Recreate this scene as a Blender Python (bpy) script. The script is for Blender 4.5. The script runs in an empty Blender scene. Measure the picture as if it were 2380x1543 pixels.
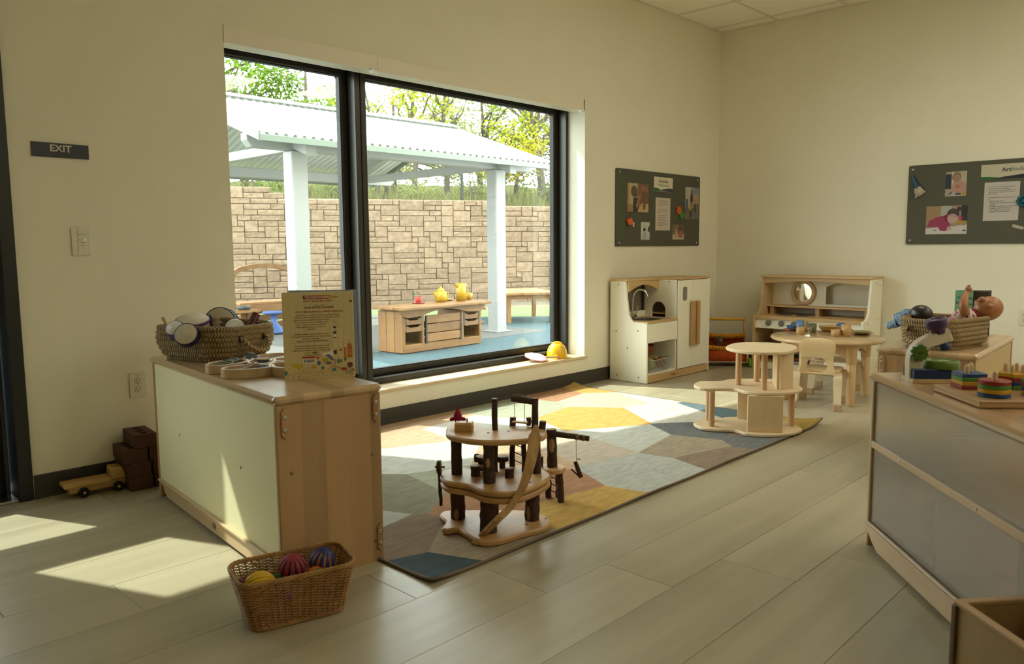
import bpy, bmesh, math, random
from math import pi, sin, cos, tan, radians, hypot, atan2, sqrt
from mathutils import Matrix, Vector
from mathutils.geometry import tessellate_polygon
random.seed(7)
SC = bpy.context.scene
COL = SC.collection
# ---------------------------------------------------------------- camera, sky, sun, exposure
cam_d = bpy.data.cameras.new('camera'); cam = bpy.data.objects.new('camera', cam_d); COL.objects.link(cam)
cam.location = (-6.8093, -3.8159, 1.0808)
cam.rotation_euler = (Matrix.Rotation(radians(-46.0556), 3, 'Z') @ Matrix.Rotation(radians(83.7586), 3, 'X') @ Matrix.Rotation(radians(-0.4384), 3, 'Z')).to_euler()
cam_d.sensor_width = 36; cam_d.lens = 27.407; cam_d.clip_start = .05; cam_d.clip_end = 300
cam_d.dof.use_dof = True; cam_d.dof.focus_distance = 4.6; cam_d.dof.aperture_fstop = 5.0
SC.camera = cam
w = bpy.data.worlds.new('sky'); SC.world = w; w.use_nodes = True
w.node_tree.nodes['Background'].inputs[0].default_value = (.96, .97, .97, 1)
w.node_tree.nodes['Background'].inputs[1].default_value = 9.0
sd = bpy.data.lights.new('sun', 'SUN'); sd.energy = 8.5; sd.angle = radians(.7); sd.color = (1, .96, .86)
sun = bpy.data.objects.new('sun', sd); COL.objects.link(sun)
SUNDIR = Vector((.338, -.763, -1)).normalized()
sun.rotation_euler = SUNDIR.to_track_quat('-Z', 'Y').to_euler(); sun.location = (-3, 8, 12)
SC.view_settings.view_transform = 'Standard'; SC.view_settings.look = 'None'
SC.view_settings.exposure = 0.0; SC.view_settings.gamma = 1; SC.view_settings.use_curve_mapping = False
SC.cycles.max_bounces = 10; SC.cycles.diffuse_bounces = 6; SC.cycles.transparent_max_bounces = 24
SC.cycles.sample_clamp_indirect = 8; SC.cycles.caustics_reflective = False; SC.cycles.caustics_refractive = False
FILL_PANEL = 9      # radiance of the unseen fill panels added in the ceiling
# ---------------------------------------------------------------- materials
MATS = {}
def lin(h):
    h = h.lstrip('#'); o = []
    for i in (0, 2, 4):
        c = int(h[i:i+2], 16) / 255
        o.append(c / 12.92 if c <= .04045 else ((c + .055) / 1.055) ** 2.4)
    return tuple(o)
def C4(c):
    if isinstance(c, str): c = lin(c)
    return (c[0], c[1], c[2], 1)
def mat(name, col, rough=.5, metal=0, spec=.5, var=0, vscale=6, stretch=(1, 1, 1), col2=None, bump=0, bscale=80, bstretch=(1, 1, 1), rand=0, coat=0, trans=0, alpha=1, emit=0, sub=0, detail=3, vlo=.35, vhi=.65):
    """principled material with a procedural two-tone variation and a fine relief"""
    if name in MATS: return MATS[name]
    m = bpy.data.materials.new(name); m.use_nodes = True; nt = m.node_tree; N = nt.nodes; L = nt.links
    b = N['Principled BSDF']; b.inputs['Roughness'].default_value = rough; b.inputs['Metallic'].default_value = metal
    b.inputs['Specular IOR Level'].default_value = spec; b.inputs['Coat Weight'].default_value = coat; b.inputs['Coat Roughness'].default_value = .15
    b.inputs['Base Color'].default_value = C4(col); b.inputs['Transmission Weight'].default_value = trans; b.inputs['Alpha'].default_value = alpha
    if emit: b.inputs['Emission Color'].default_value = C4(col); b.inputs['Emission Strength'].default_value = emit
    tc = N.new('ShaderNodeTexCoord'); cout = None
    if col2 is not None or var:
        mp = N.new('ShaderNodeMapping'); mp.inputs['Scale'].default_value = stretch; L.new(tc.outputs['Object'], mp.inputs['Vector'])
        nz = N.new('ShaderNodeTexNoise'); nz.inputs['Scale'].default_value = vscale; nz.inputs['Detail'].default_value = detail; nz.inputs['Roughness'].default_value = .6
        if rand:
            oi = N.new('ShaderNodeObjectInfo'); ad = N.new('ShaderNodeVectorMath'); ad.operation = 'MULTIPLY_ADD'
            ad.inputs[1].default_value = (1, 1, 1); L.new(mp.outputs[0], ad.inputs[0])
            sc_ = N.new('ShaderNodeVectorMath'); sc_.operation = 'SCALE'; sc_.inputs[0].default_value = (37, 19, 11); L.new(oi.outputs['Random'], sc_.inputs['Scale'])
            L.new(sc_.outputs[0], ad.inputs[2]); L.new(ad.outputs[0], nz.inputs['Vector'])
        else: L.new(mp.outputs[0], nz.inputs['Vector'])
        rp = N.new('ShaderNodeMapRange'); rp.inputs[1].default_value = vlo; rp.inputs[2].default_value = vhi; L.new(nz.outputs[0], rp.inputs[0])
        mx = N.new('ShaderNodeMix'); mx.data_type = 'RGBA'; L.new(rp.outputs[0], mx.inputs[0])
        c = C4(col)
        c2 = C4(col2) if col2 is not None else tuple(x * (1 - var) for x in c[:3]) + (1,)
        mx.inputs[6].default_value = c; mx.inputs[7].default_value = c2; cout = mx.outputs[2]
    if rand:
        oi2 = N.new('ShaderNodeObjectInfo'); mr = N.new('ShaderNodeMapRange'); mr.inputs[3].default_value = 1 - rand; mr.inputs[4].default_value = 1 + rand * .5
        L.new(oi2.outputs['Random'], mr.inputs[0]); mu = N.new('ShaderNodeMix'); mu.data_type = 'RGBA'; mu.blend_type = 'MULTIPLY'; mu.inputs[0].default_value = 1
        if cout: L.new(cout, mu.inputs[6])
        else: mu.inputs[6].default_value = C4(col)
        L.new(mr.outputs[0], mu.inputs[7]); cout = mu.outputs[2]
    if cout: L.new(cout, b.inputs['Base Color'])
    if bump:
        mp2 = N.new('ShaderNodeMapping'); mp2.inputs['Scale'].default_value = bstretch; L.new(tc.outputs['Object'], mp2.inputs['Vector'])
        n2 = N.new('ShaderNodeTexNoise'); n2.inputs['Scale'].default_value = bscale; n2.inputs['Detail'].default_value = 2; L.new(mp2.outputs[0], n2.inputs['Vector'])
        bp = N.new('ShaderNodeBump'); bp.inputs['Strength'].default_value = bump; bp.inputs['Distance'].default_value = .01; L.new(n2.outputs[0], bp.inputs['Height']); L.new(bp.outputs[0], b.inputs['Normal'])
    MATS[name] = m; return m
def wood(name, c1, c2, axis='x', rough=.38, scale=9, coat=0, rand=.0, bands=0):
    st = {'x': (.12, 1, 1), 'y': (1, .12, 1), 'z': (1, 1, .12)}[axis]
    m = mat(name, c1, rough=rough, col2=c2, vscale=scale, stretch=st, rand=rand, coat=coat, detail=5)
    if bands and not m.get('b'):     # glued staves across the grain: (direction, width)
        m['b'] = 1; nt = m.node_tree; N = nt.nodes; L = nt.links; b = N['Principled BSDF']
        lk = b.inputs['Base Color'].links[0].from_socket
        tc = N.new('ShaderNodeTexCoord'); sp = N.new('ShaderNodeSeparateXYZ'); L.new(tc.outputs['Object'], sp.inputs[0])
        d, wd = bands; mm = N.new('ShaderNodeMath'); mm.operation = 'DIVIDE'; mm.inputs[1].default_value = wd; L.new(sp.outputs['XYZ'.index(d.upper())], mm.inputs[0])
        fl = N.new('ShaderNodeMath'); fl.operation = 'FLOOR'; L.new(mm.outputs[0], fl.inputs[0])
        wn = N.new('ShaderNodeTexWhiteNoise'); wn.noise_dimensions = '1D'; L.new(fl.outputs[0], wn.inputs['W'])
        mr = N.new('ShaderNodeMapRange'); mr.inputs[3].default_value = .78; mr.inputs[4].default_value = 1.08; L.new(wn.outputs['Value'], mr.inputs[0])
        mu = N.new('ShaderNodeMix'); mu.data_type = 'RGBA'; mu.blend_type = 'MULTIPLY'; mu.inputs[0].default_value = 1
        L.new(lk, mu.inputs[6]); L.new(mr.outputs[0], mu.inputs[7]); L.new(mu.outputs[2], b.inputs['Base Color'])
    return m
def weave(name, c1, c2, sx, sz, rough=.8, dist=.004):
    """herringbone braid: two crossed wave bands as colour and relief (object space, z up, u = x+y)"""
    if name in MATS: return MATS[name]
    m = bpy.data.materials.new(name); m.use_nodes = True; nt = m.node_tree; N = nt.nodes; L = nt.links; b = N['Principled BSDF']; b.inputs['Roughness'].default_value = rough
    uv = N.new('ShaderNodeUVMap'); sp = N.new('ShaderNodeSeparateXYZ'); L.new(uv.outputs[0], sp.inputs[0])
    def M(op, a, bb):
        n = N.new('ShaderNodeMath'); n.operation = op
        for i, q in enumerate((a, bb)):
            if q is None: continue
            if isinstance(q, (int, float)): n.inputs[i].default_value = q
            else: L.new(q, n.inputs[i])
        return n.outputs[0]
    v = M('PINGPONG', sp.outputs[1], .5)
    ph = M('ADD', M('MULTIPLY', sp.outputs[0], sx), M('MULTIPLY', v, sz))
    s = M('ADD', M('MULTIPLY', M('SINE', M('MULTIPLY', ph, 2 * pi), None), .5), .5)
    nz = N.new('ShaderNodeTexNoise'); nz.inputs['Scale'].default_value = 90; tc = N.new('ShaderNodeTexCoord'); L.new(tc.outputs['Object'], nz.inputs[0])
    k = M('MULTIPLY', s, M('ADD', nz.outputs[0], .4))
    mx = N.new('ShaderNodeMix'); mx.data_type = 'RGBA'; L.new(k, mx.inputs[0]); mx.inputs[6].default_value = C4(c2); mx.inputs[7].default_value = C4(c1); L.new(mx.outputs[2], b.inputs['Base Color'])
    bp = N.new('ShaderNodeBump'); bp.inputs['Strength'].default_value = 1; bp.inputs['Distance'].default_value = dist; L.new(k, bp.inputs['Height']); L.new(bp.outputs[0], b.inputs['Normal'])
    MATS[name] = m; return m
def leafmat(name, c1, c2, tr=.5):
    if name in MATS: return MATS[name]
    m = bpy.data.materials.new(name); m.use_nodes = True; nt = m.node_tree; N = nt.nodes; L = nt.links; N.remove(N['Principled BSDF'])
    g = N.new('ShaderNodeNewGeometry'); mx = N.new('ShaderNodeMix'); mx.data_type = 'RGBA'; L.new(g.outputs['Random Per Island'], mx.inputs[0]); mx.inputs[6].default_value = C4(c1); mx.inputs[7].default_value = C4(c2)
    d = N.new('ShaderNodeBsdfDiffuse'); t = N.new('ShaderNodeBsdfTranslucent'); ms = N.new('ShaderNodeMixShader'); ms.inputs[0].default_value = tr
    L.new(mx.outputs[2], d.inputs[0]); L.new(mx.outputs[2], t.inputs[0]); L.new(d.outputs[0], ms.inputs[1]); L.new(t.outputs[0], ms.inputs[2]); L.new(ms.outputs[0], N['Material Output'].inputs[0])
    MATS[name] = m; return m
def glassmat(name, tint=(.9, .95, .93), base=.04):
    """thin window pane: clear straight through, Fresnel reflection on top"""
    if name in MATS: return MATS[name]
    m = bpy.data.materials.new(name); m.use_nodes = True; nt = m.node_tree; N = nt.nodes; L = nt.links; N.remove(N['Principled BSDF'])
    t = N.new('ShaderNodeBsdfTransparent'); t.inputs[0].default_value = C4(tint); g = N.new('ShaderNodeBsdfGlossy'); g.inputs['Roughness'].default_value = .0
    fr = N.new('ShaderNodeLayerWeight'); fr.inputs[0].default_value = .5; pw = N.new('ShaderNodeMath'); pw.operation = 'POWER'; pw.inputs[1].default_value = 4; L.new(fr.outputs['Facing'], pw.inputs[0])
    ad = N.new('ShaderNodeMath'); ad.operation = 'MULTIPLY_ADD'; ad.inputs[1].default_value = .8; ad.inputs[2].default_value = base; L.new(pw.outputs[0], ad.inputs[0])
    ms = N.new('ShaderNodeMixShader'); L.new(ad.outputs[0], ms.inputs[0]); L.new(t.outputs[0], ms.inputs[1]); L.new(g.outputs[0], ms.inputs[2]); L.new(ms.outputs[0], N['Material Output'].inputs[0])
    MATS[name] = m; return m
# ---------------------------------------------------------------- mesh helpers
def rot(ax, deg): return Matrix.Rotation(radians(deg), 4, ax)
def loc(*p): return Matrix.Translation(p)
def align(p0, p1):
    d = Vector(p1) - Vector(p0)
    return Matrix.Translation(p0) @ d.to_track_quat('Z', 'Y').to_matrix().to_4x4()
def spl(pts, n=6, closed=True):
    """smooth Catmull-Rom curve through pts"""
    P = [Vector(p) for p in pts]; o = []; N = len(P)
    for i in range(N if closed else N - 1):
        g = (lambda k: P[k % N]) if closed else (lambda k: P[max(0, min(N - 1, k))])
        a, b, c, d = g(i - 1), g(i), g(i + 1), g(i + 2)
        for j in range(n):
            t = j / n
            o.append(.5 * ((2 * b) + (c - a) * t + (2 * a - 5 * b + 4 * c - d) * t * t + (3 * b - a - 3 * c + d) * t ** 3))
    if not closed: o.append(P[-1])
    return [tuple(v) for v in o]
def rrect(w, h, r, n=4, cx=0, cy=0):
    o = []
    for qx, qy, a0 in ((1, 1, 0), (-1, 1, 90), (-1, -1, 180), (1, -1, 270)):
        for i in range(n + 1):
            a = radians(a0 + 90 * i / n); o.append((cx + qx * (w / 2 - r) + r * cos(a), cy + qy * (h / 2 - r) + r * sin(a)))
    return o
def circ(r, n=24, cx=0, cy=0, ry=None):
    return [(cx + r * cos(2 * pi * i / n), cy + (ry or r) * sin(2 * pi * i / n)) for i in range(n)]
def area2(p): return sum(p[i-1][0] * p[i][1] - p[i][0] * p[i-1][1] for i in range(len(p)))
def offs(p, d):
    """move a counter-clockwise loop inwards by d"""
    n = len(p); o = []
    for i in range(n):
        a, b, c = p[i-1], p[i], p[(i+1) % n]
        e1 = Vector((b[0]-a[0], b[1]-a[1])); e2 = Vector((c[0]-b[0], c[1]-b[1]))
        if e1.length < 1e-9 or e2.length < 1e-9: o.append(tuple(b)); continue
        e1.normalize(); e2.normalize(); n1 = Vector((-e1.y, e1.x)); n2 = Vector((-e2.y, e2.x)); s = n1 + n2
        k = d / max(.35, (1 + n1.dot(n2)) / 1) if True else d
        o.append((b[0] + s.x * k, b[1] + s.y * k))
    return o
class MB:
    def __init__(s): s.v = []; s.f = []; s.sm = []; s.mi = []; s.uv = {}; s.T = Matrix(); s.k = 0
    def add(s, vs, fs, smooth=False, M=None, uvs=None):
        T = s.T @ M if M is not None else s.T; b = len(s.v)
        s.v += [tuple(T @ Vector(p)) for p in vs]
        flip = T.determinant() < 0
        for i, f in enumerate(fs):
            f2 = [b + q for q in f]
            if flip: f2.reverse()
            if uvs is not None and uvs[i]: s.uv[len(s.f)] = list(reversed(uvs[i])) if flip else uvs[i]
            s.f.append(f2); s.sm.append(smooth); s.mi.append(s.k)
        return s
    def box(s, c, sz, bev=.0, M=None):
        hx, hy, hz = (q / 2 for q in sz); cx, cy, cz = c
        if not bev:
            vs = [(cx + a * hx, cy + b * hy, cz + d * hz) for a in (-1, 1) for b in (-1, 1) for d in (-1, 1)]
            return s.add(vs, [(0, 1, 3, 2), (4, 6, 7, 5), (0, 4, 5, 1), (2, 3, 7, 6), (0, 2, 6, 4), (1, 5, 7, 3)], M=M)
        bev = min(bev, hx * .9, hy * .9, hz * .9); vs = []; I = {}
        for a in (-1, 1):
            for b in (-1, 1):
                for d in (-1, 1):
                    for ax in range(3):
                        q = [a * hx, b * hy, d * hz]
                        for o_ in range(3):
                            if o_ != ax: q[o_] -= (a, b, d)[o_] * bev
                        I[a, b, d, ax] = len(vs); vs.append((cx + q[0], cy + q[1], cz + q[2]))
        fs = []
        for ax in range(3):
            u, v_ = [(1, 2), (2, 0), (0, 1)][ax]
            for sg in (-1, 1):
                q = []
                for su, sv in ((-1, -1), (1, -1), (1, 1), (-1, 1)):
                    k = [0, 0, 0]; k[ax] = sg; k[u] = su; k[v_] = sv; q.append(I[k[0], k[1], k[2], ax])
                fs.append(q if sg > 0 else q[::-1])
        for ax in range(3):            # edge quads along axis ax
            u, v_ = [(1, 2), (2, 0), (0, 1)][ax]
            for su in (-1, 1):
                for sv in (-1, 1):
                    def id_(e, face):
                        k = [0, 0, 0]; k[ax] = e; k[u] = su; k[v_] = sv; return I[k[0], k[1], k[2], face]
                    q = [id_(-1, u), id_(1, u), id_(1, v_), id_(-1, v_)]
                    fs.append(q if su * sv < 0 else q[::-1])
        for a in (-1, 1):
            for b in (-1, 1):
                for d in (-1, 1):
                    q = [I[a, b, d, 0], I[a, b, d, 1], I[a, b, d, 2]]; fs.append(q if a * b * d > 0 else q[::-1])
        return s.add(vs, fs, M=M)
    def tube(s, pts, r, n=10, closed=False, cap=True, smooth=True, M=None, flat=1.0, uvk=None):
        P = [Vector(p) for p in pts]; N = len(P); R = r if isinstance(r, (list, tuple)) else [r] * N
        vs = []; fs = []; uvs = [] if uvk else None; T0 = None; L_ = 0; acc = [0]
        for i in range(N):
            a = P[i-1] if (closed or i) else P[i]; b = P[(i+1) % N] if (closed or i < N - 1) else P[i]
            t = (b - a); t = t.normalized() if t.length > 1e-9 else Vector((0, 0, 1))
            if T0 is None:
                up = Vector((0, 0, 1)) if abs(t.z) < .9 else Vector((1, 0, 0)); u = t.cross(up).normalized()
            else:
                u = (u - t * u.dot(t)); u = u.normalized() if u.length > 1e-6 else t.orthogonal().normalized()
            T0 = t; w_ = t.cross(u)
            for j in range(n):
                a_ = 2 * pi * j / n; vs.append(P[i] + u * (R[i] * cos(a_)) + w_ * (R[i] * flat * sin(a_)))
            if i: L_ += (P[i] - P[i-1]).length
            acc.append(L_)
        acc = acc[1:]
        seg = N if closed else N - 1
        for i in range(seg):
            i2 = (i + 1) % N; u0 = acc[i]; u1 = acc[i2] if i2 else acc[i] + (P[0] - P[-1]).length
            for j in range(n):
                j2 = (j + 1) % n; fs.append((i * n + j, i * n + j2, i2 * n + j2, i2 * n + j))
                if uvk: uvs.append([(u0 * uvk, j / n * 2), (u0 * uvk, (j + 1) / n * 2), (u1 * uvk, (j + 1) / n * 2), (u1 * uvk, j / n * 2)])
        s.add(vs, fs, smooth, M, uvs)
        if cap and not closed:
            s.add(vs[:n], [tuple(range(n))[::-1]], False, M); s.add(vs[-n:], [tuple(range(n))], False, M)
        return s
    def cyl(s, p0, p1, r0, r1=None, n=16, M=None, cap=True, bev=0):
        r1 = r0 if r1 is None else r1; A = align(p0, p1); h = (Vector(p1) - Vector(p0)).length
        pr = [(r0, 0), (r1, h)] if not bev else [(r0 - bev, 0), (r0, bev), (r1, h - bev), (r1 - bev, h)]
        return s.lathe(pr, n, (M @ A) if M is not None else A, cap)
    def lathe(s, pr, n=24, M=None, cap=True, smooth=True):
        """profile of (radius, height); a None splits the smoothing"""
        segs = [[]]
        for q in pr:
            if q is None: segs.append([segs[-1][-1]])
            else: segs[-1].append(q)
        allp = [q for q in pr if q is not None]
        for sg in segs:
            vs = []; fs = []
            for r, z in sg:
                for j in range(n): vs.append((r * cos(2 * pi * j / n), r * sin(2 * pi * j / n), z))
            for i in range(len(sg) - 1):
                for j in range(n):
                    j2 = (j + 1) % n; fs.append((i * n + j, i * n + j2, (i + 1) * n + j2, (i + 1) * n + j))
            s.add(vs, fs, smooth, M)
        if cap:
            for (r, z), up in ((allp[0], 0), (allp[-1], 1)):
                if r > 1e-6:
                    c = [(r * cos(2 * pi * j / n), r * sin(2 * pi * j / n), z) for j in range(n)]
                    s.add(c, [tuple(range(n)) if up else tuple(range(n))[::-1]], False, M)
        return s
    def sph(s, c, r, n=20, m=12, M=None):
        if isinstance(r, (int, float)): r = (r, r, r)
        A = Matrix.Translation(c) @ Matrix.Diagonal((*r, 1))
        return s.lathe([(sin(pi * i / m), -cos(pi * i / m)) for i in range(m + 1)], n, (M @ A) if M is not None else A, cap=False)
    def prism(s, loops, z0, z1, bev=0, M=None, smooth=False, bot=True):
        """closed 2-D loop(s) (first outer, others holes) extruded along z with a chamfer on both rims"""
        if not isinstance(loops[0][0], (tuple, list, Vector)): loops = [loops]
        Ls = []
        for i, l in enumerate(loops):
            l = [(p[0], p[1]) for p in l]; a = area2(l)
            if (i == 0) != (a > 0): l = l[::-1]
            Ls.append(l)
        In = [offs(l, bev) if bev else l for l in Ls]
        def capf(z, up):
            vs = [(p[0], p[1], z) for l in In for p in l]
            tr = tessellate_polygon([[Vector((p[0], p[1], 0)) for p in l] for l in In])
            fs = []
            for t in tr:
                a, b, c = (vs[q] for q in t); ar = (b[0]-a[0]) * (c[1]-a[1]) - (c[0]-a[0]) * (b[1]-a[1])
                fs.append(tuple(t) if (ar > 0) == up else tuple(t)[::-1])
            s.add(vs, fs, False, M)
        if len(In) == 1 and len(In[0]) <= 4:
            n = len(In[0]); s.add([(p[0], p[1], z1) for p in In[0]], [tuple(range(n))], False, M)
            if bot: s.add([(p[0], p[1], z0) for p in In[0]], [tuple(range(n))[::-1]], False, M)
        else:
            capf(z1, True)
            if bot: capf(z0, False)
        for l, li in zip(Ls, In):
            n = len(l); rings = [[(p[0], p[1], z0) for p in li], [(p[0], p[1], z0 + bev) for p in l], [(p[0], p[1], z1 - bev) for p in l], [(p[0], p[1], z1) for p in li]] if bev else [[(p[0], p[1], z0) for p in l], [(p[0], p[1], z1) for p in l]]
            for a, b in zip(rings, rings[1:]):
                s.add(a + b, [(i, (i + 1) % n, n + (i + 1) % n, n + i) for i in range(n)], smooth, M)
        return s
    def poly(s, pts, M=None): return s.add(pts, [tuple(range(len(pts)))], False, M)
    def data(s, name, mats):
        me = bpy.data.meshes.new(name); me.from_pydata(s.v, [], s.f)
        for m in (mats if isinstance(mats, (list, tuple)) else [mats]): me.materials.append(m)
        me.polygons.foreach_set('use_smooth', s.sm)
        if any(s.mi): me.polygons.foreach_set('material_index', s.mi)
        if s.uv:
            ul = me.uv_layers.new(name='UVMap')
            for fi, q in s.uv.items():
                st = me.polygons[fi].loop_start
                for k, uvc in enumerate(q): ul.data[st + k].uv = uvc
        me.validate(); me.update(); return me
    def build(s, name, mats, parent=None, M=None):
        o = bpy.data.objects.new(name, s.data(name, mats)); COL.objects.link(o)
        if parent is not None: o.parent = parent
        if M is not None: o.matrix_local = M
        return o
def tag(o, label=None, cat=None, group=None, kind=None):
    for k, v in (('label', label), ('category', cat), ('group', group), ('kind', kind)):
        if v: o[k] = v
    return o
def thing(name, label, cat, M=None, group=None):
    o = bpy.data.objects.new(name, None); COL.objects.link(o); o.empty_display_size = .05
    if M is not None: o.matrix_world = M
    return tag(o, label, cat, group)
def struct(o): o['kind'] = 'structure'; return o
def inst(name, me, parent=None, M=None):
    o = bpy.data.objects.new(name, me); COL.objects.link(o)
    if parent is not None: o.parent = parent
    if M is not None: o.matrix_local = M
    return o
def copy_thing(r, M, label=None, group=None):
    c = r.copy(); COL.objects.link(c); c.matrix_world = M
    if label: c['label'] = label
    if group: c['group'] = group
    for ch in [q for q in r.children]:
        d = ch.copy(); COL.objects.link(d); d.parent = c
        for g in [q for q in ch.children]:
            e = g.copy(); COL.objects.link(e); e.parent = d
    return c
def txt(s, size, M, mb, depth=0, align_='CENTER', bold=0, sx=1, shear=0):
    """lettering as flat (or raised) mesh, added to a mesh builder"""
    cu = bpy.data.curves.new('t', 'FONT'); cu.body = s; cu.size = size; cu.align_x = align_; cu.align_y = 'CENTER'; cu.extrude = depth; cu.offset = bold; cu.resolution_u = 2; cu.shear = shear; cu.fill_mode = 'FRONT' if not depth else 'BOTH'
    ob = bpy.data.objects.new('t', cu); COL.objects.link(ob); dg = bpy.context.evaluated_depsgraph_get()
    me = bpy.data.meshes.new_from_object(ob.evaluated_get(dg))
    vs = [(v.co.x * sx, v.co.y, v.co.z) for v in me.vertices]; fs = [tuple(p.vertices) for p in me.polygons]
    mb.add(vs, fs, False, M); bpy.data.objects.remove(ob); bpy.data.curves.remove(cu); bpy.data.meshes.remove(me); return mb
# ================================================================ THE ROOM
wallp = mat('wall_paint', (.80, .762, .615), rough=.75, spec=.3, bump=.06, bscale=160, var=.03, vscale=2)
WX90 = rot('X', 90)      # local (x, y, z) -> (x, -z, y): draw elevations in x/height
def wall_poly(name, loops, z0, z1, M, m=wallp):
    return struct(MB().prism(loops, z0, z1, M=M).build(name, m))
wall_poly('wall_window', [[(-9, 0), (-6.76, 0), (-6.76, 2.30), (-5.88, 2.30), (-5.88, 0), (.2, 0), (.2, 3.25), (-9, 3.25)], [(-4.905, .204), (-2.03, .204), (-2.03, 2.19), (-4.905, 2.19)]], -.3, 0, WX90)
wall_poly('wall_right', [(-8.2, 0), (0, 0), (0, 3.25), (-8.2, 3.25)], 0, .2, Matrix(((0, 0, 1, 0), (1, 0, 0, 0), (0, 1, 0, 0), (0, 0, 0, 1))))
wall_poly('wall_back', [(-9, 0), (.2, 0), (.2, 3.25), (-9, 3.25)], 0, .2, loc(0, -8, 0) @ WX90)
wall_poly('wall_left', [(-8.2, 0), (.3, 0), (.3, 3.25), (-8.2, 3.25)], -.2, 0, loc(-9, 0, 0) @ Matrix(((0, 0, 1, 0), (1, 0, 0, 0), (0, 1, 0, 0), (0, 0, 0, 1))))
# floor: vinyl planks, 0.267 m rows along x with a 0.305 m stagger, hairline joints
fl = struct(MB().box((-4.4, -3.85, -.06), (9.4, 8.5, .1)).build('floor', mat('floor_joint', (.24, .21, .14), rough=.8)))
plank_m = mat('vinyl_plank', (.455, .405, .275), rough=.36, spec=.45, col2=(.33, .285, .185), vscale=5.5, stretch=(.10, 1.5, 1), rand=.10, detail=6, bump=.03, bscale=60, bstretch=(.08, 1, 1), vlo=.3, vhi=.75)
PW, PL = .267, 1.525
pm = MB().box((PL/2, -PW/2, -.005), (PL - .0014, PW - .0014, .01), bev=.0006).data('plank', plank_m)
cuts = {}
r = 0
y = -2.53 + 10 * PW
while y > -8:
    k = round((y + 2.53) / PW); x = (-4.59 - .305 * k) % PL - 9 - PL
    while x < 0:
        a, b = max(x, -9), min(x + PL, 0)
        yt, yb = min(y, .0), max(y - PW, -8)
        if b - a > .02 and yt - yb > .02:
            full = b - a > PL - .001 and yt - yb > PW - .001
            key = (round(b - a, 3), round(yt - yb, 3))
            if full: me = pm
            else:
                if key not in cuts: cuts[key] = MB().box((key[0]/2, -key[1]/2, -.005), (key[0] - .0014, key[1] - .0014, .01), bev=.0006).data('plank', plank_m)
                me = cuts[key]
            inst('plank', me, fl, loc(a, yt, 0))
        x += PL
    y -= PW
# ceiling: lay-in tiles on a T-bar grid, plus out-of-view light panels added to brighten the room
ce = struct(MB().box((-4.4, -3.85, 3.16), (9.4, 8.6, .1)).build('ceiling', mat('ceiling_void', (.3, .28, .24))))
tile_m = mat('ceiling_tile', (.90, .865, .74), rough=.9, spec=.1, bump=.15, bscale=220)
bar_m = mat('ceiling_runner', (.70, .66, .54), rough=.5)
xs = [0, -.17] + [-.17 - .61 * i for i in range(1, 15)] + [-9]; ys = [0, -.56] + [-.56 - .61 * i for i in range(1, 13)] + [-8]
panels = {(4, 3), (4, 7), (2, 6), (2, 10), (7, 7), (5, 11), (9, 11)}
tcache = {}
em = mat('fill_diffuser', (1, .95, .80), rough=.6, emit=FILL_PANEL); hsg = mat('fill_frame', (.8, .78, .7), rough=.4)
for i in range(len(xs) - 1):
    for j in range(len(ys) - 1):
        sx, sy = abs(xs[i+1] - xs[i]), abs(ys[j+1] - ys[j])
        if (i, j) in panels or (i, j - 1) in panels: continue
        key = (round(sx, 3), round(sy, 3))
        if key not in tcache: tcache[key] = MB().box((0, 0, .012), (sx - .012, sy - .012, .012), bev=.002).data('ceiling_tile', tile_m)
        inst('tile', tcache[key], ce, loc((xs[i] + xs[i+1]) / 2, (ys[j] + ys[j+1]) / 2, 3.05))
for x in xs[1:-1]: MB().box((x, -4, 3.054), (.024, 8, .008), bev=.002).build('runner', bar_m, ce)
for y in ys[1:-1]: MB().box((-4.5, y, 3.0541), (9, .024, .008), bev=.002).build('runner', bar_m, ce)
MB().prism([(-.02, .03), (0, .03), (0, 0), (-.003, 0), (-.02, .003)], 0, 9, M=loc(0, 0, 3.045) @ Matrix(((0, 0, -1, 0), (1, 0, 0, 0), (0, 1, 0, 0), (0, 0, 0, 1)))).build('edge_runner', bar_m, ce)
MB().prism([(-.02, .03), (0, .03), (0, 0), (-.003, 0), (-.02, .003)], 0, 8, M=loc(0, -8, 3.045) @ Matrix(((1, 0, 0, 0), (0, 0, 1, 0), (0, 1, 0, 0), (0, 0, 0, 1)))).build('edge_runner', bar_m, ce)
pn = 0
for (i, j) in sorted(panels):
    cx = (xs[i] + xs[i+1]) / 2; cy = (ys[j] + ys[j+2]) / 2; pn += 1
    t = thing('added_fill_light', ['added ceiling fill panel nearest the right wall', 'added ceiling fill panel by the right wall, further back', 'added ceiling fill panel above the near side of the round table', 'added ceiling fill panel over the right foreground shelf', 'added ceiling fill panel in the row behind the shelf', 'added ceiling fill panel over the middle of the open floor', 'added ceiling fill panel furthest behind the camera'][pn - 1], 'light', loc(cx, cy, 3.05), 'fill lights added over the room')
    MB().prism([rrect(.59, 1.2, .002, 1), rrect(.53, 1.14, .002, 1)], -.004, .03).build('frame', hsg, t)
    MB().box((0, 0, .008), (.53, 1.14, .004)).build('diffuser', em, t)
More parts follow.
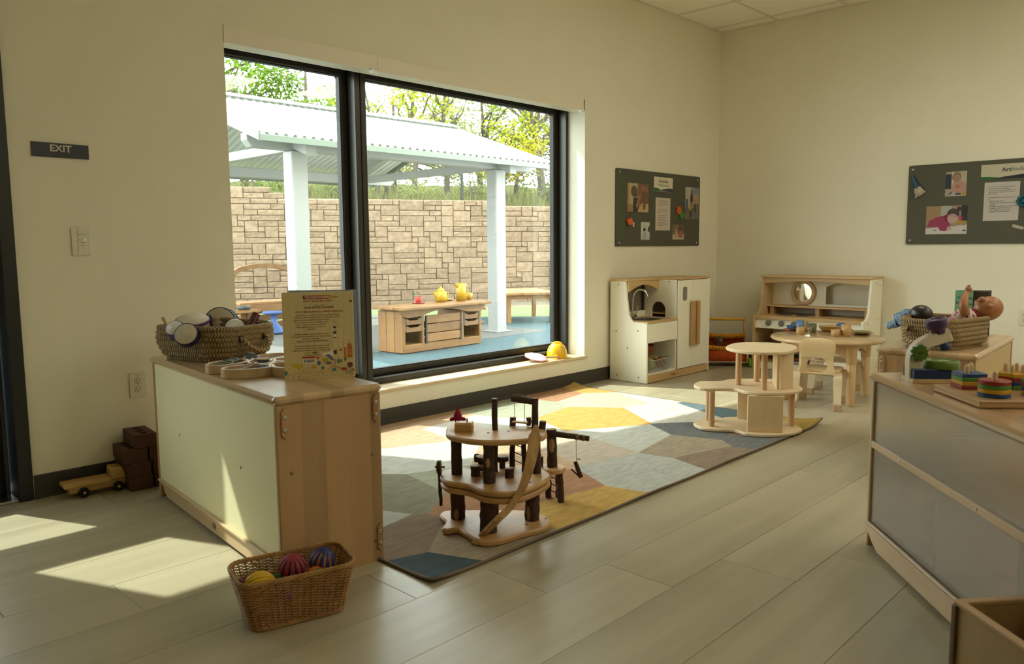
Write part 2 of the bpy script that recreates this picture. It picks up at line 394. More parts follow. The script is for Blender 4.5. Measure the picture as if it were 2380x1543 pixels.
# baseboards: dark rubber cove base
bb_m = mat('rubber_base', (.042, .037, .027), rough=.5, spec=.4)
pf = [(0, 0), (-.022, 0), (-.021, .004), (-.011, .012), (-.0075, .03), (-.006, .098), (-.003, .1016), (0, .1016)]
YZ = Matrix(((0, 0, 1, 0), (1, 0, 0, 0), (0, 1, 0, 0), (0, 0, 0, 1)))     # local (x,y,z) -> (z, x, y)
struct(MB().prism(pf, -5.872, -.001, M=YZ).build('baseboard_window', bb_m))
struct(MB().prism(pf, -8.999, -6.77, M=YZ).build('baseboard_door_side', bb_m))
struct(MB().prism(pf, .022, 8, M=rot('Z', -90) @ YZ).build('baseboard_right', bb_m))
# window: bronze frame, two panes, plywood stool
br = mat('bronze_frame', (.034, .030, .023), rough=.32, spec=.5, metal=.2)
gas = mat('black_gasket', (.01, .01, .009), rough=.6)
gl = glassmat('window_glass', (.90, .95, .93), .05)
wi = struct(MB().prism([[(-4.905, .224), (-2.03, .224), (-2.03, 2.19), (-4.905, 2.19)], [(-4.865, .262), (-4.015, .262), (-4.015, 2.15), (-4.865, 2.15)], [(-3.935, .262), (-2.058, .262), (-2.058, 2.15), (-3.935, 2.15)]], -.30, -.165, bev=.002, M=WX90).build('window_1', br))
for a, b in ((-4.865, -4.015), (-3.935, -2.058)):
    MB().prism([[(a, .262), (b, .262), (b, 2.15), (a, 2.15)], rrect(b - a - .09, 1.888 - .085, .012, 3, (a + b) / 2, 1.206)], -.296, -.245, bev=.006, M=WX90).build('sash', br, wi)
    MB().prism([rrect(b - a - .089, 1.888 - .084, .012, 3, (a + b) / 2, 1.206), rrect(b - a - .10, 1.888 - .095, .012, 3, (a + b) / 2, 1.206)], -.29, -.252, M=WX90).build('gasket', gas, wi)
    MB().box(((a + b) / 2, .272, 1.206), (b - a - .098, .004, 1.888 - .093)).build('pane', gl, wi)
MB().box((-3.975, .163, 1.206), (.006, .006, 1.93)).build('mullion_joint', gas, wi)
struct(MB().box((-3.457, .0775, .214), (2.895, .19, .02), bev=.003).build('trim_1', wood('sill_birch', (.70, .56, .36), (.60, .45, .27), 'x', .35)))
# roller-shade fascia above the glass
vm = mat('valance_metal', (.80, .74, .59), rough=.45)
for n, (a, b) in (('left', (-4.904, -3.968)), ('right', (-3.966, -2.05))):
    t = thing('shade_fascia', 'cream roller shade fascia above the ' + ('narrow left window pane' if n == 'left' else 'wide right window pane'), 'window shade', loc((a + b) / 2, 0, 2.104), 'shade fascias over the window')
    L_ = b - a
    MB().prism([(-.004, 0), (-.004, .086), (0, .0865), (.0, .003), (.10, .003), (.10, 0)], -L_/2, L_/2, M=YZ).build('cover', vm, t)
    MB().cyl((-L_/2 + .03, .06, .048), (L_/2 - .03, .06, .048), .032, n=16).build('shade_roll', mat('shade_fabric', (.75, .72, .62), rough=.9), t)
    MB().prism([(-.02, .012), (.02, .0), (.03, 0), (.024, -.014), (-.012, -.012), (-.024, .002)], 0, .03, bev=.002, M=loc(L_/2 - .03, .012, -.002) @ WX90).build('end_bracket', mat('clear_bracket', (.85, .86, .82), rough=.25), t)
# door at the left: black steel frame, leaf with two lites
blk = mat('black_steel', (.008, .009, .008), rough=.35, spec=.45)
dr = struct(MB().prism([(-6.76, 0), (-6.76, 2.30), (-5.88, 2.30), (-5.88, 0), (-5.935, 0), (-5.935, 2.24), (-6.705, 2.24), (-6.705, 0)], -.3, .022, bev=.003, M=WX90).build('door_1', blk))
MB().prism([(-6.69, 0), (-6.69, 2.26), (-5.95, 2.26), (-5.95, 0), (-5.965, 0), (-5.965, 2.24), (-6.675, 2.24), (-6.675, 0)], -.11, -.05, M=WX90).build('stop', blk, dr)
MB().prism([[(-6.70, .012), (-5.94, .012), (-5.94, 2.24), (-6.70, 2.24)], [(-6.577, .39), (-6.12, .39), (-6.12, .97), (-6.577, .97)], [(-6.577, 1.33), (-6.12, 1.33), (-6.12, 2.09), (-6.577, 2.09)]], -.16, -.115, bev=.002, M=WX90).build('leaf', blk, dr)
for z0, z1 in ((.39, .97), (1.33, 2.09)): MB().box((-6.3485, .14, (z0 + z1) / 2), (.457, .005, z1 - z0)).build('pane', gl, dr)
MB().tube([(-6.65, .115, 1.15), (-6.65, .075, 1.15), (-6.0, .075, 1.15), (-6.0, .115, 1.15)], .014, 10).build('push_bar', mat('brushed_steel', (.5, .5, .48), rough=.3, metal=1), dr)
MB().box((-6.32, .14, .006), (.77, .30, .012), bev=.003).build('threshold', mat('brushed_steel', 0), dr)
# ================================================================ OUTSIDE
rubber = mat('blue_rubber', (.045, .085, .10), rough=.85, spec=.2, col2=(.11, .16, .175), vscale=160, detail=1, vlo=.45, vhi=.6, bump=.3, bscale=160)
conc = mat('concrete', (.135, .135, .125), rough=.85, spec=.2, var=.12, vscale=3, bump=.05, bscale=60)
turf = mat('green_rubber', (.11, .15, .07), rough=.95, spec=.05, col2=(.15, .185, .09), vscale=90)
sandm = mat('pale_gravel', (.2, .175, .13), rough=.95, spec=.05, col2=(.15, .13, .095), vscale=40, bump=.4, bscale=60)
GZ = -.02
def slab(name, pts, z, m, t=.06):
    return struct(MB().prism(pts, z - t, z).build(name, m))
slab('ground_gravel', [(-14, .305), (26, .305), (26, 30), (-14, 30)], GZ - .012, sandm)
slab('ground_turf', [(-8, .306), (14, .306), (14, -4.5 + 3), (5.45, 4.75), (3.55, 6.16), (1.6, 7.55), (-2, 9.8), (-8, 9.8)], GZ - .006, turf, .04)
slab('ground_rubber', [(-8, .307), (6.3, .307), (2.53, 4.236), (2.044, 4.714), (.9, 5.9), (-.2, 6.95), (-8, 6.95)], GZ, rubber, .03)
pad = slab('ground_concrete', [(-3.5, 2.88), (.87, 2.89), (.84, 7.0), (-3.5, 7.0)], GZ + .004, conc, .05)
# --- pavilion
pv = thing('pavilion', 'white pavilion with corrugated metal gable roof over the concrete pad', 'pavilion', loc(0, 0, GZ))
wm = mat('white_steel', (.315, .32, .31), rough=.4); roofm = mat('white_metal_roof', (.58, .60, .57), rough=.35)
for px in (-2.52, .36):
    for py in (3.36, 6.40):
        po = MB().box((px, py, 1.04), (.18, .18, 2.08), bev=.012).build('post', wm, pv)
        MB().box((px, py, .012), (.26, .26, .012), bev=.003).build('base_plate', wm, po)
for py in (3.36, 6.40): MB().prism([(-3.07, .08), (-3.07, .15), (1.02, .15), (1.02, .08), (.97, .02), (-3.02, .02)], -.06, .06, bev=.006, M=loc(0, py, 2.06) @ WX90).build('eave_beam', wm, pv)
RY, RZ, EZ, EY = 4.88, 2.80, 2.13, 2.9
sl = (RZ - EZ) / (RY - EY)
for px in (-2.52, .36):
    MB().prism([(3.05, EZ - .12), (RY, RZ - .15), (2 * RY - 3.05, EZ - .12), (2 * RY - 3.05, EZ - .02), (RY, RZ - .03), (3.05, EZ - .02)], px - .06, px + .06, bev=.006, M=YZ).build('rafter', wm, pv)
    MB().box((px, RY, 2.13), (.10, 3.0, .10), bev=.006).build('tie_beam', wm, pv)
MB().box((-1.02, RY, RZ - .16), (4.1, .1, .12), bev=.006).build('ridge_beam', wm, pv)
for side in (0, 1):
    m = MB(); n = 42; x0, x1 = -3.15, 1.0; vs = []; fs = []; pr = []
    for i in range(n):          # trapezoid ribs running from eave to ridge
        x = x0 + (x1 - x0) * i / n; d = (x1 - x0) / n
        pr += [(x, 0), (x + d * .42, 0), (x + d * .56, .022), (x + d * .86, .022)]
    pr.append((x1, 0))
    ye, yr = (EY, RY) if side == 0 else (2 * RY - EY, RY)
    for yy, zz in ((ye, EZ), (yr, RZ)):
        for x, h in pr: vs.append((x, yy, zz + h + .02))
    N_ = len(pr)
    for yy, zz in ((ye, EZ), (yr, RZ)):
        for x, h in pr: vs.append((x, yy, zz + h + .014))
    for i in range(N_ - 1):
        q = (i, i + 1, N_ + i + 1, N_ + i); fs.append(q if side == 0 else q[::-1])
        q = (2*N_ + i, 3*N_ + i, 3*N_ + i + 1, 2*N_ + i + 1); fs.append(q if side == 0 else q[::-1])
    m.add(vs, fs); m.build('roof_sheet', roofm, pv)
    fasc = mat('eave_trim', (.17, .21, .165), rough=.5)
    MB().box(((x0 + x1) / 2, ye, EZ - .012), (x1 - x0, .02, .06), bev=.003).build('eave_trim', fasc, pv)
    for xe in (x0, x1):
        MB().prism([(ye, EZ - .04), (yr, RZ - .04), (yr, RZ + .05), (ye, EZ + .05)], xe - .012, xe + .012, M=YZ).build('rake_trim', fasc, pv)
MB().prism([(-.14, -.03), (0, .02), (.14, -.03), (.14, -.04), (0, .008), (-.14, -.04)], -3.16, 1.01, M=loc(0, RY, RZ + .065) @ YZ).build('ridge_cap', roofm, pv)
# --- unseen canopy added above the window, outlined to shape the sun patch
cn = thing('shading_canopy', 'unseen flat white canopy added above the window to shade it', 'canopy', loc(0, 0, 2.74))
MB().prism([(-5.62, .30), (-1.2, .30), (-1.2, .68), (-3.0, .84), (-4.75, 1.0), (-5.45, 1.30), (-5.62, 1.30)], 0, .10, bev=.01).build('deck', wm, cn)
for x in (-5.3, -3.4, -1.5): MB().prism([(.305, -.30), (.34, -.30), (.78, -.005), (.305, -.005)], x - .02, x + .02, bev=.003, M=YZ).build('bracket', wm, cn)
# --- random-ashlar block wall
WA = Vector((2.317, 8.449)); WD = Vector((4.7 - 2.317, 7.15 - 8.449)).normalized(); WANG = math.degrees(atan2(WD.y, WD.x))
WM = loc(WA.x, WA.y, GZ - .02) @ rot('Z', WANG)          # local x along the wall, -y faces the court
gw = bpy.data.objects.new('wall_garden', MB().box((1.0, .32, .93), (24, .4, 1.86)).data('wall_garden', mat('wall_core', (.19, .145, .10), rough=.95)))
COL.objects.link(gw); gw.matrix_world = WM; struct(gw)
stone_m = mat('split_face_block', (.275, .20, .135), rough=.95, spec=.1, col2=(.185, .13, .087), vscale=14, rand=.16, bump=.9, bscale=55, detail=6)
UW, UH = .118, .102
rnd = random.Random(3)
def top_of(x):          # stepped top (local z)
    return 22 if x < -2.06 else 21 if x < -1.38 else 20 if x < 2.4 else 19
occ = {}; stones = []
NX0, NX1 = int(-5.6 / UW), int(6.4 / UW)
sizes = [(4, 2), (4, 1), (3, 1), (3, 2), (2, 2), (4, 1), (2, 1), (5, 1)]
for zr in range(22):
    xi = NX0
    while xi < NX1:
        if (xi, zr) in occ or zr >= top_of((xi + .5) * UW): xi += 1; continue
        opts = sizes[:]; rnd.shuffle(opts); pick = (1, 1)
        for wdt, h in opts:
            if all((xi + a, zr + b) not in occ and zr + b < top_of((xi + a + .5) * UW) and xi + a < NX1 for a in range(wdt) for b in range(h)):
                if zr % 3 == 0 and h == 2 and rnd.random() < .2: continue
                pick = (wdt, h); break
        for a in range(pick[0]):
            for b in range(pick[1]): occ[xi + a, zr + b] = 1
        stones.append((xi, zr, pick)); xi += pick[0]
smesh = {}
def stone_mesh(wd, h):
    # rock face: 3 x 3 bulged grid with a chamfer that is wide along the top edge
    W_, H_ = wd * UW - .0025, h * UH - .0025; xs_ = [-W_/2, -W_/2 + .007, 0, W_/2 - .007, W_/2]; zs_ = [0, .005, H_ / 2, H_ - .016, H_]
    vs = []; R_ = random.Random(wd * 10 + h)
    for j, z in enumerate(zs_):
        for i, x in enumerate(xs_):
            d = -.0 if i in (0, 4) or j in (0, 4) else -.020 - R_.random() * .014
            vs.append((x, d, z))
    fs = [(j*5+i, j*5+i+1, (j+1)*5+i+1, (j+1)*5+i) for j in range(4) for i in range(4)]
    b0 = len(vs); vs += [(-W_/2, .13, 0), (W_/2, .13, 0), (W_/2, .13, H_), (-W_/2, .13, H_)]
    fs += [(20, 24, b0+2, b0+3), (0, 20, b0+3, b0), (4, b0+1, b0+2, 24), (0, b0, b0+1, 4)]
    return MB().add(vs, fs).data('stone', stone_m)
def stone_px(s):
    xi, zr, p = s; P = Vector((((xi + p[0] / 2) * UW), .0, (zr + p[1] / 2) * UH)); return WM @ P
def sees(P):
    d = cam.matrix_world.inverted() @ P
    if d.z >= 0: return False
    px, py = 1190 + d.x / -d.z * 1811.9, 771.5 - d.y / -d.z * 1811.9
    return 505 < px < 1340 and 380 < py < 740 and not (808 < px < 866)
bpy.context.view_layer.update()
seen = [s for s in stones if sees(stone_px(s))]
seen.sort(key=lambda s: -s[2][0] * s[2][1])
own = set(seen[:300]); rest = MB()
for s_ in stones:
    xi, zr, p = s_
    if p not in smesh: smesh[p] = stone_mesh(*p)
    M_ = loc((xi + p[0] / 2) * UW, .0, zr * UH)
    if s_ in own: inst('stone', smesh[p], gw, M_)
    else:
        me = smesh[p]; rest.add([tuple(v.co) for v in me.vertices], [tuple(q.vertices) for q in me.polygons], False, M_)
o = rest.build('stonework', stone_m, gw); o['kind'] = 'stuff'
print('stones', len(stones), len(seen))
# --- chain-link fence on top of the wall
fe = thing('chain_link_fence', 'black chain-link fence standing on top of the block wall', 'fence', WM)
fm = mat('black_fence', (.012, .014, .014), rough=.5)
for x in (-5.8, -3.3, -.72, 1.68, 4.1, 6.6): MB().cyl((x, .3, 1.86), (x, .3, 2.86), .03, n=10).build('post', fm, fe)
MB().tube([(-5.9, .3, 2.82), (6.9, .3, 2.82)], .021, 8).build('top_rail', fm, fe)
m = MB(); H0, H1 = 1.88, 2.82; st = .075
for i in range(int(13 / st)):
    x = -6 + i * st
    for sgn in (1, -1):
        a = Vector((x, .3, H0)); b = Vector((x + sgn * (H1 - H0) * .8, .3 + .004 * sgn, H1)); m.tube([a, b], 0.0028, 3, cap=False)
o = m.build('mesh', mat('fence_wire', (.05, .06, .055), rough=.4, metal=.6), fe); o['kind'] = 'stuff'
# --- outdoor play counter with drawers and a crate
cedar = wood('cedar', (.29, .145, .042), (.20, .09, .024), 'x', .55, rand=.12); cedar_z = wood('cedar_upright', (.29, .145, .042), (.20, .09, .024), 'z', .55, rand=.12)
dark = mat('black_bracket', (.02, .02, .02), rough=.5)
ct = thing('play_counter', 'long wooden outdoor play counter with drawers and a slatted crate bay', 'play kitchen', loc(-1.842, 2.529, GZ) @ rot('Z', 3.4))
Lc, Dc = 1.19, .40
for k in range(3):      # left end: three upright boards; right end the same
    for ex in (.012, Lc - .012): MB().box((ex, .07 + k * .13, .225), (.024, .126, .43), bev=.003).build('end_board', cedar_z, ct)
for k in range(3): MB().box((Lc / 2, -.05 + .168 * k + .035, .475), (Lc + .14, .164, .028), bev=.004).build('top_board', cedar, ct)
ap = [(-.055, .46), (-.02, .40), (.05, .375), (.24, .385)] + [(.24 + .71 * t, .385 + .055 * sin(pi * t)) for t in (.1, .25, .4, .5, .6, .75, .9)] + [(.95, .385), (1.14, .375), (1.21, .40), (1.245, .46)]
MB().prism(ap, .0, .022, bev=.002, M=loc(0, .0, 0) @ WX90).build('apron', cedar, ct)
MB().box((Lc / 2, .018, .05), (Lc - .02, .03, .085), bev=.004).build('kick_board', cedar, ct)
MB().box((Lc / 2, .2, .085), (Lc - .06, .38, .016)).build('bottom_shelf', cedar, ct)
MB().box((Lc / 2, .2, .443), (Lc - .06, .38, .012)).build('under_top', cedar, ct)
for x in (.02, .285, .885, 1.17): MB().box((x, .02, .245), (.03, .035, .33), bev=.003).build('stile', cedar_z, ct)
for x in (.30, .87): MB().box((x, .21, .245), (.016, .34, .31)).build('divider', cedar_z, ct)
for k in range(2): MB().box((.15 + k * .88, .385, .245), (.25, .016, .31)).build('back_panel', cedar_z, ct)
drw = MB().prism([(-.105, 0), (.105, 0), (.105, .062), (.085, .062), (.055, .046), (-.055, .046), (-.085, .062), (-.105, .062)], -.006, .006, bev=.001, M=WX90).data('drawer', cedar)
for x in (.155, 1.03):
    for z in (.30, .225):
        d_ = inst('drawer', drw, ct, loc(x, .01, z)); MB().box((0, .14, .004), (.2, .26, .008)).build('drawer_bottom', dark, d_)
        for s_ in (-1, 1): MB().box((s_ * .112, .02, .05), (.010, .05, .09)).build('runner', mat('grey_runner', (.13, .13, .12), rough=.5), d_)
for k in range(3): MB().box((.585, .002, .145 + k * .098), (.50, .016, .086 if k != 1 else .09), bev=.002).build('crate_slat', cedar, ct)
for x in (.325, .845): MB().box((x, .0, .235), (.022, .02, .30), bev=.002).build('crate_post', dark, ct)
for k in range(2): MB().box((.585, .36, .15 + k * .09), (.50, .014, .08)).build('crate_slat', cedar, ct)
sb = MB().box((Lc + .07, .2, .235), (.14, .26, .02), bev=.003).build('side_shelf', cedar, ct)
MB().prism([(0, 0), (.10, 0), (.02, -.12), (0, -.12)], -.02, .02, M=loc(Lc, .2, .225) @ WX90).build('bracket', cedar, sb)
ZT = GZ + .489
yel = mat('yellow_plastic', (.42, .25, .006), rough=.35); redp = mat('red_plastic', (.35, .016, .01), rough=.35); grn = mat('green_plastic', (.05, .35, .05), rough=.4)
t = thing('toy_teacup', 'red toy teacup on saucer standing on the play counter', 'teacup', loc(-1.36, 2.86, ZT)); MB().lathe([(.0, .0), (.062, .003), (.075, .010), (.072, .013), (.05, .008), (0, .007)], 20, cap=False).build('saucer', redp, t)
MB().lathe([(.026, .008), (.03, .02), (.043, .075), (.040, .075), (.027, .022), (0, .02)], 20, cap=False).build('cup', redp, t); MB().tube([(-.005, 0, .03), (-.045, .0, .11)], .005, 6).build('spoon', grn, t)
t = thing('toy_teapot', 'round yellow toy teapot with lid on the play counter', 'teapot', loc(-1.06, 2.83, ZT)); MB().lathe([(.0, 0), (.055, .002), (.072, .03), (.075, .07), (.062, .11), (.035, .13), (0, .132)], 22, cap=False).build('body', yel, t)
MB().lathe([(.042, .125), (.044, .135), (.03, .15), (.012, .158), (.016, .17), (.0, .178)], 18, cap=False).build('lid', yel, t); MB().tube([(-.065, 0, .06), (-.095, 0, .09), (-.108, 0, .12)], [.018, .013, .010], 8).build('spout', yel, t); MB().tube([(.06, 0, .11), (.105, 0, .10), (.105, 0, .05), (.065, 0, .04)], .009, 8).build('handle', yel, t)
t = thing('toy_pitcher', 'tall yellow toy pitcher with open handle on the play counter', 'pitcher', loc(-.80, 2.78, ZT)); MB().lathe([(.0, 0), (.055, .002), (.062, .20), (.058, .20), (.051, .008), (0, .006)], 22, cap=False).build('body', yel, t)
MB().prism([(-.058, .2), (-.095, .198), (-.058, .15)], -.016, .016, bev=.002, M=WX90).build('spout', yel, t); MB().tube([(.058, 0, .175), (.10, 0, .17), (.10, 0, .09), (.058, 0, .07)], .008, 8).build('handle', yel, t)
t = thing('toy_cup', 'small yellow toy cup behind the tall pitcher', 'cup', loc(-.60, 2.86, ZT)); MB().lathe([(.0, 0), (.033, .002), (.041, .08), (.038, .08), (.03, .006), (0, .005)], 18, cap=False).build('bowl', yel, t); MB().tube([(.0, 0, .03), (-.02, .0, .12)], .005, 6).build('spoon', grn, t)
t = MB().lathe([(0, 0), (.05, .003), (.075, .016), (.072, .019), (.05, .008), (0, .007)], 20, cap=False).build('toy_plate', yel, M=loc(-.86, 2.95, ZT)); tag(t, 'flat yellow toy plate lying left of the tall pitcher', 'plate')
# --- picnic table and its two benches
def bowed_table(name, label, cat, M, L_, D_, H_, group=None, leg=.05):
    t = thing(name, label, cat, M, group)
    n = 3
    for k in range(n): MB().box((0, -D_/2 + (k + .5) * D_ / n, H_ - .018), (L_, D_ / n - .004, .036), bev=.005).build('top_board', cedar, t)
    for s_ in (-1, 1):
        MB().box((0, s_ * (D_/2 - .06), H_ - .065), (L_ - .2, .03, .06), bev=.003).build('side_rail', cedar, t)
        MB().box((s_ * (L_/2 - .09), 0, H_ - .065), (.03, D_ - .14, .06), bev=.003).build('end_rail', cedar, t)
        for q in (-1, 1):
            pf_ = spl([(0, 0), (-.03, -.4 * H_), (0, -H_ + .04)], 6, False); w_ = leg
            lo = [(p[0] - w_ / 2, p[1]) for p in pf_] + [(p[0] + w_ / 2, p[1]) for p in pf_[::-1]]
            lo = [(q * s_ * -1 * p[0] * (1 if q * s_ < 0 else 1), p[1]) for p in lo]
            MB().prism(lo, -.03, .03, bev=.003, M=loc(s_ * (L_/2 - .10), q * (D_/2 - .07), H_ - .04) @ rot('Z', 0 if s_ > 0 else 180) @ WX90).build('leg', cedar_z, t)
            MB().box((s_ * (L_/2 - .12), q * (D_/2 - .085), H_ - .08), (.06, .012, .08), bev=.003).build('brace', mat('grey_runner', 0), t)
    return t
TA = math.degrees(atan2(.89, .58))
bowed_table('picnic_table', 'wooden outdoor table with curved legs behind the white post', 'table', loc(1.81, 4.28, GZ) @ rot('Z', TA), 1.25, .78, .44, leg=.07)
def block_bench(label, M):
    t = thing('bench', label, 'bench', M, 'benches at the outdoor table')
    for k in range(2): MB().box((0, -.085 + .17 * k, .225), (1.1, .165, .035), bev=.005).build('seat_board', cedar, t)
    for s_ in (-1, 1): MB().prism([(-.12, .205), (.12, .205), (.12, .14), (.07, 0), (-.07, 0), (-.12, .14)], s_ * .4 - .035, s_ * .4 + .035, bev=.003, M=YZ).build('leg', cedar_z, t)
    MB().box((0, 0, .17), (.74, .03, .06)).build('stretcher', cedar, t)
block_bench('low wooden bench between the play counter and the white post', loc(1.10, 4.72, GZ) @ rot('Z', TA))
block_bench('low wooden bench at the far right of the outdoor table', loc(2.52, 3.86, GZ) @ rot('Z', TA))
# --- arched play table at the back left, step shelf, wobble stool
ar = thing('arched_play_table', 'wooden outdoor play table with tall arched frame by the block wall', 'play table', loc(-1.50, 5.95, GZ) @ rot('Z', -2))
MB().prism(spl([(-.45, .30), (-.47, .50), (-.46, .70), (-.40, .83), (-.2, .885), (0, .90), (.2, .885), (.40, .83), (.46, .70), (.47, .50), (.45, .30)], 5, False) + spl([(.40, .30), (.42, .5), (.415, .68), (.37, .775), (.2, .825), (0, .84), (-.2, .825), (-.37, .775), (-.415, .68), (-.42, .5), (-.40, .30)], 5, False), -.03, .03, bev=.004, M=loc(0, .05, 0) @ WX90).build('arch', cedar_z, ar)
for k in range(3): MB().box((0, -.22 + k * .13, .385), (1.0, .126, .03), bev=.003).build('top_board', cedar, ar)
MB().box((0, -.27, .325), (.94, .025, .09), bev=.003).build('apron', cedar, ar)
for x in (-.45, .45):
    for y_ in (-.24, .1): MB().box((x, y_, .185), (.07, .06, .37), bev=.004).build('leg', cedar_z, ar)
for k in range(3): MB().box((0, .1, .06 + k * .1), (.86, .02, .085), bev=.003).build('back_slat', cedar, ar)
t = thing('step_table', 'small lower wooden side table holding a grey bowl', 'side table', loc(-2.05, 5.62, GZ)); MB().box((0, 0, .305), (.42, .30, .035), bev=.004).build('top', cedar, t)
for x in (-.17, .17):
    for y_ in (-.11, .11): MB().box((x, y_, .144), (.06, .05, .288), bev=.003).build('leg', cedar_z, t)
tag(MB().lathe([(0, 0), (.07, .002), (.095, .05), (.09, .05), (.065, .01), (0, .008)], 20, cap=False).build('grey_bowl', mat('slate_plastic', (.055, .065, .07), rough=.5), M=loc(-2.02, 5.58, GZ + .323)), 'dark grey bowl on the small side table', 'bowl')
tag(MB().box((0, 0, .02), (.10, .05, .04), bev=.01).build('toy_boat', mat('lime_plastic', (.55, .6, .02), rough=.4), M=loc(-1.22, 5.75, GZ + .401)), 'small yellow-green plastic toy on the arched play table', 'toy')
t = thing('wobble_stool', 'blue plastic wobble stool with flared base on the concrete', 'stool', loc(-1.72, 5.36, GZ + .004))
bl = mat('speckled_blue', (.028, .075, .24), rough=.55, col2=(.06, .13, .34), vscale=180, detail=1)
MB().lathe([(.10, .014), (.152, .018), (.15, .035), (.10, .075), (.055, .13), (.04, .18), (.04, .245), (.06, .262)], 26, cap=False).build('body', bl, t); MB().lathe([(0, .255), (.10, .258), (.142, .268), (.146, .285), (.13, .293), (0, .283)], 26, cap=False).build('seat', bl, t); MB().lathe([(0, 0), (.13, 0), (.15, .012), (.12, .016), (0, .016)], 26, cap=False).build('base_ring', mat('dark_rubber', (.03, .03, .03), rough=.8), t)
# --- hillside, grass and trees beyond the fence
HS = .10
hm = MB(); gx, gy = 30, 14; vs = []; rnd = random.Random(5)
for j in range(gy + 1):
    for i in range(gx + 1):
        u = -9 + 30 * i / gx; v = .5 + 26 * (j / gy) ** 1.5
        vs.append((u, v, 1.8 + HS * v + rnd.uniform(-.1, .1) * min(1, v / 3)))
hm.add(vs, [(j*(gx+1)+i, j*(gx+1)+i+1, (j+1)*(gx+1)+i+1, (j+1)*(gx+1)+i) for j in range(gy) for i in range(gx)], True)
o = hm.build('hill', mat('dry_grass', (.09, .088, .04), rough=1, spec=0, col2=(.05, .06, .022), vscale=1.2, detail=5), M=WM); struct(o)
gm = MB(); gm.k = 0
for q in range(5200):
    u = rnd.uniform(-5, 11); v = .6 + rnd.random() ** 2 * 8; z = 1.8 + HS * v; h = rnd.uniform(.12, .42); a = rnd.uniform(0, pi); w_ = rnd.uniform(.02, .05); lx, ly = rnd.uniform(-.1, .1), rnd.uniform(-.1, .1)
    gm.add([(u - w_ * cos(a), v - w_ * sin(a), z - .1), (u + w_ * cos(a), v + w_ * sin(a), z - .1), (u + lx, v + ly, z + h)], [(0, 1, 2)])
o = gm.build('grass', leafmat('grass_blade', (.17, .19, .06), (.23, .21, .10)), o); o['kind'] = 'stuff'
bark = mat('grey_bark', (.13, .105, .08), rough=.95, col2=(.075, .06, .045), vscale=18, stretch=(1, 1, .3), bump=.5, bscale=40)
LM = [leafmat('leaf_lime', (.24, .32, .025), (.42, .42, .04), .6), leafmat('leaf_green', (.085, .18, .022), (.20, .30, .035), .6), leafmat('leaf_gold', (.42, .32, .02), (.30, .34, .03), .6), leafmat('leaf_pale', (.19, .25, .065), (.27, .29, .10), .55)]
def tree(label, u, v, h, trunk_r, lean, crown, nleaf, lm, seed, leaf=.055, bare=.35, name='tree'):
    """crown: list of (du, dv, z, r) leaf clouds, each fed by its own bent branch"""
    R_ = random.Random(seed); z0 = 1.75 + HS * v
    t = thing(name, label, 'tree', WM @ loc(u, v, z0), 'trees beyond the fence')
    tr = [(lean * (k / 6) ** 1.4 * h + R_.uniform(-.05, .05), R_.uniform(-.05, .05), h * k / 6) for k in range(7)]
    m = MB(); m.tube(spl(tr, 3, False), [trunk_r * (1 - .75 * k / 18) for k in range(19)], 8).build('trunk', bark, t)
    b = MB(); lv = MB()
    for (du, dv, z, r_) in crown:
        f = min(.9, max(bare, z / h * .7)); i = int(f * 6); P0 = Vector(tr[i]); P1 = Vector((du, dv, z)); mid = P0.lerp(P1, .5) + Vector((R_.uniform(-.25, .25), R_.uniform(-.2, .2), R_.uniform(-.1, .3)))
        pts = spl([P0, P0.lerp(mid, .5) + Vector((R_.uniform(-.1, .1), 0, .08)), mid, mid.lerp(P1, .6) + Vector((R_.uniform(-.15, .15), 0, -.08)), P1], 4, False)
        b.tube(pts, [trunk_r * .42 * (1 - .8 * k / (len(pts) - 1)) for k in range(len(pts))], 6)
        for q in range(4):
            a, c = R_.uniform(0, 2 * pi), R_.uniform(-.4, .8); d = Vector((cos(a), .6 * sin(a), c)) * r_ * .9; s_ = pts[R_.randrange(len(pts) // 2, len(pts))]
            b.tube([s_, Vector(s_) + d * .5 + Vector((0, 0, .05)), Vector(s_) + d], [trunk_r * .13, trunk_r * .09, trunk_r * .03], 4, cap=False)
        n = int(nleaf * r_ ** 2)
        # leaves sit in small sprays so that the sky shows between them
        for q in range(n // 14):
            d = Vector((R_.gauss(0, 1), R_.gauss(0, .7), R_.gauss(0, .8))); d = d.normalized() * r_ * R_.random() ** .45
            cx, cy, cz = du + d.x, dv + d.y, z + d.z
            for w_ in range(14):
                p = Vector((cx + R_.gauss(0, .11), cy + R_.gauss(0, .11), cz + R_.gauss(0, .075))); s_ = leaf * R_.uniform(.6, 1.25)
                x_ = Vector((R_.gauss(0, 1), R_.gauss(0, 1), R_.gauss(0, .7))).normalized() * s_; y_ = x_.orthogonal().normalized() * s_ * .55
                lv.add([p - x_, p + y_, p + x_, p - y_], [(0, 1, 2, 3)])
    b.build('branches', bark, t); o = lv.build('foliage', lm, t); o['kind'] = 'stuff'
    return t
def cloud(R_, cu, cv, cz, ru, rz, n, r_=.55): return [(cu + R_.uniform(-ru, ru), cv + R_.uniform(-.8, .8), cz + R_.uniform(-rz, rz), r_ * R_.uniform(.7, 1.25)) for _ in range(n)]
Q = random.Random(11)
tree('dense green tree at the left edge above the pavilion roof', -3.1, 3.0, 3.4, .12, .02, cloud(Q, 0, 0, 2.5, 1.3, .9, 22), 1000, LM[1], 1)
tree('leafy green tree over the middle of the pavilion ridge', -1.2, 3.4, 3.0, .10, .03, cloud(Q, 0, 0, 2.1, 1.1, .75, 20), 1000, LM[1], 2)
tree('golden-green sapling right of the pavilion ridge tree', .0, 4.0, 2.6, .07, .03, cloud(Q, .0, 0, 1.75, .6, .6, 9, .42), 760, LM[0], 13)
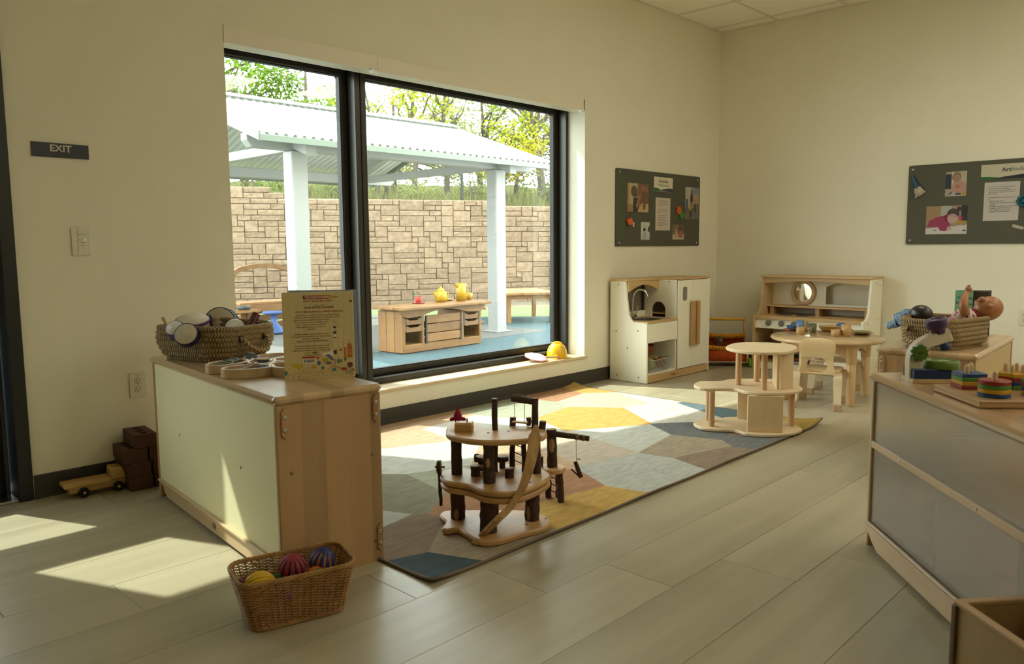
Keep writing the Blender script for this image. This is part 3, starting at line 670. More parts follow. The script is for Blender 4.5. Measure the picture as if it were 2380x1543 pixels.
tree('pale lime tree seen through the window beside the mullion', 1.25, 3.0, 3.4, .08, -.01, cloud(Q, .15, 0, 2.0, .65, .95, 14, .42), 760, LM[0], 3)
tree('bare thin tree with few leaves left of the lime tree', .45, 3.4, 2.9, .06, -.1, [(-.45, 0, 2.6, .14), (-.6, .1, 2.1, .12), (.2, 0, 2.7, .15)], 300, LM[0], 4)
tree('slim upright grey-trunked tree behind the fence post', 2.25, 4.2, 4.4, .085, .0, cloud(Q, .1, 0, 2.4, .6, 1.3, 14, .42), 520, LM[3], 5)
tree('golden bush below the bent branch behind the fence', 3.25, 2.4, 1.6, .05, .0, cloud(Q, .1, 0, 1.0, .5, .4, 12, .36), 1000, LM[2], 6, name='shrub')
tree('bent dark-trunked tree at the right with yellow-green crown', 4.35, 3.0, 3.4, .12, -.12, cloud(Q, -.4, 0, 2.3, 1.0, .8, 20, .42) , 700, LM[0], 7)
tree('tall leafy tree crossing the bent trunk at the far right', 5.3, 4.4, 4.2, .12, -.03, cloud(Q, .1, 0, 2.4, .9, 1.4, 18, .5), 700, LM[3], 8)
tree('grey-green tree filling the gap behind the bent trunk', 3.7, 6.2, 3.4, .10, .03, cloud(Q, .0, 0, 2.0, 1.5, .9, 20, .55), 620, LM[3], 9)
tree('distant green tree far up the slope at the left', -2.6, 8.0, 3.0, .12, .03, cloud(Q, .0, 0, 2.0, 2.0, .9, 18, .7), 600, LM[1], 10)
tree('distant pale tree far up the slope in the middle', 1.6, 8.6, 3.0, .12, .03, cloud(Q, .0, 0, 1.5, 2.6, .9, 18, .7), 560, LM[3], 12)
tree('lime thicket filling the view under the pavilion eave', .9, 5.2, 2.2, .07, .0, cloud(Q, .0, 0, 1.1, 1.6, .6, 16, .5), 620, LM[3], 14, name='shrub')
tree('grey-green thicket at the right behind the fence', 4.3, 5.0, 2.2, .07, .0, cloud(Q, .0, 0, 1.1, 1.5, .6, 16, .5), 620, LM[3], 15, name='shrub')
tree('dark green thicket behind the left end of the wall', -2.6, 5.4, 2.2, .07, .0, cloud(Q, .0, 0, 1.1, 1.6, .6, 14, .5), 620, LM[1], 16, name='shrub')
for i, (u, v, s_, k) in enumerate(((-2.3, 1.9, .4, 3), (-.5, 2.0, .45, 3), (.9, 1.8, .35, 3), (2.3, 2.0, .45, 3), (4.3, 1.9, .5, 3), (5.2, 1.9, .4, 0))):
    tree(['low scrub at the left end behind the fence', 'low scrub behind the pavilion roof', 'low scrub left of the fence post', 'low scrub right of the fence post', 'low scrub near the bent trunk', 'low lime scrub at the right end of the fence'][i], u, v, s_ * 1.4, .03, 0, [(a * .8, b * .5, c, r_) for a, b, c, r_ in cloud(Q, 0, 0, s_ * .9, .5, .2, 6, .30)], 800, LM[k], 30 + i, leaf=.045, name='shrub')
# ================================================================ FURNITURE AND TOYS, LEFT SIDE
CR = cam.matrix_world.to_3x3(); CO = Vector(cam.location)
def at(px, py, x=None, y=None, z=None):
    """point of the room that photo pixel (px, py) shows on the plane x=, y= or z="""
    d = CR @ Vector(((px - 1190) / 1811.9, -(py - 771.5) / 1811.9, -1)); t = (x - CO.x) / d.x if x is not None else (y - CO.y) / d.y if y is not None else (z - CO.z) / d.z
    return CO + d * t
MAP1, MAP2 = (.60, .43, .245), (.50, .335, .175)
map_x = wood('maple_top', MAP1, MAP2, 'y', .22, 6, coat=.3, bands=('x', .047)); map_z = wood('maple_upright', (.52, .335, .165), (.43, .26, .12), 'z', .42, 5, bands=('x', .083)); map_e = wood('maple_edge', (.62, .46, .27), (.52, .37, .2), 'y', .4)
map_lx = wood('maple_long', MAP1, MAP2, 'x', .22, 6, coat=.3, bands=('y', .047)); map_zy = wood('maple_end', (.56, .40, .24), (.47, .32, .18), 'z', .42, 5, bands=('y', .083))
panelm = mat('cream_laminate', (.84, .80, .52), rough=.5, spec=.3, bump=.03, bscale=300)
steel = mat('screw_steel', (.55, .52, .45), rough=.3, metal=1); ink = mat('burnt_mark', (.035, .02, .01), rough=.8)
def cam_plate(t, M, m):
    """pointed wooden joint cover with two screws, flat in local x/y"""
    p = MB().prism([(-.011, -.038), (0, -.050), (.011, -.038), (.011, .038), (0, .050), (-.011, .038)], 0, .007, bev=.002, M=M).build('joint_cover', m, t)
    for s_ in (-1, 1): MB().lathe([(0, 0), (.0065, 0), (.0065, .0015), (.004, .003), (.0025, .0015), (0, .0015)], 12, M @ loc(0, s_ * .021, .007), cap=False).build('screw', steel, p)
def twig_mark(M, k=1):
    m = MB()
    for a in ((-.5, -.3, -.35, .35), (-.35, .35, -.1, -.35), (-.1, -.35, .05, .4), (.05, .4, .25, -.3), (.25, -.3, .4, .3), (-.5, .1, -.2, .05), (.1, 0, .5, -.05), (.4, .3, .5, -.35)):
        p, q = Vector((a[0], a[1], 0)) * k, Vector((a[2], a[3], 0)) * k; n = Vector((-(q - p).y, (q - p).x, 0)).normalized() * .05 * k
        m.add([p - n, q - n * .4, q + n * .4, p + n], [(0, 1, 2, 3)], False, M @ loc(0, 0, .0008))
    return m
SHM = loc(-5.607, -1.635, 0) @ rot('Z', -5.5)
SW, SL, SH = .375, 1.27, .622
sh = thing('maple_shelf_unit', 'low maple storage shelf with cream back panel beside the rug', 'shelf', SHM)
MB().prism(rrect(SW + .014, SL + .014, .02, 4, SW / 2, SL / 2), SH - .030, SH, bev=.010).build('top', map_x, sh)
for y_ in (0, SL - .02): MB().prism(rrect(SW, .02, .006, 3, SW / 2, y_ + .01), 0, SH - .030, bev=.001).build('end_panel', map_z, sh)
MB().box((.009, SL / 2, .332), (.010, SL - .04, .522), bev=.001).build('back_panel', panelm, sh)
for y_, z_ in ((.317, .331), (.959, .328)): MB().lathe([(0, 0), (.006, 0), (.006, .001), (0, .0015)], 10, loc(.0038, y_, z_) @ rot('Y', -90), cap=False).build('cap', mat('cap_tan', (.4, .33, .18), rough=.5), sh)
kick = [(.02, .075), (SL - .02, .075), (SL - .02, .060), (SL - .055, .058), (SL - .075, .035), (SL - .11, .016), (.12, .016), (.075, .035), (.055, .058), (.02, .060)]
KM = Matrix(((0, 0, -1, 0), (1, 0, 0, 0), (0, 1, 0, 0), (0, 0, 0, 1)))    # local (x,y) -> (y,z), z -> -x
k_ = MB().prism(kick, -.016, -.002, bev=.001, M=KM).build('base_rail', map_e, sh)
MB().box((.000, SL / 2, .079), (.018, SL - .036, .012), bev=.003).build('moulding', map_e, k_)
twig_mark(loc(.0015, .60, .045) @ Matrix(((0, 0, -1, 0), (-1, 0, 0, 0), (0, 1, 0, 0), (0, 0, 0, 1))), .035).build('mark', ink, k_)
MB().box((.2, SL / 2, .09), (.33, SL - .04, .018)).build('bottom_shelf', map_x, sh); MB().box((.2, SL / 2, .34), (.33, SL - .04, .018)).build('middle_shelf', map_x, sh)
for y_ in (.42, .84): MB().box((.2, y_, .215), (.32, .016, .23)).build('divider', map_z, sh)
for x_, z_ in ((.026, .535), (.352, .540), (.358, .085)): cam_plate(sh, loc(x_, 0, z_) @ WX90, map_z)
for x_, z_ in ((.045, .372), (.337, .382), (.338, .075)): MB().lathe([(0, 0), (.006, 0), (.005, .0012), (0, .001)], 12, loc(x_, 0, z_) @ WX90, cap=False).build('plug', mat('brass_plug', (.25, .19, .11), rough=.4, metal=.5), sh)
def on_shelf(x, y, z=SH): return SHM @ loc(x, y, z)
# --- rope storage basket with braided coils
ropem = weave('braided_jute', (.46, .335, .16), (.16, .10, .035), 90, 2.0); ropeh = weave('jute_cord', (.52, .38, .19), (.20, .13, .05), 60, 1.4)
def rope_basket(label, M, w_, l_, h_, group):
    t = thing('rope_basket', label, 'basket', M, group); n = 7; r_ = h_ / n / 2 * 1.12
    for i in range(n):
        f = i / (n - 1); g = .90 + .10 * sin(pi * .5 * min(1, f * 1.5)); rr = .075 + .01 * f
        if i == 0: g = .86
        p = rrect(w_ * g - 2 * r_, l_ * g - 2 * r_, rr, 7)
        p = [(x + .004 * sin(3 * a + i), y + .004 * cos(2 * a), (h_ / n) * (i + .5) + .004 * (f ** 2) * sin(2 * a + 1)) for a, (x, y) in zip([2 * pi * k / len(p) for k in range(len(p))], p)]
        MB().tube(p, r_, 10, closed=True, flat=1.08, uvk=1.0).build('coil', ropem, t)
    MB().prism(rrect(w_ * .84, l_ * .84, .075, 6), .002, .014).build('base', ropem, t)
    for s_ in (-1, 1):
        y_ = s_ * (l_ / 2 - .002); z_ = h_ * .64
        hd = MB().tube(spl([(-.065, y_ - s_ * .02, z_), (-.064, y_ + s_ * .018, z_ - .004), (-.05, y_ + s_ * .036, z_ - .03), (-.01, y_ + s_ * .046, z_ - .05), (.03, y_ + s_ * .046, z_ - .05), (.058, y_ + s_ * .034, z_ - .028), (.065, y_ + s_ * .014, z_ + .004), (.065, y_ - s_ * .02, z_ + .006)], 5, False), .0095, 9, uvk=1.0).build('handle', ropeh, t)
        for x_ in (-.0645, .065): MB().tube([(x_ + .011 * cos(a), y_ + s_ * .006, z_ + .011 * sin(a)) for a in [2 * pi * q / 14 for q in range(14)]], .0035, 6, closed=True).build('eyelet', mat('black_eyelet', (.006, .006, .006), rough=.5), hd)
    return t
RBM = loc(-5.30, -.60, SH) @ rot('Z', 17)
rope_basket('rope basket of percussion instruments on the left shelf', RBM, .36, .42, .145, 'braided rope baskets')
skin = mat('drum_skin', (.62, .55, .40), rough=.7, var=.12, vscale=30); whitep = mat('white_lacquer', (.78, .77, .72), rough=.35); purple = mat('purple_band', (.085, .03, .16), rough=.5); navy = mat('navy_band', (.012, .014, .05), rough=.5); bwood = wood('beech', (.62, .45, .24), (.53, .37, .18), 'z', .4)
def drum(label, P, ax, r_, h_, bandm, shellm, skinm, group='drums in the rope basket', name='drum'):
    d = Vector(ax).normalized(); M = Matrix.Translation(P) @ d.to_track_quat('Z', 'Y').to_matrix().to_4x4()
    t = thing(name, label, 'drum', M, group)
    MB().lathe([(r_, -h_), (r_, 0)], 40, cap=False).build('shell', shellm, t)
    MB().lathe([(0, .002), (r_ * .94, .003), (r_ * .985, 0)], 40, cap=False).build('skin', skinm, t); MB().lathe([(0, -h_ - .002), (r_ * .985, -h_)][::-1], 40, cap=False).build('back_skin', skinm, t)
    for z_ in (-.006, -h_ + .006): MB().lathe([(r_ + .0005, -.006), (r_ + .003, -.005), (r_ + .003, .005), (r_ * .98, .007)], 40, loc(0, 0, z_), cap=False).build('band', bandm, t)
    return t
zr = SH + .14
drum('large round hand drum with navy rim, skin facing the camera', at(505, 752, z=.745) + Vector((.01, 0, 0)), (-.72, -.68, .18), .072, .05, navy, navy, skin)
drum('wooden tambour drum with two purple bands lying in the rope basket', at(447, 742, z=.775), (-.15, -.25, .95), .068, .05, purple, bwood, skin)
drum('small white drum with purple rim at the left of the rope basket', at(405, 762, z=.765), (-.55, -.55, .6), .034, .04, purple, purple, whitep)
drum('small hand drum with cream skin below the tambour', at(432, 776, z=.745), (-.6, -.65, .45), .044, .03, navy, navy, skin)
drum('small white drum partly hidden behind the large drum', at(546, 760, z=.75), (-.35, -.75, .5), .036, .05, whitep, whitep, whitep)
p = at(398, 755, z=.76); t = thing('drum_beater', 'natural wooden drum beater handle sticking out of the basket', 'beater', Matrix.Translation(p), 'small instruments in the basket'); MB().tube([(0, .01, -.06), (-.012, .02, 0), (-.022, .028, .034)], [.0055, .0075, .0085], 10).build('handle', bwood, t); MB().sph((.004, .006, -.07), .014, 12, 8).build('head', whitep, t)
p = at(484, 738, z=.775); t = thing('castanet', 'dark blue castanet clapper sticking up behind the drum', 'castanet', Matrix.Translation(p), 'small instruments in the basket'); MB().prism([(-.018, -.05), (.02, -.05), (.026, .0), (.006, .016), (-.012, .012), (-.018, .0)], -.008, .008, bev=.003, M=rot('Z', 45) @ WX90).build('shell', navy, t); MB().box((0, 0, -.055), (.02, .02, .02), bev=.004).build('grip', navy, t)
p = at(578, 768, z=.735); t = thing('guiro', 'dark red ribbed wooden guiro leaning out of the rope basket', 'guiro', Matrix.Translation(p) @ Vector((.42, .12, .62)).to_track_quat('Z', 'Y').to_matrix().to_4x4(), 'small instruments in the basket')
rw = wood('rosewood', (.115, .022, .012), (.06, .011, .007), 'z', .35)
MB().lathe([(0, -.09), (.024, -.085), (.028, -.02), (.026, .0), (.018, .022), (.0165, .04)], 22, cap=False).build('body', rw, t); pr = []
for q in range(5): pr += [(.0165, .04 + q * .008), (.018, .042 + q * .008), (.018, .046 + q * .008), (.0165, .048 + q * .008)]
MB().lathe(pr + [(.0165, .082), (0, .082)], 22, cap=False).build('ribbed_neck', rw, t)
# --- clover-shaped sorting tray with leaf stones
ash = wood('ash_tray', (.70, .53, .32), (.60, .44, .25), 'x', .42, bands=('x', .06))
TYM = loc(-5.36, -1.10, SH); ty = thing('sorting_tray', 'flower-shaped wooden sorting tray with oval hollows on the left shelf', 'tray', TYM)
lob = [(-.095, .085, 20), (-.10, -.085, -22), (.01, .02, 60), (.10, .12, 30), (.12, -.03, -40), (.02, -.15, 85)]
def oval(cx, cy, a, rx, ry, n=28): return [(cx + rx * cos(q) * cos(radians(a)) - ry * sin(q) * sin(radians(a)), cy + rx * cos(q) * sin(radians(a)) + ry * sin(q) * cos(radians(a))) for q in [2 * pi * i / n for i in range(n)]]
for cx, cy, a in lob:
    rx, ry = (.094, .062) if (cx, cy) != (.01, .02) else (.085, .055)
    MB().prism([oval(cx, cy, a, rx, ry), oval(cx, cy, a, rx - .011, ry - .011)], 0, .034, bev=.002, smooth=True).build('compartment_rim', ash, ty)
    MB().prism(oval(cx, cy, a, rx - .010, ry - .010), .002, .012).build('compartment_floor', ash, ty)
def leaf_stone(label, x, y, z, ang, tilt, L_, W_, col, style, name='leaf_stone'):
    t = thing(name, label, 'leaf stone', TYM @ loc(x, y, z) @ rot('Z', ang) @ rot('Y', tilt), 'leaf stones in the sorting tray')
    m = mat('stone_' + name + str(len(MATS)), col, rough=.6, var=.15, vscale=40, bump=.1, bscale=200)
    out = [(L_ * cos(a), W_ * sin(a) * (1 - .25 * cos(a))) for a in [2 * pi * i / 26 for i in range(26)]]
    MB().prism(out, 0, .014, bev=.004, smooth=True).build('body', m, t)
    for k in range(4):
        x0 = -L_ * .6 + k * L_ * .36; w_ = W_ * .62
        if style == 'arc': pts = [(x0 - .012 + .024 * q / 6, -w_ * .2 + w_ * .8 * sin(pi * q / 6), .0145) for q in range(7)]
        else: pts = [(x0, -w_, .0145), (x0 + L_ * .16, w_, .0145)]
        MB().tube(pts, .0028, 6).build('vein', m if style != 'dark' else ink, t)
leaf_stone('sage green leaf stone propped in the left lobe of the tray', -.115, .075, .016, 25, -14, .052, .032, (.10, .105, .04), 'line')
leaf_stone('darker green leaf stone lying behind the sage leaf', -.075, .115, .020, 20, -8, .052, .03, (.085, .09, .035), 'line')
leaf_stone('tan leaf stone with three carved arcs in the front lobe', -.115, -.085, .020, -25, -16, .058, .036, (.36, .24, .13), 'arc')
leaf_stone('slate grey leaf stone tucked beside the tan leaf', -.06, -.105, .016, 30, 0, .045, .024, (.11, .115, .105), 'line')
leaf_stone('pale grey-blue leaf stone in the middle hollow', .015, .02, .014, 60, 0, .06, .036, (.30, .32, .30), 'dark')
leaf_stone('grey-blue leaf stone with dark comb marks at the back', .025, .13, .022, 60, -16, .052, .034, (.20, .22, .215), 'dark')
leaf_stone('flat pinkish-brown leaf stone in the far lobe', .11, .115, .013, 30, 0, .055, .03, (.40, .30, .23), 'none2')
# --- picture book standing at the near end
paper = mat('book_cream', (.60, .49, .25), rough=.5); bcol = {k: mat('print_' + k, v, rough=.55) for k, v in dict(red=(.36, .045, .018), brown=(.14, .045, .018), black=(.02, .018, .015), gold=(.45, .30, .03), blue=(.08, .14, .20), teal=(.06, .18, .16), green=(.12, .20, .05), white=(.72, .68, .55), orange=(.42, .12, .02), grey=(.18, .17, .14), yellow=(.55, .42, .03), line=(.40, .30, .13), cream=(.66, .55, .30), pink=(.42, .17, .12)).items()}
BK = [bcol[k] for k in bcol]; BI = {k: i for i, k in enumerate(bcol)}
b0, b1 = Vector((-5.427, -1.382)), Vector((-5.211, -1.491)); BA = math.degrees(atan2(b1.y - b0.y, b1.x - b0.x)); BW, BH = .242, .307
bk = thing('picture_book', 'cream picture book standing open with its printed back cover showing', 'book', loc(b0.x, b0.y, SH) @ rot('Z', BA))
MB().box((BW / 2, .002, BH / 2), (BW, .0035, BH), bev=.0005).build('back_cover', paper, bk)
MB().box((BW / 2 + .004, .045, BH / 2 + .002), (BW, .0035, BH), M=loc(BW, 0, 0) @ rot('Z', -18) @ loc(-BW, 0, 0)).build('front_cover', mat('book_front', (.30, .34, .36), rough=.5), bk)
MB().prism([(.02, .006), (BW - .004, .006), (BW - .004, .022), (.03, .034)], .004, BH - .005).build('pages', mat('page_white', (.72, .68, .58), rough=.7, var=.1, vscale=200, stretch=(1, 1, .02)), bk)
MB().box((BW, .014, BH / 2), (.004, .026, BH), bev=.001).build('spine', mat('book_spine', (.52, .5, .47), rough=.5), bk)
g = MB()                                     # ruled graph-paper lines, lettering and drawings on the cover
PF = WX90 @ loc(0, 0, .0004)                   # print frame: x right, y up, facing out
def rc(x0, y0, x1, y1, k, lift=0): g.k = BI[k]; g.add([(x0, y0, lift), (x1, y0, lift), (x1, y1, lift), (x0, y1, lift)], [(0, 1, 2, 3)], False, PF)
def pg(pts, k, lift=.0002): g.k = BI[k]; g.add([(x, y, lift) for x, y in pts], [tuple(range(len(pts)))] if area2(pts) > 0 else [tuple(range(len(pts)))[::-1]], False, PF)
def el(cx, cy, rx, ry, k, n=14, lift=.0002): pg(circ(rx, n, cx, cy, ry), k, lift)
def ln(x0, y0, x1, y1, w_, k, lift=.0003):
    d = Vector((x1 - x0, y1 - y0)).normalized(); nx, ny = -d.y * w_ / 2, d.x * w_ / 2; pg([(x0 + nx, y0 + ny), (x0 - nx, y0 - ny), (x1 - nx, y1 - ny), (x1 + nx, y1 + ny)], k, lift)
def tx(s_, x, y, size, k, bold=0, sx=1, al='CENTER'): g.k = BI[k]; txt(s_, size, PF @ loc(x, y, .0003), g, align_=al, bold=bold, sx=sx)
for i in range(1, 10): rc(i * .0262 - .0002, .003, i * .0262 + .0002, BH - .003, 'line')
for i in range(1, 12): rc(.003, i * .0262 - .0002, BW - .003, i * .0262 + .0002, 'line')
rc(.078, .282, .160, .295, 'red', .0001); rc(.071, .282, .078, .295, 'black', .0001); pg([(.160, .282), (.192, .2885), (.160, .295)], 'gold'); pg([(.182, .2865), (.192, .2885), (.182, .2905)], 'black', .0003)
tx('THE QUESTIONEERS', .119, .2885, .0100, 'white', .0001, .95); tx('READ. QUESTION. THINK.', .122, .275, .0085, 'red', .0001)
tx('PRAISE FOR', .125, .260, .0062, 'brown'); tx('ROSIE REVERE, ENGINEER', .125, .2525, .0088, 'brown', .0002); tx('STORY TIME FROM SPACE\u2014OFFICIAL SELECTION', .125, .238, .0080, 'red', .0001, .92)
yy = .2265
for s_ in ('\u201cThis celebration of creativity and perseverance is told through', 'rhyming text, which gives momentum and steady pacing to a story,', 'consistent with the celebration of its heroine, Rosie.', 'She\u2019s an imaginative thinker who hides her light', 'under a bushel (well, really, the bed) after', 'being laughed at for one of her inventions.\u201d', '\u2014BOOKLIST', '', '\u201cWritten in delightful verse and filled with sneaky', 'histories of women in aviation, it\u2019s perfect inspirational', 'material for young makers.\u201d', '\u2014CORY DOCTOROW FOR BOING BOING', '', '\u201cRosie Revere, Engineer will stay with [your kids]', 'and be the kind of book that, as college students,', 'they return to the bookstore, library or their parent\u2019s', 'home to read again.\u201d', '\u2014BOOKS4YOURKIDS'):
    if s_: tx(s_, .118 if yy > .214 else .096, yy, .0062, 'brown', .00006, .95)
    yy -= .0083
# rockets, plane, barcode, tools
pg([(.172, .19), (.176, .208), (.180, .19)], 'cream'); ln(.172, .19, .176, .208, .0006, 'black'); ln(.176, .208, .180, .19, .0006, 'black')
for y0, y1, k in ((.178, .184, 'black'), (.166, .178, 'white'), (.160, .166, 'black'), (.156, .160, 'grey'), (.146, .156, 'white'), (.142, .146, 'black'), (.10, .142, 'cream'), (.085, .10, 'black')): rc(.171, y0, .181, y1, k, .0002)
rc(.174, .160, .1755, .184, 'black', .0003); rc(.1775, .160, .179, .184, 'black', .0003)
for x0, x1, yb, yt, k in ((.192, .199, .055, .158, 'cream'), (.207, .213, .06, .150, 'cream')):
    rc(x0, yb, x1, yt, k, .0001)
    for q in range(6): rc(x0, yb + (yt - yb) * q / 6, x1, yb + (yt - yb) * q / 6 + .0012, 'grey', .0002)
    pg([(x0, yt), (x1, yt), ((x0 + x1) / 2, yt + .014)], 'cream')
rc(.1915, .096, .1995, .103, 'red', .0003); rc(.207, .068, .213, .108, 'orange', .0003); rc(.193, .056, .199, .066, 'blue', .0003); rc(.206, .060, .2145, .068, 'blue', .0003)
pg([(.217, .070), (.235, .070), (.235, .105), (.232, .122), (.221, .122), (.217, .105)], 'orange')
for q in range(2):
    for w_ in range(2): rc(.220 + w_ * .008, .082 + q * .012, .224 + w_ * .008, .089 + q * .012, 'gold', .0003)
pg([(.128, .083), (.165, .080), (.172, .086), (.165, .092), (.135, .092)], 'white'); pg([(.145, .086), (.165, .104), (.170, .104), (.158, .086)], 'white', .0003); pg([(.14, .085), (.165, .062), (.172, .064), (.156, .085)], 'blue', .0003)
rc(.062, .074, .106, .081, 'red', .0002); rc(.062, .056, .106, .074, 'white', .0002)
for q in range(26):
    if q % 7 != 5: rc(.066 + q * .0014, .059, .066 + q * .0014 + .0005 + .0004 * (q % 3), .071, 'black', .0003)
el(.105, .094, .008, .004, 'green'); pg([(.022, .058), (.060, .048), (.066, .044), (.062, .040), (.028, .046)], 'yellow'); pg([(.03, .058), (.045, .058), (.058, .038), (.046, .036)], 'yellow', .0003); ln(.056, .045, .062, .058, .004, 'gold')
rq = random.Random(4)
ln(.035, .022, .07, .026, .0016, 'yellow'); ln(.07, .026, .085, .038, .0016, 'yellow'); ln(.085, .038, .092, .024, .0016, 'yellow'); ln(.092, .024, .16, .026, .0016, 'yellow'); ln(.172, .045, .175, .068, .0022, 'red'); ln(.172, .042, .205, .030, .002, 'red'); ln(.15, .030, .165, .043, .0018, 'red')
for cx, cy, rx, ry, k in ((.1, .043, .009, .006, 'gold'), (.118, .057, .006, .009, 'blue'), (.118, .067, .005, .005, 'white'), (.115, .074, .005, .006, 'orange'), (.14, .066, .010, .008, 'gold'), (.13, .038, .006, .006, 'teal'), (.17, .030, .008, .006, 'teal'), (.205, .031, .010, .006, 'red'), (.226, .044, .010, .010, 'brown'), (.152, .055, .01, .005, 'blue'), (.186, .06, .006, .008, 'green'), (.235, .026, .008, .004, 'orange'), (.005, .026, .006, .009, 'teal')): el(cx, cy, rx, ry, k)
for q in range(150):
    x_, y_ = rq.uniform(.008, .235), .006 + rq.random() ** 1.4 * (.062 if rq.random() < .7 else .04); a = rq.uniform(0, pi); l_ = rq.uniform(.0015, .006); k = rq.choice(['black', 'red', 'blue', 'gold', 'brown', 'teal', 'grey', 'orange', 'green', 'black', 'brown'])
    if x_ < .11 and y_ > .04: continue
    ln(x_, y_, x_ + l_ * cos(a), y_ + l_ * sin(a), rq.choice([.0006, .001, .0014]), k, .0004)
ln(.208, .014, .226, .026, .0018, 'blue', .0005); ln(.208, .024, .220, .012, .0014, 'black', .0005); rc(.222, .016, .236, .021, 'green', .0005); rc(.222, .009, .236, .0115, 'red', .0005); el(.234, .272, .007, .0025, 'black')
g.build('cover_print', BK, bk)
# --- toy truck, brick stack, wall plates, sign
pine = wood('pine', (.56, .36, .13), (.40, .22, .065), 'x', .4, 12)
TK = thing('toy_truck', 'natural wood toy flatbed truck on the floor by the wall', 'toy truck', loc(-5.655, -.115, 0) @ rot('Z', -4))
MB().box((.0, .0, .036), (.235, .055, .032), bev=.004).build('chassis', pine, TK); MB().box((-.045, .0, .060), (.19, .092, .018), bev=.003).build('flatbed', pine, TK)
MB().prism([(.05, .055), (.135, .055), (.138, .066), (.112, .072), (.098, .107), (.055, .110), (.05, .1)], -.038, .038, bev=.004, M=WX90).build('cab', pine, TK)
for x_ in (-.062, .078):
    for s_ in (-1, 1):
        w_ = MB().lathe([(.0, 0), (.018, 0), (.0215, .003), (.0215, .013), (.018, .016), (.011, .016), (.011, .013), (0, .013)], 24, loc(x_, s_ * .0285, .0215) @ rot('X', -90 if s_ > 0 else 90), cap=False).build('wheel', mat('black_rubber', (.006, .006, .006), rough=.5), TK); MB().lathe([(.006, .013), (.0065, .018), (.004, .020), (0, .020)], 12, loc(x_, s_ * .0285, .0215) @ rot('X', -90 if s_ > 0 else 90), cap=False).build('axle_end', bwood, w_)
brk = mat('brown_brick', (.072, .028, .010), rough=.65, var=.2, vscale=30, bump=.06, bscale=120)
def brick_mesh():
    m = MB(); out = rrect(.098, .195, .003, 2); m.prism([out] + [circ(.018, 20, 0, y_) for y_ in (-.055, 0, .055)], 0, .0625, bev=.002); return m.data('brick_block', brk)
bme = brick_mesh(); bi = 0
BN = {(0, 0): 'bottom brown toy brick of the stack nearest the truck', (0, 1): 'second brown toy brick up, above the bottom one nearest the truck', (0, 2): 'third brown toy brick up, its left corner overhanging the stack', (1, 0): 'bottom brown toy brick of the rear column by the shelf', (1, 1): 'second brown toy brick up in the rear column by the shelf', (1, 2): 'third brown toy brick up in the rear column by the shelf', (2, 3): 'topmost brown toy brick with round holes showing'}
for (c_, k), (x_, y_, a) in {(0, 0): (-5.497, -.128, -4), (0, 1): (-5.502, -.126, -3), (0, 2): (-5.510, -.124, -5), (1, 0): (-5.388, -.136, -5), (1, 1): (-5.393, -.136, -4), (1, 2): (-5.404, -.134, -5), (2, 3): (-5.465, -.128, -6)}.items():
    o = inst('toy_brick', bme, None, loc(x_, y_, k * .0630) @ rot('Z', a)); tag(o, BN[c_, k], 'toy brick', 'brown toy bricks stacked by the wall')
plate = mat('ivory_plate', (.70, .66, .52), rough=.35); slot = mat('slot_dark', (.02, .018, .014), rough=.6)
t = thing('exit_sign', 'navy plaque with pale EXIT lettering beside the door', 'sign', loc(-5.677, -.0035, 1.5115) @ WX90)
MB().box((0, 0, 0), (.226, .061, .006), bev=.001).build('plaque', mat('navy_plaque', (.0085, .009, .022), rough=.35), t); m = MB(); txt('EXIT', .040, loc(0, .007, .0032), m, depth=.0006, bold=.0007, sx=1.05); m.build('lettering', mat('pale_letter', (.62, .57, .40), rough=.5), t)
m = MB()
for i, c_ in enumerate((0, .004, .012, .016, .024, .028)): m.sph((-.014 + c_, -.018, .003), .0008, 6, 4)
m.build('braille', mat('navy_plaque', 0), t)
t = thing('light_switch', 'ivory dimmer switch plate with small green light below the sign', 'switch', loc(-5.620, -.001, 1.1175) @ WX90)
MB().prism(rrect(.077, .124, .003, 2), -.001, .006, bev=.0015).build('plate', plate, t); MB().box((.004, 0, .0065), (.034, .11, .002), bev=.0005).build('insert', plate, t)
for y_ in (.018, .001, -.012, -.025): MB().box((.002, y_, .0078), (.030, .011 if y_ < .018 else .017, .0015), bev=.0004).build('button', plate, t)
MB().box((-.026, .0, .0064), (.010, .034, .0006)).build('tag_label', mat('tag_white', (.78, .75, .63), rough=.5), t); MB().box((.0145, .0085, .0088), (.003, .005, .0012)).build('status_light', mat('green_led', (.05, .9, .15), emit=1.2), t)
m = MB()
for y_, s_ in ((-.004, 'On'), (-.016, 'Off')): txt(s_, .007, loc(.002, y_, .0087), m)
txt('MASTER', .0045, loc(0, .0075, .0087), m); txt('1A 27', .006, loc(-.026, 0, .0069) @ rot('Z', 90), m)
for y_ in (-.004, -.016): m.box((.0145, y_, .0087), (.003, .003, .0008))
for y_ in (.028, .0275): m.box((.002, y_ + .003, .0079), (.032, .0006, .0006))
m.build('legend', slot, t)
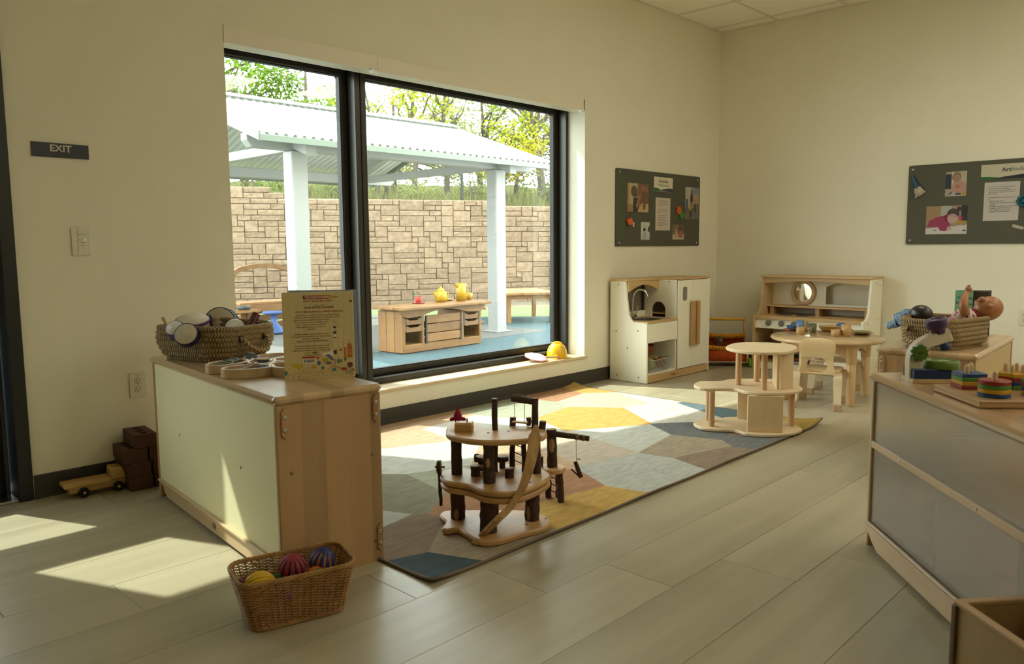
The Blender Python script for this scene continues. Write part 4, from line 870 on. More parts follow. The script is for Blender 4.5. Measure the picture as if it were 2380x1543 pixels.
def outlet(label, M):
    t = thing('wall_outlet', label, 'outlet', M, 'duplex wall outlets'); MB().prism(rrect(.072, .117, .003, 2), -.001, .0055, bev=.0015).build('plate', plate, t)
    for y_ in (.020, -.020):
        r_ = MB().prism([(.0175 * cos(a) if abs(cos(a)) < .83 else .0145 * (1 if cos(a) > 0 else -1), .0135 * sin(a) + y_) for a in [2 * pi * i / 28 for i in range(28)]], .005, .0072, bev=.0004).build('receptacle', plate, t)
        m = MB()
        for x_, h_ in ((-.0065, .0095), (.0065, .008)): m.box((x_, y_ + .003, .0073), (.0022, h_, .0006))
        m.box((-.0085, y_ + .003, .0073), (.004, .0018, .0006)); m.prism(circ(.0028, 12, 0, y_ - .0075), .0071, .0076); m.build('slots', slot, r_)
        MB().prism([[(q[0] * 1.06, y_ + (q[1] - y_) * 1.08) for q in [(.0175 * cos(a) if abs(cos(a)) < .83 else .0145 * (1 if cos(a) > 0 else -1), .0135 * sin(a) + y_) for a in [2 * pi * i / 28 for i in range(28)]]], [(.0175 * cos(a) if abs(cos(a)) < .83 else .0145 * (1 if cos(a) > 0 else -1), .0135 * sin(a) + y_) for a in [2 * pi * i / 28 for i in range(28)]]], .0050, .0057).build('recess', slot, r_)
    MB().sph((0, 0, .0055), (.003, .003, .001), 10, 6).build('screw', steel, t); return t
o = outlet('ivory outlet plate low on the wall beside the left shelf', loc(-5.415, -.001, .443) @ WX90); m = MB(); txt('1A-37', .008, loc(0, .044, .0058), m); m.build('legend', slot, o)
outlet('ivory outlet plate on the right wall at the picture edge', loc(-.001, -2.555, .525) @ rot('Z', -90) @ WX90)
# ================================================================ RUG AND TOYS IN THE MIDDLE
rug_cols = dict(taupe=(.42, .345, .245), brown=(.31, .235, .165), olive=(.30, .285, .205), pale=(.62, .62, .54), tan=(.62, .43, .28), cream=(.70, .66, .55), terra=(.46, .255, .145), gold=(.60, .385, .12), lgrey=(.52, .52, .455), navy=(.085, .115, .13), slate=(.20, .205, .195), blue=(.15, .21, .225), sage=(.43, .435, .32), ltan=(.60, .51, .39), ybr=(.44, .30, .075))
RM = [mat('rug_' + k, v, rough=1, spec=.05, col2=tuple(c * .72 for c in v), vscale=26, stretch=(.5, 1.6, 1), detail=8, bump=.5, bscale=420, vlo=.3, vhi=.7) for k, v in rug_cols.items()]
RI = {k: i for i, k in enumerate(rug_cols)}
seeds_px = [('navy', 1010, 1338), ('taupe', 1110, 1255), ('brown', 912, 1250), ('olive', 940, 1150), ('pale', 990, 1062), ('tan', 925, 1012), ('cream', 1055, 990), ('terra', 1255, 1130), ('terra', 1120, 1160), ('gold', 1380, 1178), ('lgrey', 1500, 1098), ('ltan', 1335, 1042), ('gold', 1395, 972), ('ltan', 1400, 925), ('cream', 1570, 962), ('pale', 1475, 1015), ('taupe', 1600, 1032), ('brown', 1705, 1062), ('slate', 1775, 1026), ('brown', 1725, 1000), ('blue', 1692, 950), ('ybr', 1868, 990), ('cream', 1515, 915), ('gold', 1370, 902), ('terra', 1285, 912), ('sage', 1185, 945), ('tan', 1000, 980), ('pale', 1150, 1000), ('slate', 1635, 1002), ('sage', 1080, 1120), ('tan', 1215, 1065)]
sd_ = [(k, at(x, y, z=.008)) for k, x, y in seeds_px] + [('sage', Vector((-4.75, -.35, 0))), ('terra', Vector((-5.1, -.9, 0))), ('gold', Vector((-5.1, -.25, 0))), ('lgrey', Vector((-5.15, -1.35, 0)))]
RX0, RX1, RY0, RY1 = -5.255, -2.185, -1.955, -.026
def clip(poly, a, b, c):        # keep a*x + b*y <= c
    o = []
    for i in range(len(poly)):
        p, q = poly[i-1], poly[i]; dp, dq = a * p[0] + b * p[1] - c, a * q[0] + b * q[1] - c
        if (dp <= 0) != (dq <= 0): t = dp / (dp - dq); o.append((p[0] + (q[0] - p[0]) * t, p[1] + (q[1] - p[1]) * t))
        if dq <= 0: o.append(q)
    return o
def rug_z(x, y):
    c1 = max(0, 1 - hypot(x - RX1, y - RY0) / .22); c2 = max(0, 1 - hypot(x - RX1, y - RY1) / .20); c3 = max(0, 1 - hypot(x - RX0, y - RY0) / .16)
    e = max(0, 1 - (y - RY0) / .05)
    return .0 + .030 * c1 ** 2 + .030 * c2 ** 2 + .008 * c3 ** 2 + .0025 * e * (1 + sin(x * 9) * .8)
rg = thing('area_rug', 'large rug patterned with angular patches of ochre, rust, grey and cream', 'rug', loc((RX0 + RX1) / 2, (RY0 + RY1) / 2, 0))
m = MB(); m.T = loc(-(RX0 + RX1) / 2, -(RY0 + RY1) / 2, 0); NXr, NYr = 40, 26
for (k, P) in sd_:
    cell = [(RX0, RY0), (RX1, RY0), (RX1, RY1), (RX0, RY1)]
    for (k2, Q_) in sd_:
        if Q_ is P: continue
        dx, dy = Q_.x - P.x, Q_.y - P.y
        if abs(dx) + abs(dy) < 1e-6: continue
        cell = clip(cell, dx, dy, (Q_.x ** 2 + Q_.y ** 2 - P.x ** 2 - P.y ** 2) / 2)
        if not cell: break
    if not cell: continue
    m.k = RI[k]; xa, xb = min(p[0] for p in cell), max(p[0] for p in cell)
    for i in range(NXr):
        a, b = RX0 + (RX1 - RX0) * i / NXr, RX0 + (RX1 - RX0) * (i + 1) / NXr
        if b < xa or a > xb: continue
        c1 = clip(clip(cell, -1, 0, -a), 1, 0, b)
        if len(c1) < 3: continue
        ya, yb = min(p[1] for p in c1), max(p[1] for p in c1)
        for j in range(NYr):
            c, d = RY0 + (RY1 - RY0) * j / NYr, RY0 + (RY1 - RY0) * (j + 1) / NYr
            if d < ya or c > yb: continue
            c2 = clip(clip(c1, 0, -1, -c), 0, 1, d)
            if len(c2) >= 3: m.add([(x, y, .009 + rug_z(x, y)) for x, y in c2], [tuple(range(len(c2)))], True)
m.build('pile', RM, rg)
m = MB(); m.T = loc(-(RX0 + RX1) / 2, -(RY0 + RY1) / 2, 0); bd = []
for (xa, ya), (xb, yb) in (((RX0, RY0), (RX1, RY0)), ((RX1, RY0), (RX1, RY1)), ((RX1, RY1), (RX0, RY1)), ((RX0, RY1), (RX0, RY0))):
    for q in range(40): x, y = xa + (xb - xa) * q / 40, ya + (yb - ya) * q / 40; bd.append((x, y, .0058 + rug_z(x, y)))
m.tube(bd, .0055, 8, closed=True).build('binding', mat('rug_binding', (.16, .115, .075), rough=.9), rg)
m = MB(); m.T = loc(-(RX0 + RX1) / 2, -(RY0 + RY1) / 2, 0); vs = []
for j in range(NYr + 1):
    for i in range(NXr + 1): x, y = RX0 + (RX1 - RX0) * i / NXr, RY0 + (RY1 - RY0) * j / NYr; vs.append((x, y, .001 + rug_z(x, y)))
m.add(vs, [(j*(NXr+1)+i, (j+1)*(NXr+1)+i, (j+1)*(NXr+1)+i+1, j*(NXr+1)+i+1) for j in range(NYr) for i in range(NXr)], True).build('backing', mat('rug_backing', (.12, .10, .075), rough=1), rg)
RUGZ = .0105
# --- branch-wood tree house
plum = wood('alder_board', (.56, .34, .135), (.42, .235, .085), 'x', .45, 10); barkd = mat('dark_bark', (.062, .028, .013), rough=.75, col2=(.032, .014, .007), vscale=22, stretch=(1, 1, .25), bump=.5, bscale=60, detail=5); heart = wood('branch_end', (.40, .25, .11), (.22, .12, .05), 'z', .6)
twine = mat('hemp_twine', (.34, .25, .13), rough=.9)
def branch(mb_t, name, p0, p1, r0, r1, wob=.0018, seed=0, scar=None, n=7):
    """bark-covered stick with sawn pale ends"""
    R_ = random.Random(seed); P0, P1 = Vector(p0), Vector(p1); pts = []; rs = []
    for i in range(n):
        f = i / (n - 1); pts.append(P0.lerp(P1, f) + Vector((R_.uniform(-wob, wob), R_.uniform(-wob, wob), 0)) * (0 if i in (0, n - 1) else 1)); rs.append((r0 + (r1 - r0) * f) * (1 + R_.uniform(-.05, .05)))
    m = MB(); m.T = mb_t['T']; m.tube(pts, rs, 14, cap=False); o = m.build(name, barkd, mb_t['o'])
    e = MB(); e.T = mb_t['T']; d = (P1 - P0).normalized()
    for P, r_, s_ in ((P0, rs[0], -1), (P1, rs[-1], 1)):
        M_ = Matrix.Translation(P) @ (d * s_).to_track_quat('Z', 'Y').to_matrix().to_4x4(); e.lathe([(r_, 0), (r_ * .93, .0008), (0, .0012)], 14, M_, cap=False)
    e.build('sawn_end', heart, o)
    if scar:
        s_ = MB(); s_.T = mb_t['T']; f, ang, w_, h_ = scar; c = P0.lerp(P1, f); rr = (r0 + (r1 - r0) * f); vs = []
        for q in range(16):
            a = 2 * pi * q / 16; th = radians(ang) + w_ * cos(a) / rr; vs.append(c + Vector((cos(th), sin(th), 0)) * (rr + .0012) + Vector((0, 0, h_ * sin(a))))
        th = radians(ang); vs.append(c + Vector((cos(th), sin(th), 0)) * (rr + .003)); s_.add(vs, [(q, (q + 1) % 16, 16) for q in range(16)]); s_.build('cut_scar', heart, o)
    return o
THB = Vector((-4.76, -1.74, RUGZ)); th = thing('tree_house', 'wooden toy tree house of bark branches with curved slide on the rug', 'toy house', Matrix.Translation(THB)); TT = dict(T=Matrix.Translation(-THB), o=th)
def board(name, pts, z0, z1, t=TT, n=5, bev=.006, m=plum):
    q = MB(); q.T = t['T']; return q.prism([p[:2] for p in spl([(*p, 0) for p in pts], n)], z0, z1, bev=bev, smooth=False).build(name, m, t['o'])
board('base_board', [(-4.862, -1.535), (-4.885, -1.575), (-4.90, -1.615), (-4.955, -1.655), (-4.955, -1.685), (-4.92, -1.705), (-4.935, -1.771), (-4.946, -1.86), (-4.886, -1.905), (-4.796, -1.915), (-4.696, -1.937), (-4.625, -1.91), (-4.59, -1.838), (-4.612, -1.745), (-4.682, -1.662), (-4.752, -1.585), (-4.82, -1.525)], RUGZ, RUGZ + .024)
mid = [(-4.90, -1.585), (-4.93, -1.66), (-4.905, -1.745), (-4.915, -1.85), (-4.858, -1.93), (-4.763, -1.94), (-4.625, -1.905), (-4.575, -1.84), (-4.585, -1.734), (-4.62, -1.64), (-4.66, -1.62), (-4.70, -1.67), (-4.75, -1.665), (-4.76, -1.60), (-4.77, -1.555), (-4.835, -1.535)]
board('lower_deck', [(x * .995 - 4.76 * .005, y * .995 - 1.74 * .005) for x, y in mid], .160, .182); board('upper_deck', mid, .186, .208)
board('roof_deck', [(-4.83, -1.545), (-4.89, -1.62), (-4.895, -1.70), (-4.878, -1.765), (-4.835, -1.825), (-4.755, -1.885), (-4.65, -1.905), (-4.575, -1.83), (-4.59, -1.74), (-4.655, -1.69), (-4.71, -1.655), (-4.70, -1.57), (-4.735, -1.515), (-4.785, -1.51)], .352, .374)
for i, (nm, a, b, r0, r1, sc) in enumerate((('post', (-4.843, -1.622, .034), (-4.843, -1.622, .161), .0285, .027, (.18, 215, .010, .022)), ('post', (-4.866, -1.814, .034), (-4.866, -1.814, .161), .032, .030, None), ('post', (-4.662, -1.847, .034), (-4.660, -1.847, .161), .029, .028, (.25, 190, .009, .030)), ('tall_post', (-4.715, -1.705, .034), (-4.722, -1.708, .498), .0095, .0115, None), ('deck_post', (-4.842, -1.618, .208), (-4.843, -1.617, .353), .0215, .0205, None), ('deck_post', (-4.835, -1.790, .208), (-4.832, -1.786, .353), .0225, .022, (.55, 215, .008, .018)), ('deck_post', (-4.625, -1.84, .208), (-4.628, -1.838, .353), .016, .015, None), ('ladder_rail', (-4.618, -1.70, .208), (-4.612, -1.70, .405), .0115, .012, None), ('ladder_rail', (-4.64, -1.785, .208), (-4.64, -1.785, .353), .0105, .0105, None), ('swing_post', (-4.600, -1.800, .208), (-4.590, -1.800, .492), .0165, .0125, None))):
    branch(TT, nm, a, b, r0, r1, seed=i, scar=sc)
branch(TT, 'swing_arm', (-4.592, -1.792, .478), (-4.628, -1.712, .486), .0125, .0135, seed=21)
branch(TT, 'rail_post', (-4.575, -1.75, .374), (-4.575, -1.75, .405), .010, .010, seed=22, n=3); branch(TT, 'rail_post', (-4.576, -1.822, .352), (-4.574, -1.826, .402), .014, .014, seed=23, n=3)
def rope(t, pts, r_=.0013, name='string'): m = MB(); m.T = t['T']; return m.tube(spl(pts, 4, False), r_, 5).build(name, twine, t['o'])
rope(TT, [(-4.623, -1.722, .50), (-4.626, -1.722, .47), (-4.627, -1.724, .405), (-4.628, -1.726, .395)]); rope(TT, [(-4.606, -1.760, .498), (-4.609, -1.760, .47), (-4.612, -1.764, .405), (-4.612, -1.766, .395)])
rope(TT, [(-4.628, -1.718, .50), (-4.618, -1.730, .502), (-4.612, -1.745, .501), (-4.603, -1.765, .497)], .002)
m = MB(); m.T = TT['T']; m.box((0, 0, 0), (.062, .022, .006), bev=.001, M=loc(-4.62, -1.746, .394) @ rot('Z', -66)).build('swing_seat', plum, th)
for z_ in (.235, .268, .30, .333): m = MB(); m.T = TT['T']; m.tube([(-4.617, -1.70, z_), (-4.64, -1.785, z_)], .0022, 6).build('rung', mat('rung_red', (.10, .035, .018), rough=.6), th)
# slide: bent ash lath from the roof deck to the rug
sl_ = [at(1247, 988, y=-1.925), at(1243, 1015, y=-1.935), at(1236, 1060, y=-1.95), at(1226, 1100, y=-1.958), at(1210, 1142, y=-1.955), at(1186, 1178, y=-1.94), at(1152, 1212, y=-1.92), at(1120, 1245, z=.032), at(1102, 1263, z=.016)]
sp = spl(sl_, 5, False)
m = MB(); m.T = TT['T']; vs = []; fs = []; nS = len(sp); wn = Vector((.50, -.55, .0)).normalized()
for i, p in enumerate(sp):
    f = i / (nS - 1); P = Vector(p); t_ = (Vector(sp[min(i + 1, nS - 1)]) - Vector(sp[max(i - 1, 0)])).normalized(); u_ = wn - t_ * wn.dot(t_); u_.normalize(); n_ = t_.cross(u_)
    hw = .5 * (.012 + .044 * sin(pi * min(1, f / .30) * .5) if f < .12 else .046 - .022 * min(1, (f - .12) / .45))
    for a, b in ((-1, -1), (1, -1), (1, 1), (-1, 1)): vs.append(P + u_ * (a * hw) + n_ * (b * .0042))
for i in range(nS - 1):
    for j in range(4): fs.append((i*4+j, i*4+(j+1) % 4, (i+1)*4+(j+1) % 4, (i+1)*4+j))
fs += [(3, 2, 1, 0), (nS*4-4, nS*4-3, nS*4-2, nS*4-1)]
o = m.add(vs, fs).build('slide', wood('ash_lath', (.56, .36, .15), (.36, .20, .075), 'z', .45, 26), th)
m = MB(); m.T = TT['T']; m.sph(tuple(at(1247, 1014, y=-1.937)), (.008, .006, .008), 12, 8).build('peg', heart, o)
br2 = MB(); br2.T = TT['T']; br2.cyl((-4.875, -1.585, .235), (-4.90, -1.555, .236), .0045, n=8).build('wheel_axle', heart, th); branch(TT, 'wheel_disc', (-4.884, -1.572, .236), (-4.893, -1.562, .236), .026, .026, seed=31, n=3)
branch(TT, 'side_stick', (-4.872, -1.555, .075), (-4.885, -1.565, .225), .006, .008, seed=32)
m = MB(); m.T = TT['T']
for x, y, z in ((-4.90, -1.60, .208), (-4.73, -1.90, .208), (-4.80, -1.72, .034), (-4.72, -1.87, .034), (-4.62, -1.88, .034), (-4.77, -1.72, .374), (-4.70, -1.76, .374), (-4.64, -1.73, .374)): m.prism(circ(.006, 10, x, y), z - .002, z + .0006)
m.build('dowel_plugs', mat('dowel_dark', (.03, .015, .008), rough=.7), th)
# crane tower standing beside it
CTB = Vector((-4.375, -1.705, RUGZ)); cr = thing('crane_tower', 'branch tower with ladder legs and a bucket hanging from its arm', 'toy crane', Matrix.Translation(CTB)); CT = dict(T=Matrix.Translation(-CTB), o=cr)
m = MB(); m.T = CT['T']; m.prism(circ(.056, 28, -4.376, -1.702), .134, .154, bev=.004).build('platform', plum, cr)
for i, (a, b, r0, r1, nm) in enumerate((((-4.365, -1.671, RUGZ), (-4.370, -1.672, .135), .0135, .0130, 'leg'), ((-4.375, -1.748, RUGZ), (-4.378, -1.745, .135), .0145, .0140, 'leg'), ((-4.335, -1.70, RUGZ), (-4.338, -1.70, .135), .012, .012, 'leg'), ((-4.376, -1.702, .154), (-4.378, -1.700, .316), .0225, .020, 'mast'))): branch(CT, nm, a, b, r0, r1, seed=40 + i, scar=(.6, 220, .012, .03) if nm == 'mast' else None)
for z_ in (.045, .075, .105): m = MB(); m.T = CT['T']; m.tube([(-4.366, -1.673, z_), (-4.376, -1.746, z_ - .002)], .0025, 6).build('rung', mat('rung_red', 0), cr)
branch(CT, 'arm', (-4.395, -1.685, .302), (-4.295, -1.835, .282), .0125, .0105, seed=50); branch(CT, 'crank_block', (-4.405, -1.655, .155), (-4.406, -1.655, .195), .0155, .0155, seed=51, n=3)
m = MB(); m.T = CT['T']; m.cyl((-4.406, -1.655, .195), (-4.406, -1.655, .222), .0055, .0045, n=8).build('crank_pin', heart, cr)
for k in range(5): q = .68 + k * .028; c = Vector((-4.395, -1.685, .302)).lerp(Vector((-4.295, -1.835, .282)), q + (.07 if k > 2 else 0)); m = MB(); m.T = CT['T']; m.tube([c + Vector((.0, 0, 0)) + Vector((.55, .83, 0)) * .0126 * cos(a) + Vector((0, 0, 1)) * .0128 * sin(a) for a in [2 * pi * w_ / 12 for w_ in range(12)]], .0016, 5, closed=True).build('string_wrap', twine, cr)
bx_ = Vector((-4.395, -1.685, .302)).lerp(Vector((-4.295, -1.835, .282)), .70)
rope(CT, [bx_ + Vector((0, 0, -.01)), bx_ + Vector((0, 0, -.05)), bx_ + Vector((.001, 0, -.098))]); rope(CT, [(-4.398, -1.66, .30), (-4.412, -1.652, .26), (-4.418, -1.646, .235), (-4.410, -1.652, .215), (-4.404, -1.657, .222)])
rope(CT, [bx_ + Vector((.0, 0, -.098)), bx_ + Vector((.006, -.010, -.092)), bx_ + Vector((.01, -.014, -.10))], .002, 'hook')
branch(CT, 'bucket', bx_ + Vector((-.004, .002, -.105)), bx_ + Vector((.012, -.016, -.172)), .0085, .0100, seed=55, n=4); branch(CT, 'spout', bx_ + Vector((.004, -.008, -.165)), bx_ + Vector((-.014, .016, -.138)), .0035, .003, seed=56, n=3)
# loose pieces on the tree house
t = thing('gnome_figure', 'magenta felt gnome with pointed hood on the roof deck', 'doll', loc(-4.775, -1.553, .374)); felt = mat('magenta_felt', (.24, .006, .04), rough=.95, bump=.2, bscale=300)
MB().lathe([(0, 0), (.010, .001), (.012, .02), (.0155, .030), (.0165, .044), (.012, .056), (.006, .066), (.0035, .076), (.004, .080), (0, .082)], 16, cap=False).build('robe', felt, t)
for s_ in (-1, 1): MB().tube([(s_ * .008, -s_ * .009, .032), (s_ * .018, -s_ * .018, .028), (s_ * .023, -s_ * .022, .027)], [.008, .0075, .005], 8).build('arm', felt, t)
t = thing('toy_mailbox', 'small wooden block oven with chimney peg on the roof deck', 'toy', loc(-4.812, -1.630, .374) @ rot('Z', -52)); MB().prism([[(-.024, 0), (.024, 0), (.024, .030), (.018, .036), (-.018, .036), (-.024, .030)][::1], [(-.012, .006), (.012, .006), (.012, .020), (-.012, .020)]], -.034, .034, bev=.002, M=Matrix(((0, 0, 1, 0), (1, 0, 0, 0), (0, 1, 0, 0), (0, 0, 0, 1)))).build('body', plum, t); MB().cyl((.012, 0, .035), (.012, 0, .050), .0035, n=8).build('chimney', heart, t)
MB().box((.0, 0, .013), (.05, .023, .013)).build('inside', mat('oven_dark', (.03, .018, .01), rough=.9), t)
for i, (x, y, r_, h_, lb) in enumerate(((-4.812, -1.690, .0185, .040, 'log stool at the left of the upper deck'), (-4.738, -1.80, .017, .036, 'log stool in the middle of the upper deck by the slide'))):
    t = thing('log_stool', lb, 'toy stool', loc(x, y, .208), 'log furniture on the upper deck'); branch(dict(T=Matrix(), o=t), 'log', (0, 0, 0), (0, 0, h_), r_, r_, seed=60 + i, n=3)
t = thing('log_table', 'round bark-edged toy table behind the front deck post', 'toy table', loc(-4.735, -1.685, .208), 'log furniture on the upper deck'); branch(dict(T=Matrix(), o=t), 'top', (-.01, .035, .040), (-.01, .035, .056), .026, .026, seed=70, n=3); branch(dict(T=Matrix(), o=t), 'trunk', (-.01, .03, 0), (-.01, .035, .042), .012, .012, seed=71, n=3)
t = thing('log_bench', 'flat bark-edged toy bench beside the left stool', 'toy bench', loc(-4.775, -1.672, .208) @ rot('Z', -45), 'log furniture on the upper deck'); MB().box((0, 0, .026), (.05, .018, .010), bev=.003).build('seat', plum, t)
for s_ in (-1, 1): MB().box((s_ * .018, 0, .0105), (.010, .014, .021), bev=.001).build('leg', barkd, t)
t = thing('log_table', 'second round bark-edged toy table at the back of the deck', 'toy table', loc(-4.665, -1.69, .208), 'log furniture on the upper deck'); branch(dict(T=Matrix(), o=t), 'top', (0, 0, .030), (0, 0, .048), .0255, .0255, seed=72, n=3); branch(dict(T=Matrix(), o=t), 'trunk', (0, 0, 0), (0, 0, .031), .012, .012, seed=73, n=3)
# --- plywood doll house
birch = wood('birch_ply', (.78, .63, .41), (.70, .54, .33), 'y', .42, 7); birch_z = wood('birch_panel', (.80, .62, .37), (.71, .53, .30), 'z', .42, 6); bpost = wood('beech_dowel', (.62, .40, .215), (.54, .33, .165), 'z', .45)
DHB = Vector((-2.58, -1.68, RUGZ)); dh = thing('doll_house', 'three-tier open plywood doll house with round posts on the rug', 'doll house', Matrix.Translation(DHB)); DT = dict(T=Matrix.Translation(-DHB), o=dh)
lowr = [(-2.765, -1.42), (-2.65, -1.395), (-2.585, -1.455), (-2.47, -1.50), (-2.335, -1.66), (-2.335, -1.78), (-2.40, -1.87), (-2.47, -1.955), (-2.60, -1.965), (-2.74, -1.885), (-2.79, -1.775), (-2.765, -1.685), (-2.815, -1.60), (-2.84, -1.515)]
board('base_shelf', [(x - .01, y - .005) for x, y in lowr], RUGZ, RUGZ + .018, DT, 4, .004, birch)
board('middle_shelf', [(-2.745, -1.405), (-2.62, -1.375), (-2.55, -1.455), (-2.42, -1.48), (-2.275, -1.63), (-2.27, -1.77), (-2.345, -1.855), (-2.43, -1.935), (-2.57, -1.945), (-2.705, -1.86), (-2.745, -1.75), (-2.71, -1.645), (-2.77, -1.57), (-2.815, -1.49)], .236, .254, DT, 4, .004, birch)
board('top_shelf', [(-2.72, -1.60), (-2.60, -1.55), (-2.47, -1.545), (-2.37, -1.64), (-2.335, -1.79), (-2.40, -1.875), (-2.52, -1.925), (-2.68, -1.935), (-2.785, -1.84), (-2.79, -1.71)], .474, .492, DT, 4, .004, birch)
for x, y, z0, z1 in ((-2.785, -1.550, .0285, .236), (-2.470, -1.888, .0285, .236), (-2.655, -1.455, .0285, .236), (-2.579, -1.606, .254, .474), (-2.635, -1.795, .254, .474), (-2.405, -1.635, .254, .474)): m = MB(); m.T = DT['T']; m.cyl((x, y, z0), (x, y, z1), .0175, n=24).build('post', bpost, dh)
def panel(a, b, z0, z1, name='panel'):
    L_ = hypot(b[0] - a[0], b[1] - a[1]); an = math.degrees(atan2(b[1] - a[1], b[0] - a[0])); m = MB(); m.T = DT['T']; m.box((L_ / 2, 0, (z0 + z1) / 2), (L_, .016, z1 - z0), bev=.002, M=loc(a[0], a[1], 0) @ rot('Z', an)).build(name, birch_z, dh)
panel((-2.768, -1.765), (-2.655, -1.922), .0285, .236); panel((-2.49, -1.56), (-2.47, -1.63), .0285, .236); panel((-2.572, -1.862), (-2.465, -1.885), .254, .474); panel((-2.385, -1.735), (-2.560, -1.845), .254, .474)
# --- wicker basket with balls
wick = mat('willow', (.40, .215, .065), rough=.55, col2=(.28, .135, .035), vscale=30); wick2 = mat('willow_dark', (.36, .19, .055), rough=.55, col2=(.26, .125, .03), vscale=30)  # second willow slightly darker, for stakes, foot cords and base
WBM = loc(-5.662, -1.795, 0) @ rot('Z', -15); wb = thing('wicker_basket', 'small rectangular willow basket of balls on the floor by the shelf', 'basket', WBM); WHt = .152
def wpath(f, n=13):
    return rrect(.272 + .062 * f, .160 + .040 * f, .035 + .012 * f, n)
def resamp(p, N_):
    L_ = [0]
    for i in range(len(p)): L_.append(L_[-1] + hypot(p[(i+1) % len(p)][0] - p[i][0], p[(i+1) % len(p)][1] - p[i][1]))
    o = []; k = 0
    for j in range(N_):
        d = L_[-1] * j / N_
        while L_[k+1] < d: k += 1
        t_ = (d - L_[k]) / max(1e-9, L_[k+1] - L_[k]); a, b = p[k], p[(k+1) % len(p)]; o.append((a[0] + (b[0] - a[0]) * t_, a[1] + (b[1] - a[1]) * t_))
    return o
NS = 48; m = MB(); rows = 30
for i in range(rows):                       # woven weft: each row passes in front of and behind the stakes in turn
    f = (i + .5) / rows; p = resamp(wpath(f), NS * 4); pts = []
    for j, (x, y) in enumerate(p):
        a, b = p[j-1], p[(j+1) % len(p)]; nx, ny = (b[1] - a[1]), -(b[0] - a[0]); l_ = hypot(nx, ny); w_ = .0032 * cos(2 * pi * (j / 4) / 2 + pi * (i % 2))
        pts.append((x + nx / l_ * w_, y + ny / l_ * w_, .010 + f * (WHt - .022)))
    m.tube(pts, .0019, 4, closed=True)
o = m.build('weft', wick, wb); o['kind'] = 'stuff'
sa, sb_ = resamp(wpath(0), NS), resamp(wpath(1), NS)
for j in range(NS): MB().tube([(sa[j][0], sa[j][1], .004), ((sa[j][0] + sb_[j][0]) / 2, (sa[j][1] + sb_[j][1]) / 2, WHt / 2), (sb_[j][0], sb_[j][1], WHt - .006)], .0026, 5).build('stake', wick2, wb)
for q in range(3):                           # twisted rim and foot cords
    pr_ = resamp(wpath(1.03), 120); MB().tube([(x, y, WHt - .004 + .0042 * sin(2 * pi * (j / 120 * 22 + q / 3))) if False else (x * (1 + .010 * cos(2 * pi * (j / 120 * 22 + q / 3))), y * (1 + .016 * cos(2 * pi * (j / 120 * 22 + q / 3))), WHt - .003 + .0050 * sin(2 * pi * (j / 120 * 22 + q / 3))) for j, (x, y) in enumerate(pr_)], .0042, 6, closed=True).build('rim_cord', wick, wb)
    pr_ = resamp(wpath(-.02), 120); MB().tube([(x * (1 + .008 * cos(2 * pi * (j / 120 * 18 + q / 3))), y * (1 + .012 * cos(2 * pi * (j / 120 * 18 + q / 3))), .0085 + .0042 * sin(2 * pi * (j / 120 * 18 + q / 3))) for j, (x, y) in enumerate(pr_)], .0036, 6, closed=True).build('foot_cord', wick2, wb)
MB().prism(wpath(-.05), .004, .010).build('base', wick2, wb)
def wbp(x, y, z): return (WBM @ Vector((x, y, z)))
def striped_ball(name, label, P, r_, mats, n=11, tw=.0, gap=0, raise_=0, M=None, cat='ball'):
    t = thing(name, label, cat, Matrix.Translation(P) @ (M or Matrix()), 'play balls in the willow basket'); N_, K_ = 12, 6
    if len(mats) > 1: MB().sph((0, 0, 0), r_ * .93, 32, 20).build('core', mats[1], t)
    m = MB()
    for s_ in range(n):                    # raised gores tapering to the poles
        vs = []; fs = []
        for i in range(N_ + 1):
            ph = radians(4) + (pi - radians(8)) * i / N_; wd_ = (pi / n) * (1 - gap * max(0, sin(ph)) ** .7)
            for j in range(K_ + 1):
                u_ = j / K_ * 2 - 1; a = 2 * pi * s_ / n + wd_ * u_ + tw * (ph - pi / 2); rr = r_ * (1 + raise_ * (1 - u_ * u_)) * (1 if abs(u_) < .99 else .96); vs.append((rr * sin(ph) * cos(a), rr * sin(ph) * sin(a), rr * cos(ph)))
        for i in range(N_):
            for j in range(K_): fs.append((i*(K_+1)+j, (i+1)*(K_+1)+j, (i+1)*(K_+1)+j+1, i*(K_+1)+j+1))
        m.add(vs, fs, True)
    m.build('gores', mats[0], t)
    for s_ in (1, -1): MB().lathe([(r_ * sin(radians(30)) , r_ * cos(radians(30))), (r_ * sin(radians(20)), r_ * cos(radians(20)) * 1.001), (r_ * sin(radians(10)), r_ * cos(radians(10)) * 1.002), (0, r_ * 1.002)], 28, rot('X', 0 if s_ > 0 else 180), cap=False).build('pole_cap', mats[0], t)
    return t
mag = mat('magenta_rubber', (.235, .018, .035), rough=.55); blk2 = mat('ball_black', (.006, .006, .010), rough=.7); blu = mat('blue_rubber_ball', (.012, .022, .13), rough=.5); ora = mat('orange_rubber', (.42, .15, .02), rough=.6); yl2 = mat('yellow_ball', (.60, .37, .004), rough=.4); gr2 = mat('green_ball', (.03, .14, .02), rough=.5); or2 = mat('orange_ball', (.45, .09, .006), rough=.5); pur = mat('purple_ball', (.20, .03, .16), rough=.5); drd = mat('dark_red_ball', (.14, .003, .003), rough=.3)
striped_ball('ball', 'magenta slotted ball on top of the willow basket', wbp(.0, -.005, .142), .040, [mag, blk2], 12, gap=.28, M=rot('X', 14) @ rot('Y', -8))
striped_ball('ball', 'blue ball with orange slots at the back of the willow basket', wbp(.098, .022, .130), .0405, [blu, ora], 11, gap=.42, tw=.25, M=rot('X', 22) @ rot('Y', 16))
striped_ball('ball', 'yellow ridged ball at the left of the willow basket', wbp(-.100, -.022, .108), .044, [yl2], 20, raise_=.09, M=rot('Y', 76) @ rot('X', 22))
